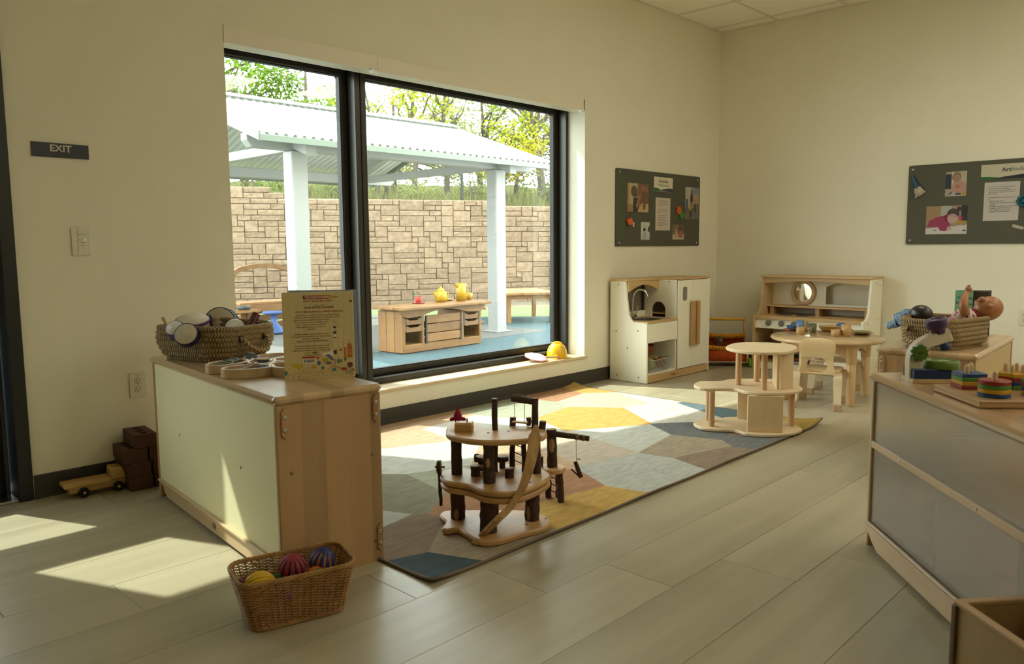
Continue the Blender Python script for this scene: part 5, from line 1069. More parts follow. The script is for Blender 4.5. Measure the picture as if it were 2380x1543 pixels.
striped_ball('ball', 'green and orange striped ball below the blue one', wbp(.055, -.042, .104), .038, [or2, gr2], 5, gap=.5, tw=.3, M=rot('Y', 60) @ rot('Z', 40))
striped_ball('ball', 'purple ridged ball peeping over the basket front', wbp(-.038, -.060, .098), .034, [pur], 16, raise_=.06, M=rot('Y', 70))
striped_ball('ball', 'dark red smooth ball behind the yellow one', wbp(-.128, .022, .098), .034, [drd], 8, raise_=.0)
striped_ball('ball', 'green ball low between the yellow and magenta ones', wbp(-.045, .030, .080), .034, [gr2], 10, raise_=.02)
# ================================================================ FAR CORNER: PLAY KITCHEN, TABLE, BOARDS
lam = mat('white_laminate', (.87, .83, .68), rough=.45, spec=.4); lamg = mat('grey_laminate', (.46, .42, .34), rough=.5)
ply_x = wood('ply_edge', (.62, .43, .20), (.52, .34, .14), 'x', .42, 10); ply_z = wood('ply_handle', (.54, .34, .15), (.44, .26, .10), 'z', .42, 10); ply_y = wood('ply_edge_y', (.62, .45, .235), (.52, .36, .17), 'y', .42, 10)
chrome = mat('chrome', (.72, .70, .66), rough=.14, metal=1)
def kaplan(M, size, par): m = MB(); txt('KAPLAN', size, M, m, bold=size * .02, sx=1.15); m.box((0, -size * .55, 0), (size * 4.6, size * .06, .0002), M=M); return m.build('maker_name', mat('print_brown', (.10, .055, .025), rough=.7), par)
KX0, KX1, KY, KH = -1.735, -.785, -.385, .818
KM2 = loc(KX0, -.03, 0); W_ = KX1 - KX0; D_ = .355
ku = thing('play_sink_unit', 'white play kitchen sink with fridge standing against the window wall', 'play kitchen', KM2)
side = [(0, .002), (-D_, .002), (-D_, .468), (-D_ + .012, .478), (-D_ + .13, .482), (-.205, .50), (-.182, .535), (-.165, .65), (-.15, .80), (0, .80)]
# side elevations: x = depth, y = height
def sidepanel(par, name, prof, x0, x1, m_, holes=()): return MB().prism([prof] + [list(h) for h in holes], x0, x1, bev=.0015, M=YZ).build(name, m_, par)
o = sidepanel(ku, 'left_side_panel', side, 0, .018, lam)
sc_m = mat('panel_screw', (.10, .085, .06), rough=.4, metal=.6)
for y_, z_ in ((-.08, .775), (-.06, .40), (-.27, .415), (-.17, .27), (-.07, .045), (-.28, .045)): MB().lathe([(0, 0), (.006, 0), (.005, .0012), (0, .001)], 10, loc(0, y_, z_) @ rot('Y', -90), cap=False).build('screw', sc_m, o)
fx = .44                                      # fridge starts here
arch_h = [(-.10, .49), (-.235, .49)] + [(-.1675 - .0675 * cos(a), .545 + .0675 * sin(a)) for a in [pi * i / 10 for i in range(11)]]
arch_h = [(-.235, .49)] + [(-.1675 + .0675 * cos(pi - pi * i / 12), .55 + .068 * sin(pi * i / 12)) for i in range(13)] + [(-.10, .49)]
o = sidepanel(ku, 'fridge_side_panel', [(0, .002), (-D_ + .018, .002), (-D_ + .018, .80), (0, .80)], fx, fx + .016, lam, [arch_h])
MB().lathe([(0, 0), (.006, 0), (.005, .0012), (0, .001)], 10, loc(fx, -.27, .785) @ rot('Y', -90), cap=False).build('screw', sc_m, o)
sidepanel(ku, 'right_side_panel', [(0, .002), (-D_, .002), (-D_, .80), (0, .80)], W_ - .018, W_, lam)
MB().prism(rrect(W_ + .006, .352, .004, 2, W_ / 2, -.175) if False else [(-.003, 0), (-.003, -.165), (fx - .004, -.185), (fx + .04, -D_ - .002), (W_ + .003, -D_ - .002), (W_ + .003, 0)], .80, .818, bev=.003).build('top', ply_x, ku)
MB().prism([(.018, .80), (.018, .715)] + [(.018 + (fx - .018) * t, .715 + .052 * sin(pi * t)) for t in (.15, .3, .45, .6, .75, .9)] + [(fx, .715), (fx, .80)], -.002, .014, bev=.001, M=loc(0, -.155, 0) @ WX90).build('arched_valance', ply_x, ku)
MB().box((fx / 2 + .01, -.01, .62), (fx - .03, .010, .36)).build('back_mirror_panel', mat('grey_mirror', (.35, .32, .27), rough=.18, metal=.6), ku)
MB().box((fx - .012, -.022, .64), (.022, .016, .30)).build('gap_strip', mat('dark_gap', (.05, .04, .03), rough=.8), ku)  # dark-coloured strip in place of the gap beside the back panel
MB().box((fx / 2 + .01, -.03, .515), (fx - .03, .02, .05), bev=.002).build('backsplash', lam, ku)
cc = rrect(.25, .19, .06, 5, .22, -.20)
MB().prism([[(.018, -.005), (.018, -D_ + .003), (fx, -D_ + .003), (fx, -.005)], cc], .470, .488, bev=.002).build('counter', ply_x, ku)
MB().prism(cc, .40, .405, bot=True).build('basin_floor', mat('basin_grey', (.30, .29, .26), rough=.25, metal=.7), ku); MB().prism([rrect(.254, .194, .062, 5, .22, -.20), rrect(.246, .186, .058, 5, .22, -.20)], .402, .489).build('basin_wall', mat('basin_grey', 0), ku)
fc = MB().tube(spl([(.20, -.075, .488), (.20, -.075, .60), (.20, -.085, .68), (.215, -.125, .725), (.235, -.17, .715), (.245, -.19, .67)], 5, False), .009, 12).build('faucet', chrome, ku)
MB().cyl((.20, -.075, .488), (.20, -.075, .535), .018, n=16).build('faucet_body', chrome, fc); MB().tube([(.20, -.095, .512), (.208, -.115, .515)], .011, 10).build('valve', chrome, fc); MB().tube([(.205, -.105, .52), (.212, -.12, .59)], [.006, .003], 8).build('lever', chrome, fc)
MB().box((fx / 2 + .009, -D_ + .006, .395), (fx - .02, .012, .148), bev=.0015).build('apron_panel', lam, ku)
MB().box((fx / 2 + .009, -.17, .066), (fx - .02, .33, .014)).build('bottom_shelf', lam, ku); MB().box((fx / 2 + .009, -.012, .25), (fx - .02, .01, .42)).build('back_panel', lam, ku)
b_ = MB().box((W_ / 2, -D_ + .006, .033), (W_ - .036, .014, .058), bev=.0015).build('base_rail', ply_x, ku); kaplan(loc(fx - .06, -D_ - .0018, .036) @ WX90, .018, b_)
MB().box(((fx + W_) / 2, -.012, .43), (W_ - fx - .03, .01, .73)).build('fridge_back', lam, ku)
for z_ in (.075, .30, .52): MB().box(((fx + W_) / 2, -.17, z_), (W_ - fx - .04, .31, .012)).build('fridge_shelf', ply_x, ku)
dx0, dx1 = fx + .008, W_ - .062; dm = (dx0 + dx1) / 2 - .004
win = rrect(.072, .115, .022, 5, dx0 + .100, .685)
for i, (a, b) in enumerate(((dx0, dm - .0015), (dm + .0015, dx1))):
    d_ = MB().prism([[(a, .068), (b, .068), (b, .796), (a, .796)]] + ([win] if i == 0 else []), 0, .014, bev=.0015, M=loc(0, -D_ + .012, 0) @ WX90).build('door', lam, ku)
    x_ = dm - .024 if i == 0 else dm + .052; MB().box((x_, -D_ - .024, .435), (.048 if i == 0 else .044, .026, .37), bev=.003).build('handle', ply_z, d_)
    for z_ in (.27, .60): MB().cyl((x_, -D_ - .012, z_), (x_, -D_, z_), .008, n=10).build('standoff', ply_z, d_)
    if i == 0: MB().prism(win, 0, .004, M=loc(0, -D_ + .010, 0) @ WX90).build('window_insert', mat('grey_acrylic', (.20, .20, .19), rough=.15), d_)
MB().box((W_ - .040, -D_ + .006, .43), (.044, .014, .736), bev=.0015).build('right_stile', lam, ku)
# things on its lower shelf
terra = mat('terracotta_plastic', (.34, .105, .03), rough=.5); tanp = mat('tan_plastic', (.47, .29, .10), rough=.45)
KS = .073
t = thing('mixing_bowl', 'terracotta toy mixing bowl stacked at the back of the sink shelf', 'bowl', loc(-1.46, -.155, KS + .09), 'toy dishes under the play sink'); MB().lathe([(0, 0), (.06, .002), (.095, .075), (.098, .105), (.093, .105), (.058, .01), (0, .008)], 26, cap=False).build('bowl', terra, t)
MB().cyl((0, 0, -.09), (0, 0, .002), .05, .045, n=20).build('foot', terra, t)
t = thing('scoop_pan', 'tan toy saucepan leaning in front of the terracotta bowl', 'pan', loc(-1.555, -.235, KS + .058), 'toy dishes under the play sink'); MB().lathe([(0, 0), (.06, .002), (.07, .05), (.065, .05), (.055, .008), (0, .006)], 22, cap=False).build('bowl', tanp, t); MB().tube([(.06, 0, .045), (.12, -.02, .05), (.16, -.035, .02)], [.009, .009, .011], 8).build('handle', tanp, t); MB().cyl((0, 0, -.058), (0, 0, .001), .05, .05, n=16).build('stand', tanp, t)
t = thing('dish_rack', 'grey wire toy dish rack holding plates under the play sink', 'dish rack', loc(-1.50, -.305, KS)); wire = mat('grey_wire', (.40, .40, .36), rough=.4)
for z_ in (.006, .10): MB().tube([(*p, z_) for p in rrect(.30 if z_ > .05 else .26, .13 if z_ > .05 else .10, .02, 3)], .004, 6, closed=True).build('frame_wire', wire, t)
pa, pb = resamp(rrect(.26, .10, .02, 3), 40), resamp(rrect(.30, .13, .02, 3), 40)
for j in range(40): MB().tube([(*pa[j], .006), (*pb[j], .10)], .0026, 5).build('rod', wire, t)
for i, (x_, c_, lb) in enumerate(((-.09, (.52, .48, .20), 'pale yellow'), (-.065, (.24, .30, .09), 'green'), (.045, (.36, .10, .03), 'orange'), (.075, (.34, .09, .03), 'rust'))):
    tag(MB().lathe([(0, 0), (.038, .001), (.048, .006), (.046, .009), (.036, .004), (0, .003)], 20, cap=False).build('toy_plate', mat('plate_' + lb.replace(' ', '_'), c_, rough=.4), M=loc(-1.50 + x_, -.305, KS + .063) @ rot('Y', 80)), lb + ' toy plate standing in the dish rack', 'plate', 'plates in the dish rack')
t = thing('toy_spatula', 'pale green toy spatula lying across the dish rack', 'spatula', loc(-1.52, -.325, KS + .106) @ rot('Z', 25)); MB().prism([rrect(.05, .028, .005, 2), rrect(.034, .006, .002, 2, 0, .005)], 0, .004, bev=.001).build('blade', mat('pale_green', (.42, .42, .19), rough=.5), t); MB().box((.07, 0, .003), (.10, .012, .006), bev=.001).build('grip', mat('lime_grip', (.16, .36, .04), rough=.5), t)
# --- play stove hutch on the right wall
SY0, SY1 = -.60, -1.545; SWd = SY0 - SY1; SM = loc(-.03, SY0, 0) @ rot('Z', -90)      # local x runs along the wall, local -y faces the room
st = thing('play_stove_hutch', 'white and wood play stove with round mirror and arched opening', 'play kitchen', SM); DB, DU = .39, .255
prof = [(0, .002), (-DB, .002), (-DB, .452), (-DB + .012, .462), (-DB + .055, .466), (-DU - .035, .49), (-DU - .012, .53), (-DU + .03, .795), (0, .795)]
for i, x_ in enumerate((0, SWd - .02)):
    o = sidepanel(st, 'side_panel', prof, x_, x_ + .02, lam if i else ply_y)
    if i:
        for y_, z_ in ((-.12, .76), (-.05, .74), (-.09, .46), (-.30, .44), (-.06, .06), (-.06, .30)): MB().lathe([(0, 0), (.006, 0), (.005, .0012), (0, .001)], 10, loc(SWd, y_, z_) @ rot('Y', 90), cap=False).build('screw', sc_m, o)
MB().box((SWd / 2, -DU / 2 + .01, .805), (SWd + .012, DU + .0, .02), bev=.003).build('top', ply_x, st)
MB().prism([(.02, .795), (.02, .745)] + [(.02 + (SWd - .04) * t, .742 + .026 * sin(pi * t)) for t in (0, .1, .2, .35, .5, .65, .8, .9, 1)] + [(SWd - .02, .795)], 0, .014, bev=.001, M=loc(0, -DU + .045, 0) @ WX90).build('arched_valance', ply_x, st)
archw = [(.50, .565)] + [(.50 + .40 * t, .66 + .105 * sin(pi * (.18 + .64 * t))) for t in [i / 10 for i in range(11)]] + [(.90, .565)]
cm = circ(.105, 30, .305, .662)
MB().prism([[(.02, .545), (SWd - .02, .545), (SWd - .02, .795), (.02, .795)], archw], 0, .012, bev=.001, M=loc(0, -.035, 0) @ WX90).build('back_board', lam, st)
mr_ = MB().prism([circ(.110, 36, .305, .66), circ(.078, 36, .305, .66)], 0, .022, bev=.003, M=loc(0, -.047, 0) @ WX90).build('mirror_ring', ply_x, st); MB().prism(circ(.080, 30, .305, .66), 0, .006, M=loc(0, -.047, 0) @ WX90).build('mirror', mat('mirror_glass', (.85, .85, .82), rough=.03, metal=1), mr_)
MB().box((SWd / 2, -.10, .540), (SWd - .04, .13, .016), bev=.002).build('shelf', ply_x, st); MB().box((SWd / 2, -.02, .505), (SWd - .04, .012, .06)).build('lower_back', lamg, st)
for x_ in (.06, .47, .88): MB().box((x_, -.10, .498), (.035, .10, .068), bev=.002).build('shelf_support', ply_z, st)
MB().box((SWd / 2, -DB / 2 + .01, .458), (SWd - .04, DB - .01, .016), bev=.002).build('stove_top', ply_x, st)
MB().prism([(-DB + .03, .45), (-DB + .002, .36), (-DB + .02, .36), (-DB + .05, .45)], .022, .56, M=YZ).build('control_panel', lam, st)
MB().box((.75, -DB + .03, .405), (.38, .016, .09)).build('drawer_front', lam, st); MB().box((SWd / 2, -DB + .015, .445), (SWd - .04, .016, .012)).build('front_edge', ply_x, st)
for x_ in (.145, .262, .37, .48):
    k_ = MB().lathe([(0, 0), (.024, 0), (.024, .012), (.021, .016), (0, .016)], 24, loc(x_, -DB + .010, .405) @ rot('X', 73), cap=False).build('knob', mat('grey_knob', (.17, .165, .14), rough=.4), st)
    MB().box((0, 0, .019), (.008, .042, .012), bev=.002, M=loc(x_, -DB + .010, .405) @ rot('X', 73)).build('grip', mat('grey_knob', 0), k_)
for x_ in (.21, .37): 
    b_ = MB().prism([circ(.058, 28, x_, -.20), circ(.046, 28, x_, -.20)], .466, .476, bev=.002).build('burner', mat('burner_grey', (.07, .07, .065), rough=.5), st)
    for a in range(3): MB().box((0, 0, .472), (.105, .010, .010), M=loc(x_, -.20, 0) @ rot('Z', a * 60)).build('grate_bar', mat('burner_grey', 0), b_)
MB().box((.52, -.18, .20), (.016, .36, .34)).build('divider', lam, st)
for z_ in (.06, .215): MB().box((.27, -.18, z_), (.48, .35, .014)).build('shelf_board', ply_x, st)
MB().box((SWd / 2, -.02, .22), (SWd - .04, .01, .42)).build('lower_back_panel', lam, st)
dr_ = MB().prism([[(.535, .062), (SWd - .024, .062), (SWd - .024, .352), (.535, .352)], rrect(.26, .13, .03, 4, .73, .235)], 0, .016, bev=.002, M=loc(0, -DB + .02, 0) @ WX90).build('oven_door', lam, st); MB().prism(rrect(.262, .132, .03, 4, .73, .235), 0, .003, M=loc(0, -DB + .016, 0) @ WX90).build('oven_window', mat('oven_acrylic', (.45, .45, .40), rough=.2), dr_)
MB().box((.73, -DB - .012, .322), (.22, .02, .022), bev=.004).build('oven_handle', ply_x, dr_)
b_ = MB().box((SWd / 2, -DB + .012, .032), (SWd - .04, .014, .055), bev=.0015).build('base_rail', lam, st); kaplan(loc(.66, -DB + .0045, .034) @ WX90, .022, b_)
for i, (z_, c_, lb, n_) in enumerate(((.067, (.50, .50, .50), 'white', 'bottom'), (.081, (.05, .06, .12), 'navy', 'second'), (.095, (.25, .03, .02), 'red', 'third'), (.109, (.03, .03, .035), 'black', 'top'))):
    tag(MB().box((0, 0, .0065), (.22, .17, .0125), bev=.002).build('cook_book', mat('cookbook_' + lb, c_, rough=.5), M=SM @ loc(.38 + .008 * i, -.24, z_) @ rot('Z', 4 * i - 5)), lb + ' flat book in the pile on the low stove shelf, ' + n_ + ' one', 'book', 'books under the play stove')
# --- doll cart in the corner
CM = loc(-.42, -.345, 0) @ rot('Z', -56); cw = wood('cart_wood', (.60, .40, .17), (.50, .31, .12), 'z', .5); orf = mat('orange_canvas', (.52, .075, .008), rough=.9, var=.2, vscale=12); yef = mat('yellow_canvas', (.58, .25, .012), rough=.9, var=.15, vscale=40)
ca = thing('doll_cart', 'orange canvas doll cart with yellow push bar in the corner', 'toy cart', CM)      # local -y faces the room
for s_ in (-1, 1):
    MB().prism([(.16, .05), (-.14, .05), (-.17, .09), (-.165, .17), (-.14, .20), (-.11, .19), (.02, .22), (.11, .37), (.125, .425), (.145, .425), (.15, .36)], s_ * .175 - .008, s_ * .175 + .008, bev=.002, M=YZ).build('side_frame', cw, ca)
    for y_ in (-.12, .12): MB().lathe([(0, -.012), (.036, -.012), (.043, -.007), (.0435, .007), (.036, .012), (.014, .012), (0, .009)], 24, loc(s_ * .198, y_, .0435) @ rot('Y', 90 * s_), cap=False).build('wheel', mat('lime_wheel', (.12, .34, .01), rough=.45), ca)
MB().cyl((-.175, .125, .405), (.175, .125, .405), .013, n=14).build('push_bar', mat('yellow_bar', (.62, .33, .012), rough=.45), ca)
for y_ in (-.12, .12): MB().cyl((-.19, y_, .0435), (.19, y_, .0435), .006, n=8).build('axle', steel, ca)
sag = [(-.165, .285), (-.168, .07), (.165, .07), (.165, .285)]
def cloth_panel(name, y0, y1, z00, z1, m_, bulge):
    vs = []; fs = []; nx, nz = 16, 8
    for j in range(nz + 1):
        for i in range(nx + 1):
            u_, v_ = i / nx, j / nz; vs.append((-.163 + .326 * u_, y0 + (y1 - y0) * v_ + bulge * sin(pi * u_) * sin(pi * v_) + .003 * sin(u_ * 30), z00 + (z1 - z00) * v_ - .012 * sin(pi * u_) * v_))
    fs = [(j*(nx+1)+i, j*(nx+1)+i+1, (j+1)*(nx+1)+i+1, (j+1)*(nx+1)+i) for j in range(nz) for i in range(nx)]
    o = MB().add(vs, fs, True).build(name, m_, ca); md = o.modifiers.new('thick', 'SOLIDIFY'); md.thickness = .004; return o
cloth_panel('front_cloth', -.13, -.145, .055, .19, orf, -.02); cloth_panel('back_cloth', .10, .03, .06, .28, orf, .02); cloth_panel('floor_cloth', -.13, .11, .055, .06, orf, 0)
def ruffle(name, y_, z_, h_):
    vs = []; n_ = 80
    for i in range(n_ + 1):
        x_ = -.168 + .336 * i / n_; w_ = .006 * sin(i * 1.45)
        for dz in (0, -h_): vs.append((x_, y_ + w_ * (1 if dz else .5) - .006, z_ + dz - .012 * sin(pi * i / n_)))
    o = MB().add(vs, [(2*i, 2*i+1, 2*i+3, 2*i+2) for i in range(n_)], True).build(name, yef, ca); md = o.modifiers.new('thick', 'SOLIDIFY'); md.thickness = .003
ruffle('front_ruffle', -.150, .20, .04); ruffle('back_ruffle', .015, .295, .045)
def doll(label, M, skin_m, cloth_m, hair_m=None, pose='lying', head=.055, name='doll'):
    """vinyl baby doll: one body mesh with head, ears, nose; clothing as its own part"""
    t = thing(name, label, 'doll', M); k = head / .055; m = MB()
    m.sph((0, 0, 0), (head * .92, head, head * 1.12), 26, 18)
    m.sph((0, -head * .93, -head * .18), (.008 * k, .008 * k, .007 * k), 10, 8)
    for s_ in (-1, 1): m.sph((s_ * head * .93, 0, -head * .12), (.006 * k, .011 * k, .014 * k), 10, 8); m.sph((s_ * head * .42, -head * .78, -head * .28), (.02 * k, .016 * k, .018 * k), 12, 8)
    m.tube([(0, .004, -head), (0, .004, -head * 1.35)], .022 * k, 12); m.build('head', skin_m, t)
    for s_ in (-1, 1): MB().sph((s_ * head * .36, -head * .90, head * .02), (.0075 * k, .004 * k, .006 * k), 10, 8).build('eye', mat('doll_eye', (.02, .015, .01), rough=.2), t)
    MB().sph((0, -head * .93, -head * .46), (.011 * k, .005 * k, .004 * k), 10, 8).build('mouth', mat('doll_mouth', (.30, .07, .05), rough=.5), t)
    if hair_m: MB().lathe([(head * 1.015 * sin(a), head * 1.13 * cos(a)) for a in [radians(4 + 86 * i / 9) for i in range(10)]][::-1], 26, loc(0, .003, .002) @ Matrix.Diagonal((.93, 1.01, 1, 1)) @ rot('X', -28), cap=False).build('hair', hair_m, t)
    z_ = -head * 1.3; b = MB(); b.tube(spl([(0, .005, z_ + .005), (0, .003, z_ - .03 * k), (0, 0, z_ - .09 * k), (0, 0, z_ - .13 * k)], 4, False), [.024 * k + .026 * k * sin(pi * min(1, i / 9)) for i in range(13)], 16)
    b.build('romper', cloth_m, t); return t, z_, k
vb = mat('vinyl_brown', (.075, .028, .014), rough=.4); vd = mat('vinyl_dark_hair', (.022, .014, .012), rough=.35); vt = mat('vinyl_tan', (.36, .145, .055), rough=.4)
def speck(name, base, dot, scale):
    if name in MATS: return MATS[name]
    m = bpy.data.materials.new(name); m.use_nodes = True; N = m.node_tree.nodes; L = m.node_tree.links; b = N['Principled BSDF']; b.inputs['Roughness'].default_value = .9
    tc = N.new('ShaderNodeTexCoord'); v = N.new('ShaderNodeTexVoronoi'); v.inputs['Scale'].default_value = scale; L.new(tc.outputs['Object'], v.inputs['Vector']); lt = N.new('ShaderNodeMath'); lt.operation = 'LESS_THAN'; lt.inputs[1].default_value = .38; L.new(v.outputs['Distance'], lt.inputs[0])
    mx = N.new('ShaderNodeMix'); mx.data_type = 'RGBA'; L.new(lt.outputs[0], mx.inputs[0]); mx.inputs[6].default_value = C4(base); mx.inputs[7].default_value = C4(dot); L.new(mx.outputs[2], b.inputs['Base Color']); MATS[name] = m; return m
t, z_, k = doll('brown-skinned doll sitting inside the orange cart', CM @ loc(-.06, -.045, .215) @ rot('X', 12) @ rot('Z', 10), vb, mat('doll_cream_romper', (.5, .42, .3), rough=.9), None, head=.047)
for s_ in (-1, 1): MB().tube([(s_ * .02, 0, z_ - .02), (s_ * .06, -.01, z_ - .05), (s_ * .07, -.03, z_ - .07)], [.014, .013, .012], 10).build('arm', vb, t)
# --- round table, chairs and dishes
TC = Vector((-1.36, -1.635, 0)); TZ = .442; mapt = wood('maple_round', (.60, .42, .225), (.50, .33, .16), 'y', .22, 6, coat=.4, bands=('x', .06)); mapl = wood('maple_leg', (.64, .44, .23), (.56, .36, .165), 'z', .4)
tb = thing('round_table', 'round maple toddler table set with toy dishes', 'table', Matrix.Translation(TC) @ rot('Z', 8))
MB().lathe([(0, TZ - .032), (.345, TZ - .032), (.368, TZ - .026), (.378, TZ - .016), (.374, TZ - .006), (.362, TZ), (0, TZ)], 64, cap=False).build('top', mapt, tb)
for sx_ in (-1, 1):
    for sy_ in (-1, 1):
        x_, y_ = sx_ * .215, sy_ * .215; l_ = MB().lathe([(.0255, .012), (.029, .10), (.030, .285), (.0285, .287)], 22, loc(x_, y_, 0), cap=False).build('leg', mapl, tb); MB().lathe([(.031, .287), (.0335, .292), (.0345, .40), (.0345, .411)], 22, loc(x_, y_, 0)).build('leg_collar', mapl, l_); MB().cyl((x_, y_, 0), (x_, y_, .012), .024, n=18).build('glide', mat('glide_tan', (.45, .33, .19), rough=.6), l_)
for a in range(4): MB().prism([(-.19, .41), (-.19, .315)] + [(-.19 + .38 * t, .315 + .058 * sin(pi * t)) for t in (.12, .28, .42, .58, .72, .88)] + [(.19, .315), (.19, .41)], -.01, .01, bev=.002, M=rot('Z', 90 * a) @ loc(0, .215, 0) @ WX90).build('apron', mapl, tb)
plyb = wood('chair_birch', (.68, .51, .275), (.61, .43, .21), 'z', .4, 7); plys = wood('chair_leg_birch', (.70, .56, .37), (.63, .48, .29), 'z', .42, 7)
def make_chair(label, M):
    t = thing('toddler_chair', label, 'chair', M, 'bentwood toddler chairs'); sz = .252
    MB().prism(rrect(.262, .265, .05, 5, .016, 0), sz - .012, sz, bev=.003).build('seat', plyb, t)
    for fx_, sy_ in ((-1, 1), (-1, -1), (1, 1), (1, -1)):
        y_ = sy_ * .128; pts = spl([(fx_ * .06, y_ * .95, sz - .018), (fx_ * .105, y_, sz - .020), (fx_ * .130, y_ * 1.02, sz - .045), (fx_ * .138, y_ * 1.03, sz - .10), (fx_ * .150, y_ * 1.05, .10), (fx_ * .165, y_ * 1.08, .040)], 5, False); vs = []; n_ = len(pts)
        for i, p in enumerate(pts):
            tn = (Vector(pts[min(i+1, n_-1)]) - Vector(pts[max(i-1, 0)])).normalized(); nn = tn.cross(Vector((0, 1, 0))).normalized(); w_ = .0215 + .005 * sin(pi * i / (n_ - 1))
            for a, b in ((-1, -1), (1, -1), (1, 1), (-1, 1)): vs.append(Vector(p) + Vector((0, 1, 0)) * a * w_ + nn * b * .006)
        fs = [(i*4+j, i*4+(j+1) % 4, (i+1)*4+(j+1) % 4, (i+1)*4+j) for i in range(n_ - 1) for j in range(4)] + [(3, 2, 1, 0), (n_*4-4, n_*4-3, n_*4-2, n_*4-1)]
        l_ = MB().add(vs, fs).build('leg', plys, t); MB().prism(rrect(.030, .050, .006, 3, fx_ * .1675, y_ * 1.085), 0, .046, bev=.003).build('foot_pad', wood('foot_tan', (.50, .33, .18), (.43, .27, .14), 'z', .5), l_)
    out = [(-.098, .232), (.098, .232), (.100, .30), (.105, .36), (.114, .405), (.110, .437), (.085, .458), (.04, .468), (0, .4705), (-.04, .468), (-.085, .458), (-.110, .437), (-.114, .405), (-.105, .36), (-.100, .30)]
    ol = [p[:2] for p in spl([(*p, 0) for p in out], 3)]; hole = rrect(.126, .096, .046, 6, 0, .288)
    m = MB(); m.prism([ol, hole], -.006, .006, bev=.002, M=loc(-.136, 0, 0) @ Matrix(((0, 0, 1, 0), (1, 0, 0, 0), (0, 1, 0, 0), (0, 0, 0, 1))))
    m.v = [(x - .55 * (z - .24) * .12 - 1.1 * y * y + .012, y, z) for x, y, z in m.v]; b_ = m.build('backrest', plyb, t)
    mk = twig_mark(Matrix(), .036); mk.v = [(-.1432 - .55 * (.40 + y - .24) * .12 - 1.1 * x * x + .012 - .0008, -x, .40 + y) for x, y, z in mk.v]; mk.build('mark', ink, b_)
    return t
make_chair('bentwood toddler chair with its back to the camera at the round table', loc(-1.625, -1.705, 0) @ rot('Z', 13))
make_chair('bentwood toddler chair on the far side of the round table', loc(-1.10, -1.60, 0) @ rot('Z', 192))
tanc = mat('tan_cup', (.46, .28, .10), rough=.42); bluc = mat('blue_cup', (.045, .115, .29), rough=.3); olive = mat('olive_cup', (.085, .085, .022), rough=.4); redc = mat('rust_plate', (.36, .085, .04), rough=.4); grnc = mat('sage_plate', (.20, .21, .07), rough=.35)
def cup(name, label, px, py, r0, r1, h_, m_, handle=None, cat='cup'):
    p = at(px, py, z=TZ); t = thing(name, label, cat, Matrix.Translation((p.x, p.y, TZ)), 'toy dishes on the round table'); MB().lathe([(0, 0), (r0 * .9, 0), (r0, .004), (r1, h_), (r1 - .003, h_), (r0 - .004, .007), (0, .006)], 26, cap=False).build('cup', m_, t)
    if handle is not None: MB().tube(spl([(r1 * .95, 0, h_ * .85), (r1 + .018, 0, h_ * .8), (r1 + .02, 0, h_ * .35), (r1 * .95, 0, h_ * .25)], 4, False), .005, 8, M=rot('Z', handle)).build('handle', m_, t)
def dish(name, label, px, py, z_, pr_, m_, cat='plate'): p = at(px, py, z=z_); tag(MB().lathe(pr_, 32, cap=False).build(name, m_, M=loc(p.x, p.y, z_)), label, cat, 'toy dishes on the round table')
PL_ = lambda r_: [(0, 0), (r_ * .6, 0), (r_ * .68, .003), (r_ * .98, .009), (r_, .012), (r_ * .97, .013), (r_ * .66, .006), (0, .005)]
BO_ = lambda r_, h_: [(0, 0), (r_ * .5, 0), (r_ * .8, h_ * .5), (r_ * .93, h_), (r_, h_ + .003), (r_ * .95, h_ + .005), (r_ * .75, h_ * .5), (r_ * .45, .006), (0, .005)]
dish('toy_plate', 'rust-red toy plate under the blue bowl at the table left', 1838, 768, TZ, PL_(.055), redc); dish('toy_bowl', 'blue toy bowl resting on the rust-red plate', 1841, 765, TZ + .0135, BO_(.045, .022), bluc, 'bowl')
cup('toy_pitcher', 'tall pale blue toy pitcher behind the tan mug', 1859, 770, .026, .0285, .082, mat('pale_blue_cup', (.10, .19, .33), rough=.3), None, 'pitcher'); cup('toy_cup', 'short tan toy mug in front of the blue pitcher', 1860, 776, .0275, .029, .050, tanc)
cup('toy_shaker', 'slim brown wooden shaker behind the blue pitcher', 1873, 762, .010, .009, .055, wood('shaker_brown', (.34, .20, .09), (.25, .14, .06), 'z', .5), None, 'shaker'); cup('toy_cup', 'small tan toy teacup beside the olive tumbler', 1873, 769, .016, .021, .03, tanc, -40)
cup('toy_cup', 'dark olive toy tumbler in the middle of the table', 1889, 773, .023, .0255, .066, olive)
dish('toy_bowl', 'wide tan toy bowl in the middle of the table', 1925, 770, TZ, BO_(.073, .036), tanc, 'bowl'); dish('toy_plate', 'tan toy plate under the upturned blue bowl', 1953, 764, TZ, PL_(.06), mat('cream_plate', (.52, .40, .22), rough=.4)); dish('toy_bowl', 'upturned blue toy bowl at the back of the table', 1957, 762, TZ + .0135, [(.046, 0), (.048, .003), (.042, .02), (.025, .036), (.0, .038)], bluc, 'bowl')
dish('toy_funnel', 'pale wooden cone lid behind the wide tan bowl', 1932, 761, TZ, [(.034, 0), (.03, .014), (.012, .026), (.006, .036), (0, .037)], mat('pale_lid', (.56, .44, .27), rough=.5), 'lid')
cup('toy_cup', 'short tan toy mug with a face, beside the tall tumbler', 1941, 781, .0275, .030, .047, tanc, -30); cup('toy_cup', 'tall tan toy tumbler right of the short mug', 1966, 781, .031, .0335, .083, tanc)
dish('toy_plate', 'lower tan toy plate at the table right', 2003, 776, TZ, PL_(.078), tanc); dish('toy_plate', 'sage green toy plate on top of the tan one', 2001, 774, TZ + .0135, PL_(.068) , grnc)
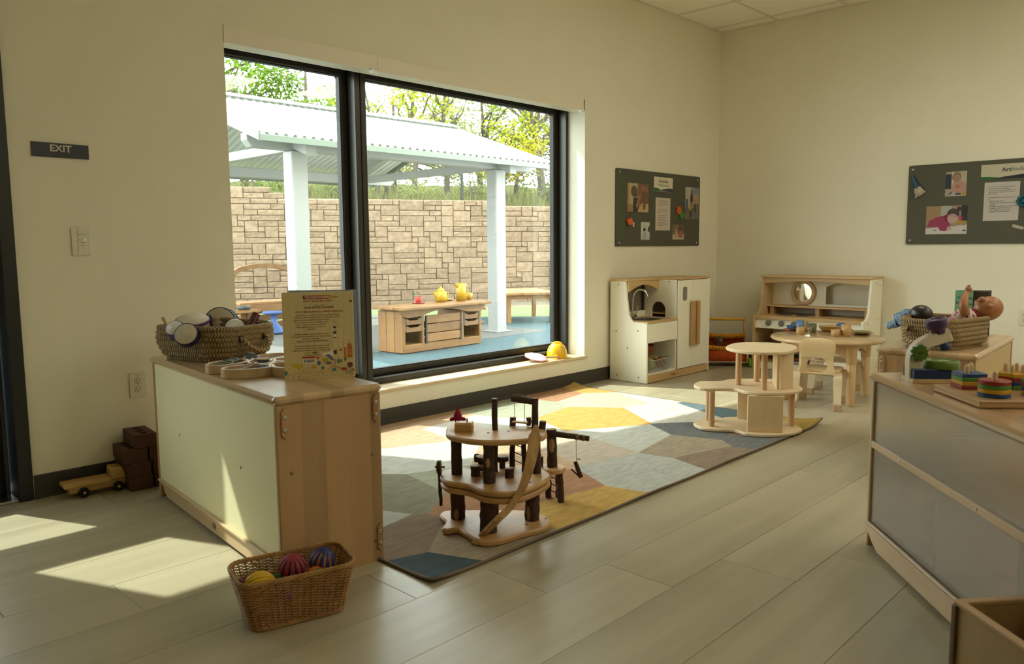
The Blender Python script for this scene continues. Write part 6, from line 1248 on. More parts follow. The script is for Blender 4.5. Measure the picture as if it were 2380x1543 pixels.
# --- things on the window stool
HB = Vector((-2.262, .085, .2245)); hh = thing('hard_hat', 'yellow toy hard hat on the window sill', 'hard hat', Matrix.Translation(HB) @ rot('Z', -60)); hy = mat('hat_yellow', (.82, .47, .008), rough=.28, coat=.3)
MB().lathe([(.080, .002), (.0795, .030), (.074, .062), (.060, .092), (.036, .110), (0, .117)], 40, cap=False).build('shell', hy, hh)
for s_ in (-1, 0, 1): MB().tube(spl([(.078 * cos(a) * (1 - .05 * abs(s_)), s_ * .016, .004 + .115 * sin(a)) for a in [radians(25 + 130 * i / 8) for i in range(9)]], 3, False), [.002 + .006 * sin(pi * i / 24) for i in range(25)], 8).build('ridge', hy, hh)
MB().prism([[(.088 * cos(a) + (.022 * max(0, -cos(a)) ** 1), .088 * sin(a)) if cos(a) > 0 else ((.088 + .028 * abs(cos(a)) ** 2) * cos(a), .084 * sin(a)) for a in [2 * pi * i / 40 for i in range(40)]], circ(.076, 36)], 0, .006, bev=.002).build('brim', hy, hh)
MB().lathe([(.009, 0), (.010, .002), (.007, .004), (0, .004)], 16, loc(.01, -.0795, .026) @ rot('X', 84), cap=False).build('rivet', hy, hh)
so = thing('stop_paddle', 'toy STOP sign paddle lying on the window sill by the hat', 'sign', loc(-2.505, .082, .256) @ rot('X', 15) @ rot('Y', 0))
oc = [(.094 * cos(radians(22.5 + 45 * i)), .094 * sin(radians(22.5 + 45 * i))) for i in range(8)]
MB().prism(oc, -.004, .002, bev=.001).build('octagon', mat('stop_rim', (.55, .22, .17), rough=.5), so); MB().prism([(x * .92, y * .92) for x, y in oc], .002, .003).build('face', mat('stop_face', (.40, .24, .28), rough=.35), so)
m = MB(); txt('STOP', .066, loc(0, 0, .0034) @ rot('Z', 90), m, bold=.0014, sx=.86); m.build('lettering', mat('stop_white', (.85, .82, .78), rough=.5), so); MB().box((.135, -.022, .004), (.13, .018, .012), bev=.003, M=rot('Z', -12)).build('handle', mat('stop_handle', (.52, .34, .13), rough=.5), so)
# ================================================================ RIGHT SIDE: SHELVES WITH TOYS, PIN BOARDS
RSM = loc(-3.955, -2.838, 0) @ rot('Z', -139.3); RL, RD, RH = 1.24, .38, .628
rs = thing('maple_shelf_unit', 'maple shelf with frosted see-through back in the right foreground', 'shelf', RSM)
mapr = wood('maple_right_top', (.50, .325, .18), (.41, .25, .13), 'x', .2, 6, coat=.35, bands=('y', .052)); mapre = wood('maple_right_edge', (.58, .42, .26), (.49, .34, .2), 'x', .4)
MB().prism(rrect(RL + .014, RD + .014, .02, 4, RL / 2, RD / 2), RH - .030, RH, bev=.010).build('top', mapr, rs)
for x_ in (0, RL - .02): MB().prism(rrect(.02, RD, .006, 3, x_ + .01, RD / 2), 0, RH - .030, bev=.001).build('end_panel', map_zy, rs)
def frost(name, col, rough):
    if name in MATS: return MATS[name]
    m = bpy.data.materials.new(name); m.use_nodes = True; N = m.node_tree.nodes; L = m.node_tree.links; N.remove(N['Principled BSDF'])
    d = N.new('ShaderNodeBsdfDiffuse'); d.inputs[0].default_value = C4((.66, .56, .42)); r_ = N.new('ShaderNodeBsdfRefraction'); r_.inputs['Color'].default_value = C4(col); r_.inputs['Roughness'].default_value = rough; r_.inputs['IOR'].default_value = 1.02
    g = N.new('ShaderNodeBsdfGlossy'); g.inputs['Roughness'].default_value = .22; m1 = N.new('ShaderNodeMixShader'); m1.inputs[0].default_value = .30; m2 = N.new('ShaderNodeMixShader'); lw = N.new('ShaderNodeLayerWeight'); lw.inputs[0].default_value = .5; pw = N.new('ShaderNodeMath'); pw.operation = 'MULTIPLY_ADD'; pw.inputs[1].default_value = .22; pw.inputs[2].default_value = .04; L.new(lw.outputs['Facing'], pw.inputs[0])
    L.new(r_.outputs[0], m1.inputs[1]); L.new(d.outputs[0], m1.inputs[2]); L.new(pw.outputs[0], m2.inputs[0]); L.new(m1.outputs[0], m2.inputs[1]); L.new(g.outputs[0], m2.inputs[2]); L.new(m2.outputs[0], N['Material Output'].inputs[0]); MATS[name] = m; return m
MB().box((RL / 2, .011, .343), (RL - .044, .004, .505)).build('frosted_back', frost('frosted_acrylic', (.80, .70, .56), .22), rs)
MB().box((RL / 2, .20, .372), (RL - .04, .34, .020)).build('middle_shelf', map_lx, rs); MB().box((RL / 2, .006, .374), (RL - .04, .012, .024), bev=.002).build('shelf_lip', mapre, rs)
for x_ in (.244, .717): MB().lathe([(0, 0), (.0055, 0), (.004, .002), (0, .0015)], 12, loc(x_, -.0001, .374) @ WX90, cap=False).build('screw', steel, rs)
for x_ in (.478, .90): MB().box((x_, .18, .225), (.016, .33, .275)).build('divider', mapre, rs)
MB().box((RL / 2, .20, .09), (RL - .04, .35, .018)).build('bottom_shelf', map_lx, rs)
k2 = [(.02, .092), (RL - .02, .092), (RL - .02, .06), (RL - .055, .056), (RL - .075, .035), (RL - .12, .016), (.13, .016), (.085, .035), (.055, .056), (.02, .060)]
r_ = MB().prism(k2, -.004, .010, bev=.001, M=WX90).build('base_rail', mapre, rs); MB().box((RL / 2, -.004, .088), (RL - .036, .012, .010), bev=.003).build('moulding', mapre, r_); twig_mark(loc(.49, -.0045, .048) @ WX90, .04).build('mark', ink, r_)
for z_ in (.53, .08): cam_plate(rs, loc(0, RD - .03, z_) @ Matrix(((0, 0, -1, 0), (-1, 0, 0, 0), (0, 1, 0, 0), (0, 0, 0, 1))), map_zy)
# shallow basket and tray seen dimly through the back
t = thing('coil_bowl', 'pale coiled bowl seen dimly through the frosted shelf back', 'bowl', RSM @ loc(.30, .19, .099))
for i in range(10): f = i / 9; MB().tube([((.075 + .055 * f ** .7) * cos(a), (.075 + .055 * f ** .7) * sin(a), .008 + .012 * i) for a in [2 * pi * q / 40 for q in range(40)]], .0068, 6, closed=True, uvk=1).build('coil', ropeh, t)
MB().prism(circ(.076, 30), 0, .01).build('base', ropeh, t)
t = thing('wooden_tray', 'light wooden tray on the middle shelf behind the frosted back', 'tray', RSM @ loc(.24, .20, .383)); MB().box((0, 0, .008), (.34, .24, .016), bev=.002).build('tray_floor', birch, t)
for s_ in (-1, 1): MB().box((s_ * .165, 0, .06), (.012, .24, .10), bev=.002).build('tray_end', birch, t); MB().box((0, s_ * .114, .055), (.318, .012, .09), bev=.002).build('tray_side', birch, t)
def rsl(u, v, z=RH): return RSM @ loc(u, v, z)
# --- wooden microscope: stands across the shelf
MS = rsl(.185, .040) @ rot('Z', 90); ms = thing('toy_microscope', 'wooden toy microscope with purple eyepiece on the right shelf', 'toy microscope', MS)   # local x to the picture right, local -y... towards the window side
gpl = mat('leaf_green_paint', (.085, .165, .010), rough=.3); dgr = mat('dark_green_paint', (.035, .10, .008), rough=.35); nvy = mat('deep_blue_paint', (.004, .028, .10), rough=.3); prp = mat('purple_paint', (.050, .020, .095), rough=.3); whp = mat('cream_paint', (.60, .53, .40), rough=.45)
MX = Matrix(((1, 0, 0, 0), (0, 0, 1, 0), (0, 1, 0, 0), (0, 0, 0, 1)))       # draw in x/z, extrude along y
base = [(0, -.04), (.12, -.045), (.15, -.03), (.166, 0), (.15, .03), (.12, .045), (0, .04)]; bs = [p[:2] for p in spl([(*p, 0) for p in base[1:-1]], 4, False)]
MB().prism([(0, -.042)] + bs + [(0, .042)], 0, .014, bev=.001).build('base', bwood, ms)
MB().prism([(.004, -.040)] + bs + [(.004, .040)], .014, .046, bev=.002).build('stage_block', nvy, ms)
MB().lathe([(.053, 0), (.054, .002), (.054, .022), (.051, .025), (.046, .025), (.044, .021), (0, .021)], 40, loc(.108, 0, .046)).build('stage_disc', gpl, ms)
arm = spl([(0, .0, 0), (-.002, .05, 0), (-.001, .088, 0), (.012, .12, 0), (.034, .141, 0), (.065, .157, 0)], 4, False) + [(.118, .176, 0), (.136, .138, 0)] + spl([(.09, .123, 0), (.062, .114, 0), (.046, .095, 0), (.041, .07, 0), (.043, .046, 0), (.046, .0, 0)], 4, False)
MB().prism([(p[0], p[1]) for p in arm], -.018, .018, bev=.002, M=MX).build('arm', whp, ms)
ge = [((.029 if i % 2 else .0235) * cos(2 * pi * i / 24), (.029 if i % 2 else .0235) * sin(2 * pi * i / 24)) for i in range(24)]
FRN = loc(.024, -.030, .098) @ rot('X', 90)
g_ = MB().prism(ge, -.012, .002, bev=.001, M=FRN).build('focus_gear', dgr, ms)
for r_ in (.018, .011): MB().prism([circ(r_, 28), circ(r_ - .0028, 28)], .002, .0028, M=FRN).build('ring', gpl, g_)
MB().prism(circ(.0035, 12), .002, .004, M=FRN).build('pin', ink, g_)
EM = loc(.094, 0, .160) @ rot('Y', -15)
MB().lathe([(0, 0), (.022, 0), (.0225, .012), (.026, .018), (.034, .022), (.035, .046), (.033, .049), (.024, .049), (.021, .044), (0, .044)], 36, EM, cap=False).build('eyepiece', prp, ms)
MB().lathe([(0, -.025), (.017, -.025), (.018, -.023), (.018, 0), (0, 0)], 28, loc(.110, 0, .131) @ rot('Y', -20), cap=False).build('objective', nvy, ms)
# --- peg stacker with coloured pieces
PB = rsl(.495, .175); pb = thing('peg_board', 'plywood peg board of a shape stacker on the right shelf', 'peg board', PB); plyl = mat('ply_layers', (.48, .31, .14), rough=.45, col2=(.36, .21, .08), vscale=150, stretch=(.02, .02, 1), detail=0)
MB().box((0, 0, .012), (.265, .265, .022), bev=.003).build('board', plyl, pb)
pc = dict(red=mat('bead_red', (.24, .012, .008), rough=.35), green=mat('bead_green', (.06, .19, .01), rough=.35), yellow=mat('bead_yellow', (.52, .27, .004), rough=.35), blue=mat('bead_blue', (.006, .045, .15), rough=.35))
shp = dict(circle=circ(.041, 32), square=rrect(.072, .072, .004, 2), square_r=rrect(.078, .078, .012, 3), hexa=[(.046 * cos(radians(60 * i + 30)), .046 * sin(radians(60 * i + 30))) for i in range(6)])
peg_xy = []
for cx, cy, sh_, order, nm, pegs in ((.068, -.062, 'circle', ('blue', 'yellow', 'green', 'red'), 'round', [(0, 0)]), (-.068, -.062, 'square', ('red', 'yellow', 'green', 'blue'), 'square', [(-.016, .012), (.014, -.014)]), (.068, .068, 'square_r', ('yellow', 'blue', 'red', 'green'), 'rounded', [(-.014, .014), (.016, -.012), (.0, .022)]), (-.068, .068, 'hexa', ('green', 'blue', 'red', 'yellow'), 'six-sided', [(-.016, .016), (.016, .016), (-.016, -.016), (.016, -.016)])):
    for i, c_ in enumerate(order):
        L_ = [shp[sh_]] + [circ(.0085, 14, *p) for p in pegs]
        tag(MB().prism(L_, 0, .0115, bev=.0012).build('stacking_piece', pc[c_], M=PB @ loc(cx, cy, .0232 + i * .0118)), '%s %s stacking piece, %s of the %s stack' % (c_, nm, ['bottom', 'second', 'third', 'top'][i], nm), 'stacking piece', 'pieces on the peg board')
    for p in pegs: MB().lathe([(.0075, .022), (.0075, .086), (.0062, .092), (.003, .0955), (0, .0965)], 16, loc(cx + p[0], cy + p[1], 0), cap=False).build('peg', bwood, pb)
for i, (u, v, r_, c_, z_) in enumerate(((.36, .265, .030, 'blue', 0), (.36, .265, .026, 'green', .0255))): tag(MB().lathe([(r_, 0), (r_ + .002, .003), (r_ + .002, .022), (r_, .025), (r_ - .005, .025), (r_ - .006, .022), (r_ - .006, .003), (r_ - .005, 0), (r_, 0)], 32, cap=False).build('stacking_ring', pc[c_], M=rsl(u, v, RH + z_)), c_ + (' ring standing on the blue ring behind the peg board' if i else ' ring lying on the shelf behind the peg board'), 'ring')
# --- shelf further back with doll basket
BSM = loc(-3.09, -2.562, 0) @ rot('Z', -87.2); BL, BD, BH_ = .395, .90, .61
bs_ = thing('maple_shelf_unit', 'smaller maple shelf behind, carrying the basket of dolls', 'shelf', BSM)
MB().prism(rrect(BL + .014, BD + .014, .02, 4, BL / 2, BD / 2), BH_ - .030, BH_, bev=.010).build('top', wood('maple_back_top', (.56, .385, .215), (.47, .31, .16), 'y', .25, 6, coat=.3, bands=('x', .055)), bs_)
for y_ in (0, BD - .02): MB().prism(rrect(BL, .02, .006, 3, BL / 2, y_ + .01), 0, BH_ - .030, bev=.001).build('end_panel', map_z, bs_)
MB().box((BL - .009, BD / 2, .33), (.010, BD - .04, .50), bev=.001).build('back_panel', mat('tan_panel', (.50, .36, .17), rough=.5), bs_)
for z_ in (.09, .34): MB().box((.19, BD / 2, z_), (.34, BD - .04, .018)).build('shelf_board', map_x, bs_)
MB().box((BL - .006, BD / 2, .045), (.012, BD - .04, .06), bev=.002).build('base_rail', map_e, bs_)
for x_ in (.022, BL - .022): cam_plate(bs_, loc(x_, 0, .525) @ WX90, map_z)
RB2 = loc(-2.845, -2.772, BH_) @ rot('Z', 77)
rope_basket('rope basket of baby dolls on the back shelf', RB2, .27, .40, .135, 'braided rope baskets')
vbl = speck('blue_print_cloth', (.20, .30, .40), (.02, .035, .10), 70); vpk = speck('pink_print_cloth', (.62, .50, .48), (.36, .02, .08), 60)
RT, FW, UP = Vector((.694, -.72, 0)), Vector((.72, .694, 0)), Vector((0, 0, 1))
def frame(P, crown, face):
    z_ = crown.normalized(); y_ = -(face - z_ * face.dot(z_)).normalized(); x_ = y_.cross(z_); M_ = Matrix((x_, y_, z_)).transposed().to_4x4(); M_.translation = P; return M_
D1 = frame(at(2141, 733, x=-2.86), RT * .12 - FW * .95 + UP * .22, UP * -.5 + RT * .5)
t, z_, k = doll('doll with dark moulded hair lying in blue printed romper', D1, mat('vinyl_mid_brown', (.13, .055, .028), rough=.4), vbl, None, head=.050)
hd = (D1.to_3x3().inverted() @ (-FW * .75 - RT * .6 + UP * .25)).normalized(); MB().lathe([(1.02 * sin(a), 1.02 * cos(a)) for a in [radians(88 - 86 * i / 9) for i in range(10)]], 26, Matrix.Diagonal((.050 * .93, .0505, .050 * 1.125, 1)) @ hd.to_track_quat('Z', 'Y').to_matrix().to_4x4(), cap=False).build('hair', vd, t)
for s_ in (-1, 1): MB().tube([(s_ * .018, 0, z_ - .095), (s_ * .03, .004, z_ - .125), (s_ * .03, .006, z_ - .15)], [.022, .019, .016], 12).build('leg', vbl, t); MB().sph((s_ * .03, -.002, z_ - .165), (.014, .018, .014), 12, 8).build('shoe', mat('pale_pink_shoe', (.62, .48, .44), rough=.6), t)
t, z_, k = doll('bald tan doll on its back in a pink flowered dress, one arm raised', frame(at(2297, 717, x=-2.70), RT * .88 + UP * .38 - FW * .1, UP * .8 - RT * .5 + FW * .4), vt, vpk, None, head=.056)
MB().tube([(0, .0, z_ + .012), (0, .0, z_ - .004)], .027, 16).build('collar', mat('crimson_collar', (.26, .008, .03), rough=.8), t)
a_ = MB(); a_.tube(spl([(.045, -.005, z_ - .045), (.056, -.045, z_ - .036), (.046, -.080, z_ - .010), (.036, -.100, z_ + .014)], 4, False), [.019, .0195, .020, .021, .021, .020, .019, .0175, .016, .0145, .0135, .013, .013], 12); a_.sph((.034, -.110, z_ + .026), (.014, .017, .014), 12, 8)
for q in range(4): a_.tube([(.026 + .006 * q, -.114, z_ + .032), (.024 + .006 * q, -.124, z_ + .036), (.026 + .005 * q, -.128, z_ + .030)], [.0045, .0042, .003], 7)
a_.tube([(.046, -.106, z_ + .024), (.050, -.114, z_ + .030), (.046, -.120, z_ + .032)], [.005, .0045, .003], 7); a_.build('raised_arm', vt, t)
for s_ in (-1, 1): MB().tube([(s_ * .02, 0, z_ - .10), (s_ * .032, -.004, z_ - .16), (s_ * .03, -.006, z_ - .20)], [.024, .020, .016], 12).build('leg', mat('pink_tights', (.45, .22, .22), rough=.9), t)
tag(MB().prism(circ(.018, 16), 0, .03, bev=.006).build('toy_bottle', mat('bottle_yellow', (.55, .34, .02), rough=.4), M=loc(-2.60, -2.775, .735) @ rot('Y', 60)), 'yellow toy bottle cap tucked between the two dolls', 'toy')
# board book standing open behind
lv = at(2220, 674, x=-2.35); LB = thing('board_book', 'mint green board book standing half open behind the dolls', 'book', loc(-2.36, -2.686, BH_) @ rot('Z', -92)); mint = mat('mint_cover', (.17, .40, .25), rough=.4); BHt = .232
MB().box((.040, 0, BHt / 2), (.080, .003, BHt), bev=.0008).build('front_cover', mint, LB)
for i, (a, c_) in enumerate(((16, (.05, .03, .02)), (26, (.42, .34, .22)), (35, (.55, .52, .48)), (44, (.02, .10, .20)), (50, (.20, .15, .06)))): MB().box((.074, 0, BHt / 2), (.148, .002, BHt - .004), M=loc(0, .003 + .003 * i, 0) @ rot('Z', a * .55)).build('page', mat('page_%d' % i, c_, rough=.5), LB)
MB().box((.078, 0, BHt / 2), (.156, .003, BHt), bev=.0008, M=loc(0, .020, 0) @ rot('Z', 30)).build('back_cover', mat('book_navy', (.015, .015, .03), rough=.4), LB); MB().box((-.001, .010, BHt / 2), (.004, .022, BHt), bev=.001).build('spine', mint, LB)
gb = MB(); PFb = loc(0, -.0018, 0) @ WX90
for s_, y_, sz_ in (('Leo Loves', .196, .019), ('Baby Time', .166, .019)): gb.k = 0; txt(s_, sz_, PFb @ loc(.041, y_, .0002) @ rot('Z', -4), gb, sx=.92, bold=.0003)
gb.k = 1; gb.prism(circ(.017, 24, .041, .108, .030), 0, .0004, M=PFb); gb.k = 0; gb.prism([(.041 + .0172 * cos(a), .108 + .0305 * sin(a)) for a in [pi * i / 12 for i in range(13)]] + [(.033, .118), (.049, .118)][::-1], .0004, .0007, M=PFb)
gb.k = 2; gb.prism(circ(.022, 20, .041, .062, .018), 0, .0003, M=PFb); gb.k = 1
for x_ in (.016, .066): gb.prism(circ(.006, 12, x_, .086, .009), 0, .0004, M=PFb)
gb.build('cover_print', [mat('letter_navy', (.02, .03, .05), rough=.5), mat('print_skin', (.38, .20, .11), rough=.5), mat('print_blue', (.10, .20, .28), rough=.5)], LB)
# --- low box with wooden pieces in the near right corner
XM = loc(-4.985, -3.385, 0) @ rot('Z', -130.5); bx = thing('wooden_bin', 'low wooden bin of parts blurred in the bottom right corner', 'bin', XM); xb = wood('bin_birch', (.34, .235, .105), (.27, .18, .075), 'z', .5); xe = wood('bin_edge', (.40, .26, .12), (.32, .19, .08), 'x', .5)
BXL, BXD, BXH = .55, .20, .305
MB().box((BXL / 2, .006, BXH / 2), (BXL, .012, BXH), bev=.002).build('front_panel', xb, bx); MB().box((BXL / 2, BXD - .006, BXH / 2), (BXL, .012, BXH), bev=.002).build('rear_panel', xb, bx)
for x_ in (.006, BXL - .006): MB().box((x_, BXD / 2, BXH / 2), (.012, BXD - .026, BXH), bev=.002).build('end_panel', xb, bx)
MB().prism([rrect(BXL + .01, BXD + .01, .008, 3, BXL / 2, BXD / 2), rrect(BXL - .03, BXD - .03, .004, 2, BXL / 2, BXD / 2)], BXH, BXH + .010, bev=.002).build('rim', xe, bx); MB().box((BXL / 2, BXD / 2, .21), (BXL - .03, BXD - .03, .01)).build('inner_floor', xb, bx)
MB().box((.004, -.004, BXH / 2), (.014, .008, BXH), bev=.002).build('corner_post', wood('bin_dark', (.10, .055, .025), (.07, .035, .015), 'z', .5), bx)
for i, (x_, y_, a, r_) in enumerate(((.12, .10, 8, .022), (.22, .07, -6, .02), (.31, .12, 14, .02))): tag(MB().cyl((-.07, 0, r_), (.07, 0, r_), r_, n=18, bev=.003).build('wooden_rod', wood('rod_tan', (.46, .27, .12), (.37, .2, .08), 'x', .5), M=XM @ loc(x_ + .02, y_, .2155) @ rot('Z', a + 40)), ['thick wooden rod nearest the corner of the bin', 'second wooden rod lying in the bin', 'third wooden rod deep in the bin'][i], 'rod', 'rods in the wooden bin')
# ================================================================ PIN BOARDS
felt_m = mat('grey_felt', (.10, .10, .074), rough=.95, spec=.1, bump=.1, bscale=400)
PCOL = {}
def pmat(c): 
    k = tuple(round(q, 3) for q in c)
    if k not in PCOL: PCOL[k] = mat('photo_ink_%d' % len(PCOL), c, rough=.35)
    return PCOL[k]
def sheet(name, label, cat, M, w_, h_, shapes, base, group, thick=.0012):
    """flat print: paper card plus inked areas. shapes: (kind, data, colour) in unit square coordinates"""
    t = thing(name, label, cat, M, group); MB().box((0, 0, thick / 2), (w_, h_, thick), bev=.0002).build('paper', pmat(base), t); ms_ = []; g = MB()
    for i, (kd, d, c_) in enumerate(shapes):
        if pmat(c_) not in ms_: ms_.append(pmat(c_))
        g.k = ms_.index(pmat(c_)); z_ = thick + .00015 + .00006 * i
        if kd == 'e': cx, cy, rx, ry = d[:4]; p = circ(rx * w_, 18, (cx - .5) * w_, (cy - .5) * h_, ry * h_); g.add([(x, y, z_) for x, y in p], [tuple(range(18))])
        elif kd == 'r': x0, y0, x1, y1 = d; g.add([((x - .5) * w_, (y - .5) * h_, z_) for x, y in ((x0, y0), (x1, y0), (x1, y1), (x0, y1))], [(0, 1, 2, 3)])
        elif kd == 'p':
            p = [((x - .5) * w_, (y - .5) * h_) for x, y in d]; p = p if area2(p) > 0 else p[::-1]
            tr = tessellate_polygon([[Vector((x, y, 0)) for x, y in p]]); fs = []
            for q in tr:
                a, b, c = (p[k] for k in q); fs.append(tuple(q) if (b[0]-a[0]) * (c[1]-a[1]) - (c[0]-a[0]) * (b[1]-a[1]) > 0 else tuple(q)[::-1])
            g.add([(x, y, z_) for x, y in p], fs)
        elif kd == 't': s_, x, y, sz, bold, sh_ = d; txt(s_, sz, loc((x - .5) * w_, (y - .5) * h_, z_), g, align_='LEFT' if x < .3 else 'CENTER', bold=bold, shear=sh_)
    if shapes: g.build('print', ms_, t)
    return t
def pins(par, pts):
    for x, y in pts: MB().lathe([(0, .004), (.006, .003), (.007, 0)][::-1], 12, loc(x, y, .012), cap=False).build('pin', mat('pin_white', (.6, .58, .5), rough=.4), par)
def gear_thing(label, M, r_, n, col, name='toy_gear'):
    t = thing(name, label, 'gear', M, 'toy gears on the boards'); pts = []
    for i in range(n):
        for a, q in ((-.28, .74), (-.18, 1), (.18, 1), (.28, .74)): an = 2 * pi * (i + a) / n; pts.append((r_ * q * cos(an), r_ * q * sin(an)))
    m_ = mat('gear_' + label.split()[0], col, rough=.4); MB().prism(pts, 0, .016, bev=.002).build('gear_disc', m_, t); MB().prism([circ(r_ * .35, 16), circ(r_ * .18, 12)], .016, .020, bev=.001).build('hub', m_, t)
dk, brn, skn, skd, cream_, woodc = (.03, .025, .02), (.10, .05, .025), (.30, .17, .10), (.12, .06, .035), (.55, .48, .34), (.33, .20, .08)
LBM = loc(-.996, -.001, 1.391) @ WX90; lb_ = thing('pin_board', 'grey felt pin board about everyday mathematics on the window wall', 'pin board', LBM); MB().prism(rrect(1.292, .628, .012, 3), 0, .012, bev=.002).build('felt_panel', felt_m, lb_); pins(lb_, [(s_ * .60, q * .285) for s_ in (-1, 1) for q in (-1, 1)])
def lb(x, z, k=0): return loc(x, -.0132 - k * .001, z) @ WX90
sheet('photo_print', 'photo of a child in black reaching up to wooden blocks', 'photo', lb(-1.338, 1.478), .300, .235, [('r', (0, 0, .1, 1), (.42, .27, .08)), ('r', (.1, .25, .45, 1), (.42, .36, .26)), ('r', (.5, .3, 1, 1), (.16, .075, .035)), ('r', (.62, .72, .98, .92), (.26, .12, .05)), ('p', ((.45, 0), (1, 0), (1, .3), (.7, .32)), (.48, .33, .15)), ('r', (.74, .1, .86, .75), (.15, .06, .03)), ('e', (.30, .72, .15, .19), brn), ('e', (.35, .66, .12, .15), skd), ('p', ((.25, 0), (.48, 0), (.55, .3), (.50, .5), (.27, .5)), dk), ('p', ((.38, .22), (.46, .12), (.62, .55), (.64, .70), (.55, .62)), skn), ('p', ((.02, .0), (.2, .0), (.1, .3), (.02, .2)), (.30, .16, .06))], (.30, .2, .11), 'photos on the left pin board')
sheet('title_card', 'title card reading Everyday mathematics', 'card', lb(-.960, 1.606), .292, .122, [('p', ((0, 0), (.4, .04), (.25, .20), (.1, .23), (0, .24)), (.01, .12, .03)), ('p', ((.25, .03), (1, 0), (1, .26), (.75, .25), (.5, .16)), (.012, .03, .035)), ('t', ('Everyday', .5, .72, .040, .0008, 0), (.03, .06, .055)), ('t', ('mathematics', .5, .45, .034, 0, .35), (.04, .07, .065))], (.66, .60, .44), 'cards on the left pin board')
sheet('text_sheet', 'narrow sheet of printed text in the middle of the left board', 'paper sheet', lb(-.962, 1.352), .230, .280, [('r', (.14, .90 - i * .052 - (0.06 if i > 3 else 0) - (.03 if i > 6 else 0), .14 + wd, .917 - i * .052 - (0.06 if i > 3 else 0) - (.03 if i > 6 else 0)), (.20, .17, .14)) for i, wd in enumerate((.70, .60, .70, .35, .66, .62, .18, .68, .66, .5, .70, .6, .7, .35))], (.56, .48, .40), 'sheets on the left pin board')
sheet('photo_print', 'photo of an adult and children standing outdoors', 'photo', lb(-.487, 1.462), .232, .285, [('r', (0, 0, 1, .35), (.16, .12, .09)), ('r', (0, .35, .4, 1), (.42, .38, .30)), ('r', (.5, .78, 1, 1), (.18, .22, .26)), ('r', (.55, .35, 1, .78), (.38, .26, .15)), ('e', (.45, .84, .07, .07), skd), ('p', ((.33, .55), (.58, .55), (.55, .78), (.38, .78)), dk), ('r', (.38, .05, .48, .55), dk), ('e', (.36, .52, .05, .05), skn), ('r', (.28, .28, .44, .46), (.40, .30, .05)), ('r', (.30, .02, .42, .28), dk), ('e', (.70, .55, .06, .06), skn), ('r', (.60, .2, .82, .48), (.03, .05, .09)), ('r', (.62, .02, .8, .22), (.10, .13, .18)), ('r', (.02, .2, .2, .62), (.07, .09, .13)), ('r', (.84, .3, .98, .5), (.2, .08, .04))], (.3, .26, .2), 'photos on the left pin board')
sheet('photo_print', 'small photo of a child from behind facing an easel', 'photo', lb(-1.229, 1.213), .135, .170, [('r', (.04, .04, .96, .88), (.50, .52, .48)), ('r', (0, .9, 1, 1), (.06, .04, .03)), ('e', (.40, .52, .13, .10), dk), ('p', ((.22, .05), (.66, .05), (.58, .40), (.3, .40)), (.34, .36, .40)), ('p', ((.75, .45), (.98, .4), (.98, .75), (.82, .62)), dk), ('r', (.3, .70, .7, .73), (.40, .42, .10))], (.28, .27, .23), 'photos on the left pin board')
sheet('photo_print', 'small photo of a child in red playing on the floor', 'photo', lb(-.712, 1.200), .190, .132, [('r', (0, 0, 1, .35), (.46, .38, .24)), ('r', (0, .35, .55, 1), (.16, .11, .07)), ('r', (.55, .4, 1, 1), (.12, .05, .03)), ('e', (.62, .72, .09, .13), dk), ('p', ((.5, .15), (.9, .12), (.85, .55), (.6, .6)), (.34, .10, .06)), ('p', ((.2, .2), (.42, .2), (.40, .7), (.28, .75)), (.30, .26, .17)), ('r', (.28, .3, .36, .5), (.5, .45, .36))], (.22, .15, .09), 'photos on the left pin board')
gear_thing('orange toy gear fixed on the left pin board', loc(-.722, -.0135, 1.392) @ WX90, .040, 10, (.62, .11, .006)); gear_thing('green toy gear meshing below the orange one', loc(-.672, -.0135, 1.350) @ WX90, .035, 10, (.035, .28, .012))
t = thing('orange_bead', 'faceted orange bead fixed low on the left board', 'bead', loc(-1.487, -.013, 1.280) @ WX90); MB().lathe([(.020, -.026), (.0245, -.02), (.0245, .02), (.020, .026)], 6, loc(0, 0, .024) @ rot('Z', 30) @ rot('X', 90), smooth=False).build('bead', mat('bead_orange', (.72, .12, .01), rough=.4), t); MB().cyl((0, .0245, .024), (0, .028, .024), .009, n=14).build('bore', slot, t)
tag(MB().prism([(-.01, -.02), (.008, -.018), (.012, .015), (-.004, .022), (-.012, .005)], 0, .002).build('paper_scrap', pmat((.55, .52, .42)), M=loc(-1.40, -.0135, 1.255) @ WX90), 'torn white paper scrap beside the orange bead', 'paper')
RF = rot('Z', -90) @ WX90        # right wall: local x -> -y, faces -x
RBd = loc(-.001, -2.35, 1.388) @ RF; rb_ = thing('pin_board', 'grey felt art studio pin board on the right wall', 'pin board', RBd); MB().prism(rrect(1.292, .625, .012, 3), 0, .012, bev=.002).build('felt_panel', felt_m, rb_); pins(rb_, [(s_ * .615, q * .28) for s_ in (-1, 1) for q in (-1, 1)])
def rb(y, z): return loc(-.0132, y, z) @ RF
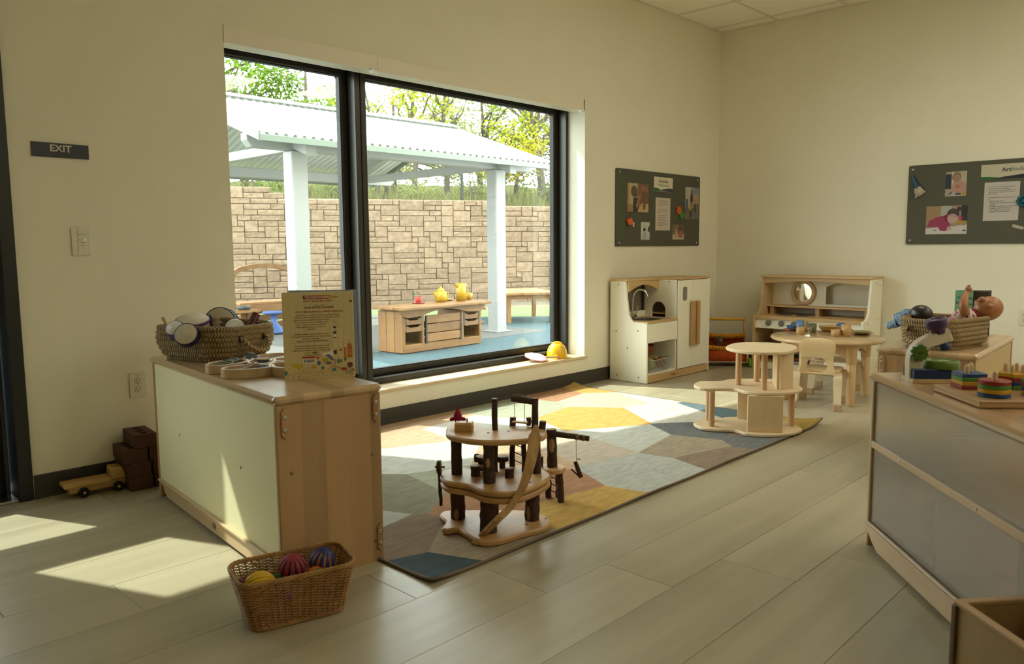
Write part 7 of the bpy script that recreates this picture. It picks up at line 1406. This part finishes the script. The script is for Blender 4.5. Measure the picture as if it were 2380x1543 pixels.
sheet('photo_print', 'photo of a toddler in pink holding paint at a table', 'photo', rb(-2.050, 1.539), .146, .188, [('r', (0, .3, .28, .9), (.02, .025, .04)), ('r', (.28, .3, .4, 1), (.5, .46, .38)), ('r', (.7, .5, 1, 1), (.42, .36, .24)), ('e', (.52, .77, .22, .20), (.24, .15, .08)), ('e', (.52, .70, .17, .17), (.33, .20, .12)), ('p', ((.3, .15), (.98, .12), (.95, .5), (.75, .62), (.4, .58), (.28, .35)), (.42, .24, .20)), ('e', (.58, .38, .10, .08), (.36, .15, .06)), ('p', ((0, 0), (1, 0), (1, .16), (.5, .14), (0, .12)), (.40, .34, .24)), ('p', ((.05, .02), (.3, .1), (.35, .2), (.2, .12)), (.02, .06, .15)), ('r', (.5, .05, .75, .12), (.02, .04, .11)), ('r', (.8, .03, .98, .14), (.45, .22, .02))], (.34, .28, .2), 'photos on the right pin board')
sheet('photo_print', 'photo of a toddler in magenta drawing at a white table', 'photo', rb(-1.995, 1.263), .292, .219, [('r', (0, .3, .36, 1), (.30, .19, .09)), ('r', (.36, .5, .62, 1), (.36, .37, .32)), ('r', (.85, .45, 1, 1), (.025, .025, .03)), ('p', ((.75, .35), (1, .4), (1, .45), (.75, .5)), (.38, .22, .03)), ('p', ((0, 0), (1, 0), (1, .33), (.6, .26), (0, .22)), (.54, .50, .48)), ('p', ((.03, .24), (.08, .48), (.25, .60), (.45, .66), (.55, .62), (.60, .30), (.5, .10), (.36, .12), (.3, .26)), (.28, .022, .075)), ('p', ((.43, .64), (.5, .70), (.57, .62), (.55, .4), (.48, .44)), (.20, .006, .035)), ('e', (.66, .70, .15, .20), (.06, .035, .03)), ('e', (.80, .88, .06, .08), (.05, .03, .03)), ('e', (.65, .54, .13, .17), (.44, .31, .27)), ('p', ((.53, .66), (.80, .58), (.81, .61), (.54, .69)), (.42, .16, .22)), ('e', (.84, .56, .04, .08), (.42, .04, .12)), ('e', (.58, .20, .06, .07), (.45, .33, .29)), ('r', (.2, .13, .27, .16), (.03, .02, .04)), ('e', (.94, .12, .04, .03), (.03, .03, .12)), ('e', (.92, .31, .02, .02), (.4, .05, .04))], (.3, .22, .15), 'photos on the right pin board')
sheet('title_card', 'title card reading Art Studio', 'card', rb(-2.448, 1.612), .46, .110, [('p', ((0, 0), (.16, 0), (.30, .06), (.14, .17), (0, .20)), (.01, .12, .025)), ('p', ((.16, 0), (1, 0), (1, .36), (.6, .26), (.32, .14)), (.02, .025, .035)), ('t', ('Art', .36, .60, .042, .0010, 0), (.015, .03, .045)), ('t', ('Studio', .52, .62, .040, 0, .3), (.02, .05, .07))], (.50, .46, .34), 'cards on the right pin board')
sheet('text_sheet', 'white sheet of printed text below the Art Studio title', 'paper sheet', rb(-2.361, 1.391), .230, .287, [('t', (s_, .12, .88 - i * .046, .0125, .00012, 0), (.12, .11, .10)) for i, s_ in enumerate(('Our teachers encourage creativity', 'and innovation by engaging', 'children in artistic experiences that', 'allow them to explore art with all', 'their senses.', '', 'Toddlers will have the opportunity', 'to:', ' \u2022 Explore with color', ' \u2022 Experiment with instruments and', '    sounds', ' \u2022 Increase coordination and balance', '    through creative movement', ' \u2022 Use imagination in play and', '    engage in simple role play')) if s_], (.50, .46, .42), 'sheets on the right pin board')
t = thing('mop_brush', 'blue-handled white string brush fixed to the right board', 'brush', loc(-.014, -1.772, 1.535) @ RF @ rot('Z', 24)); MB().tube([(0, .085, .014), (0, .05, .014), (0, .02, .015), (0, -.01, .016)], [.010, .011, .017, .022], 14).build('handle', mat('brush_blue', (.006, .06, .15), rough=.4), t); rq = random.Random(2)
for i in range(16): x_ = -.018 + .036 * i / 15; MB().tube(spl([(x_, -.008, .014 + rq.uniform(-.006, .008)), (x_ * 1.6, -.04, .018), (x_ * 2.2 + rq.uniform(-.005, .005), -.075 + rq.uniform(-.01, .012), .012), (x_ * 2.4, -.07, .016)], 3, False), .0034, 5).build('strand', mat('cotton_string', (.50, .45, .36), rough=.9), t)
t = thing('craft_flower', 'teal paper flower at the picture edge of the right board', 'paper flower', rb(-2.505, 1.388), None)
for i in range(10): MB().sph((.034 * cos(i * .628), .034 * sin(i * .628), .010), (.014, .012, .009), 10, 7).build('petal', mat('teal_paper', (.008, .10, .14), rough=.7), t)
MB().sph((0, 0, .012), (.018, .018, .010), 12, 8).build('centre', mat('teal_paper', 0), t)
tag(MB().prism(rrect(.075, .022, .001, 1), 0, .001).build('tape_strip', pmat((.42, .39, .31)), M=rb(-2.478, 1.198) @ rot('Z', -18)), 'strip of white tape low on the right board', 'tape')
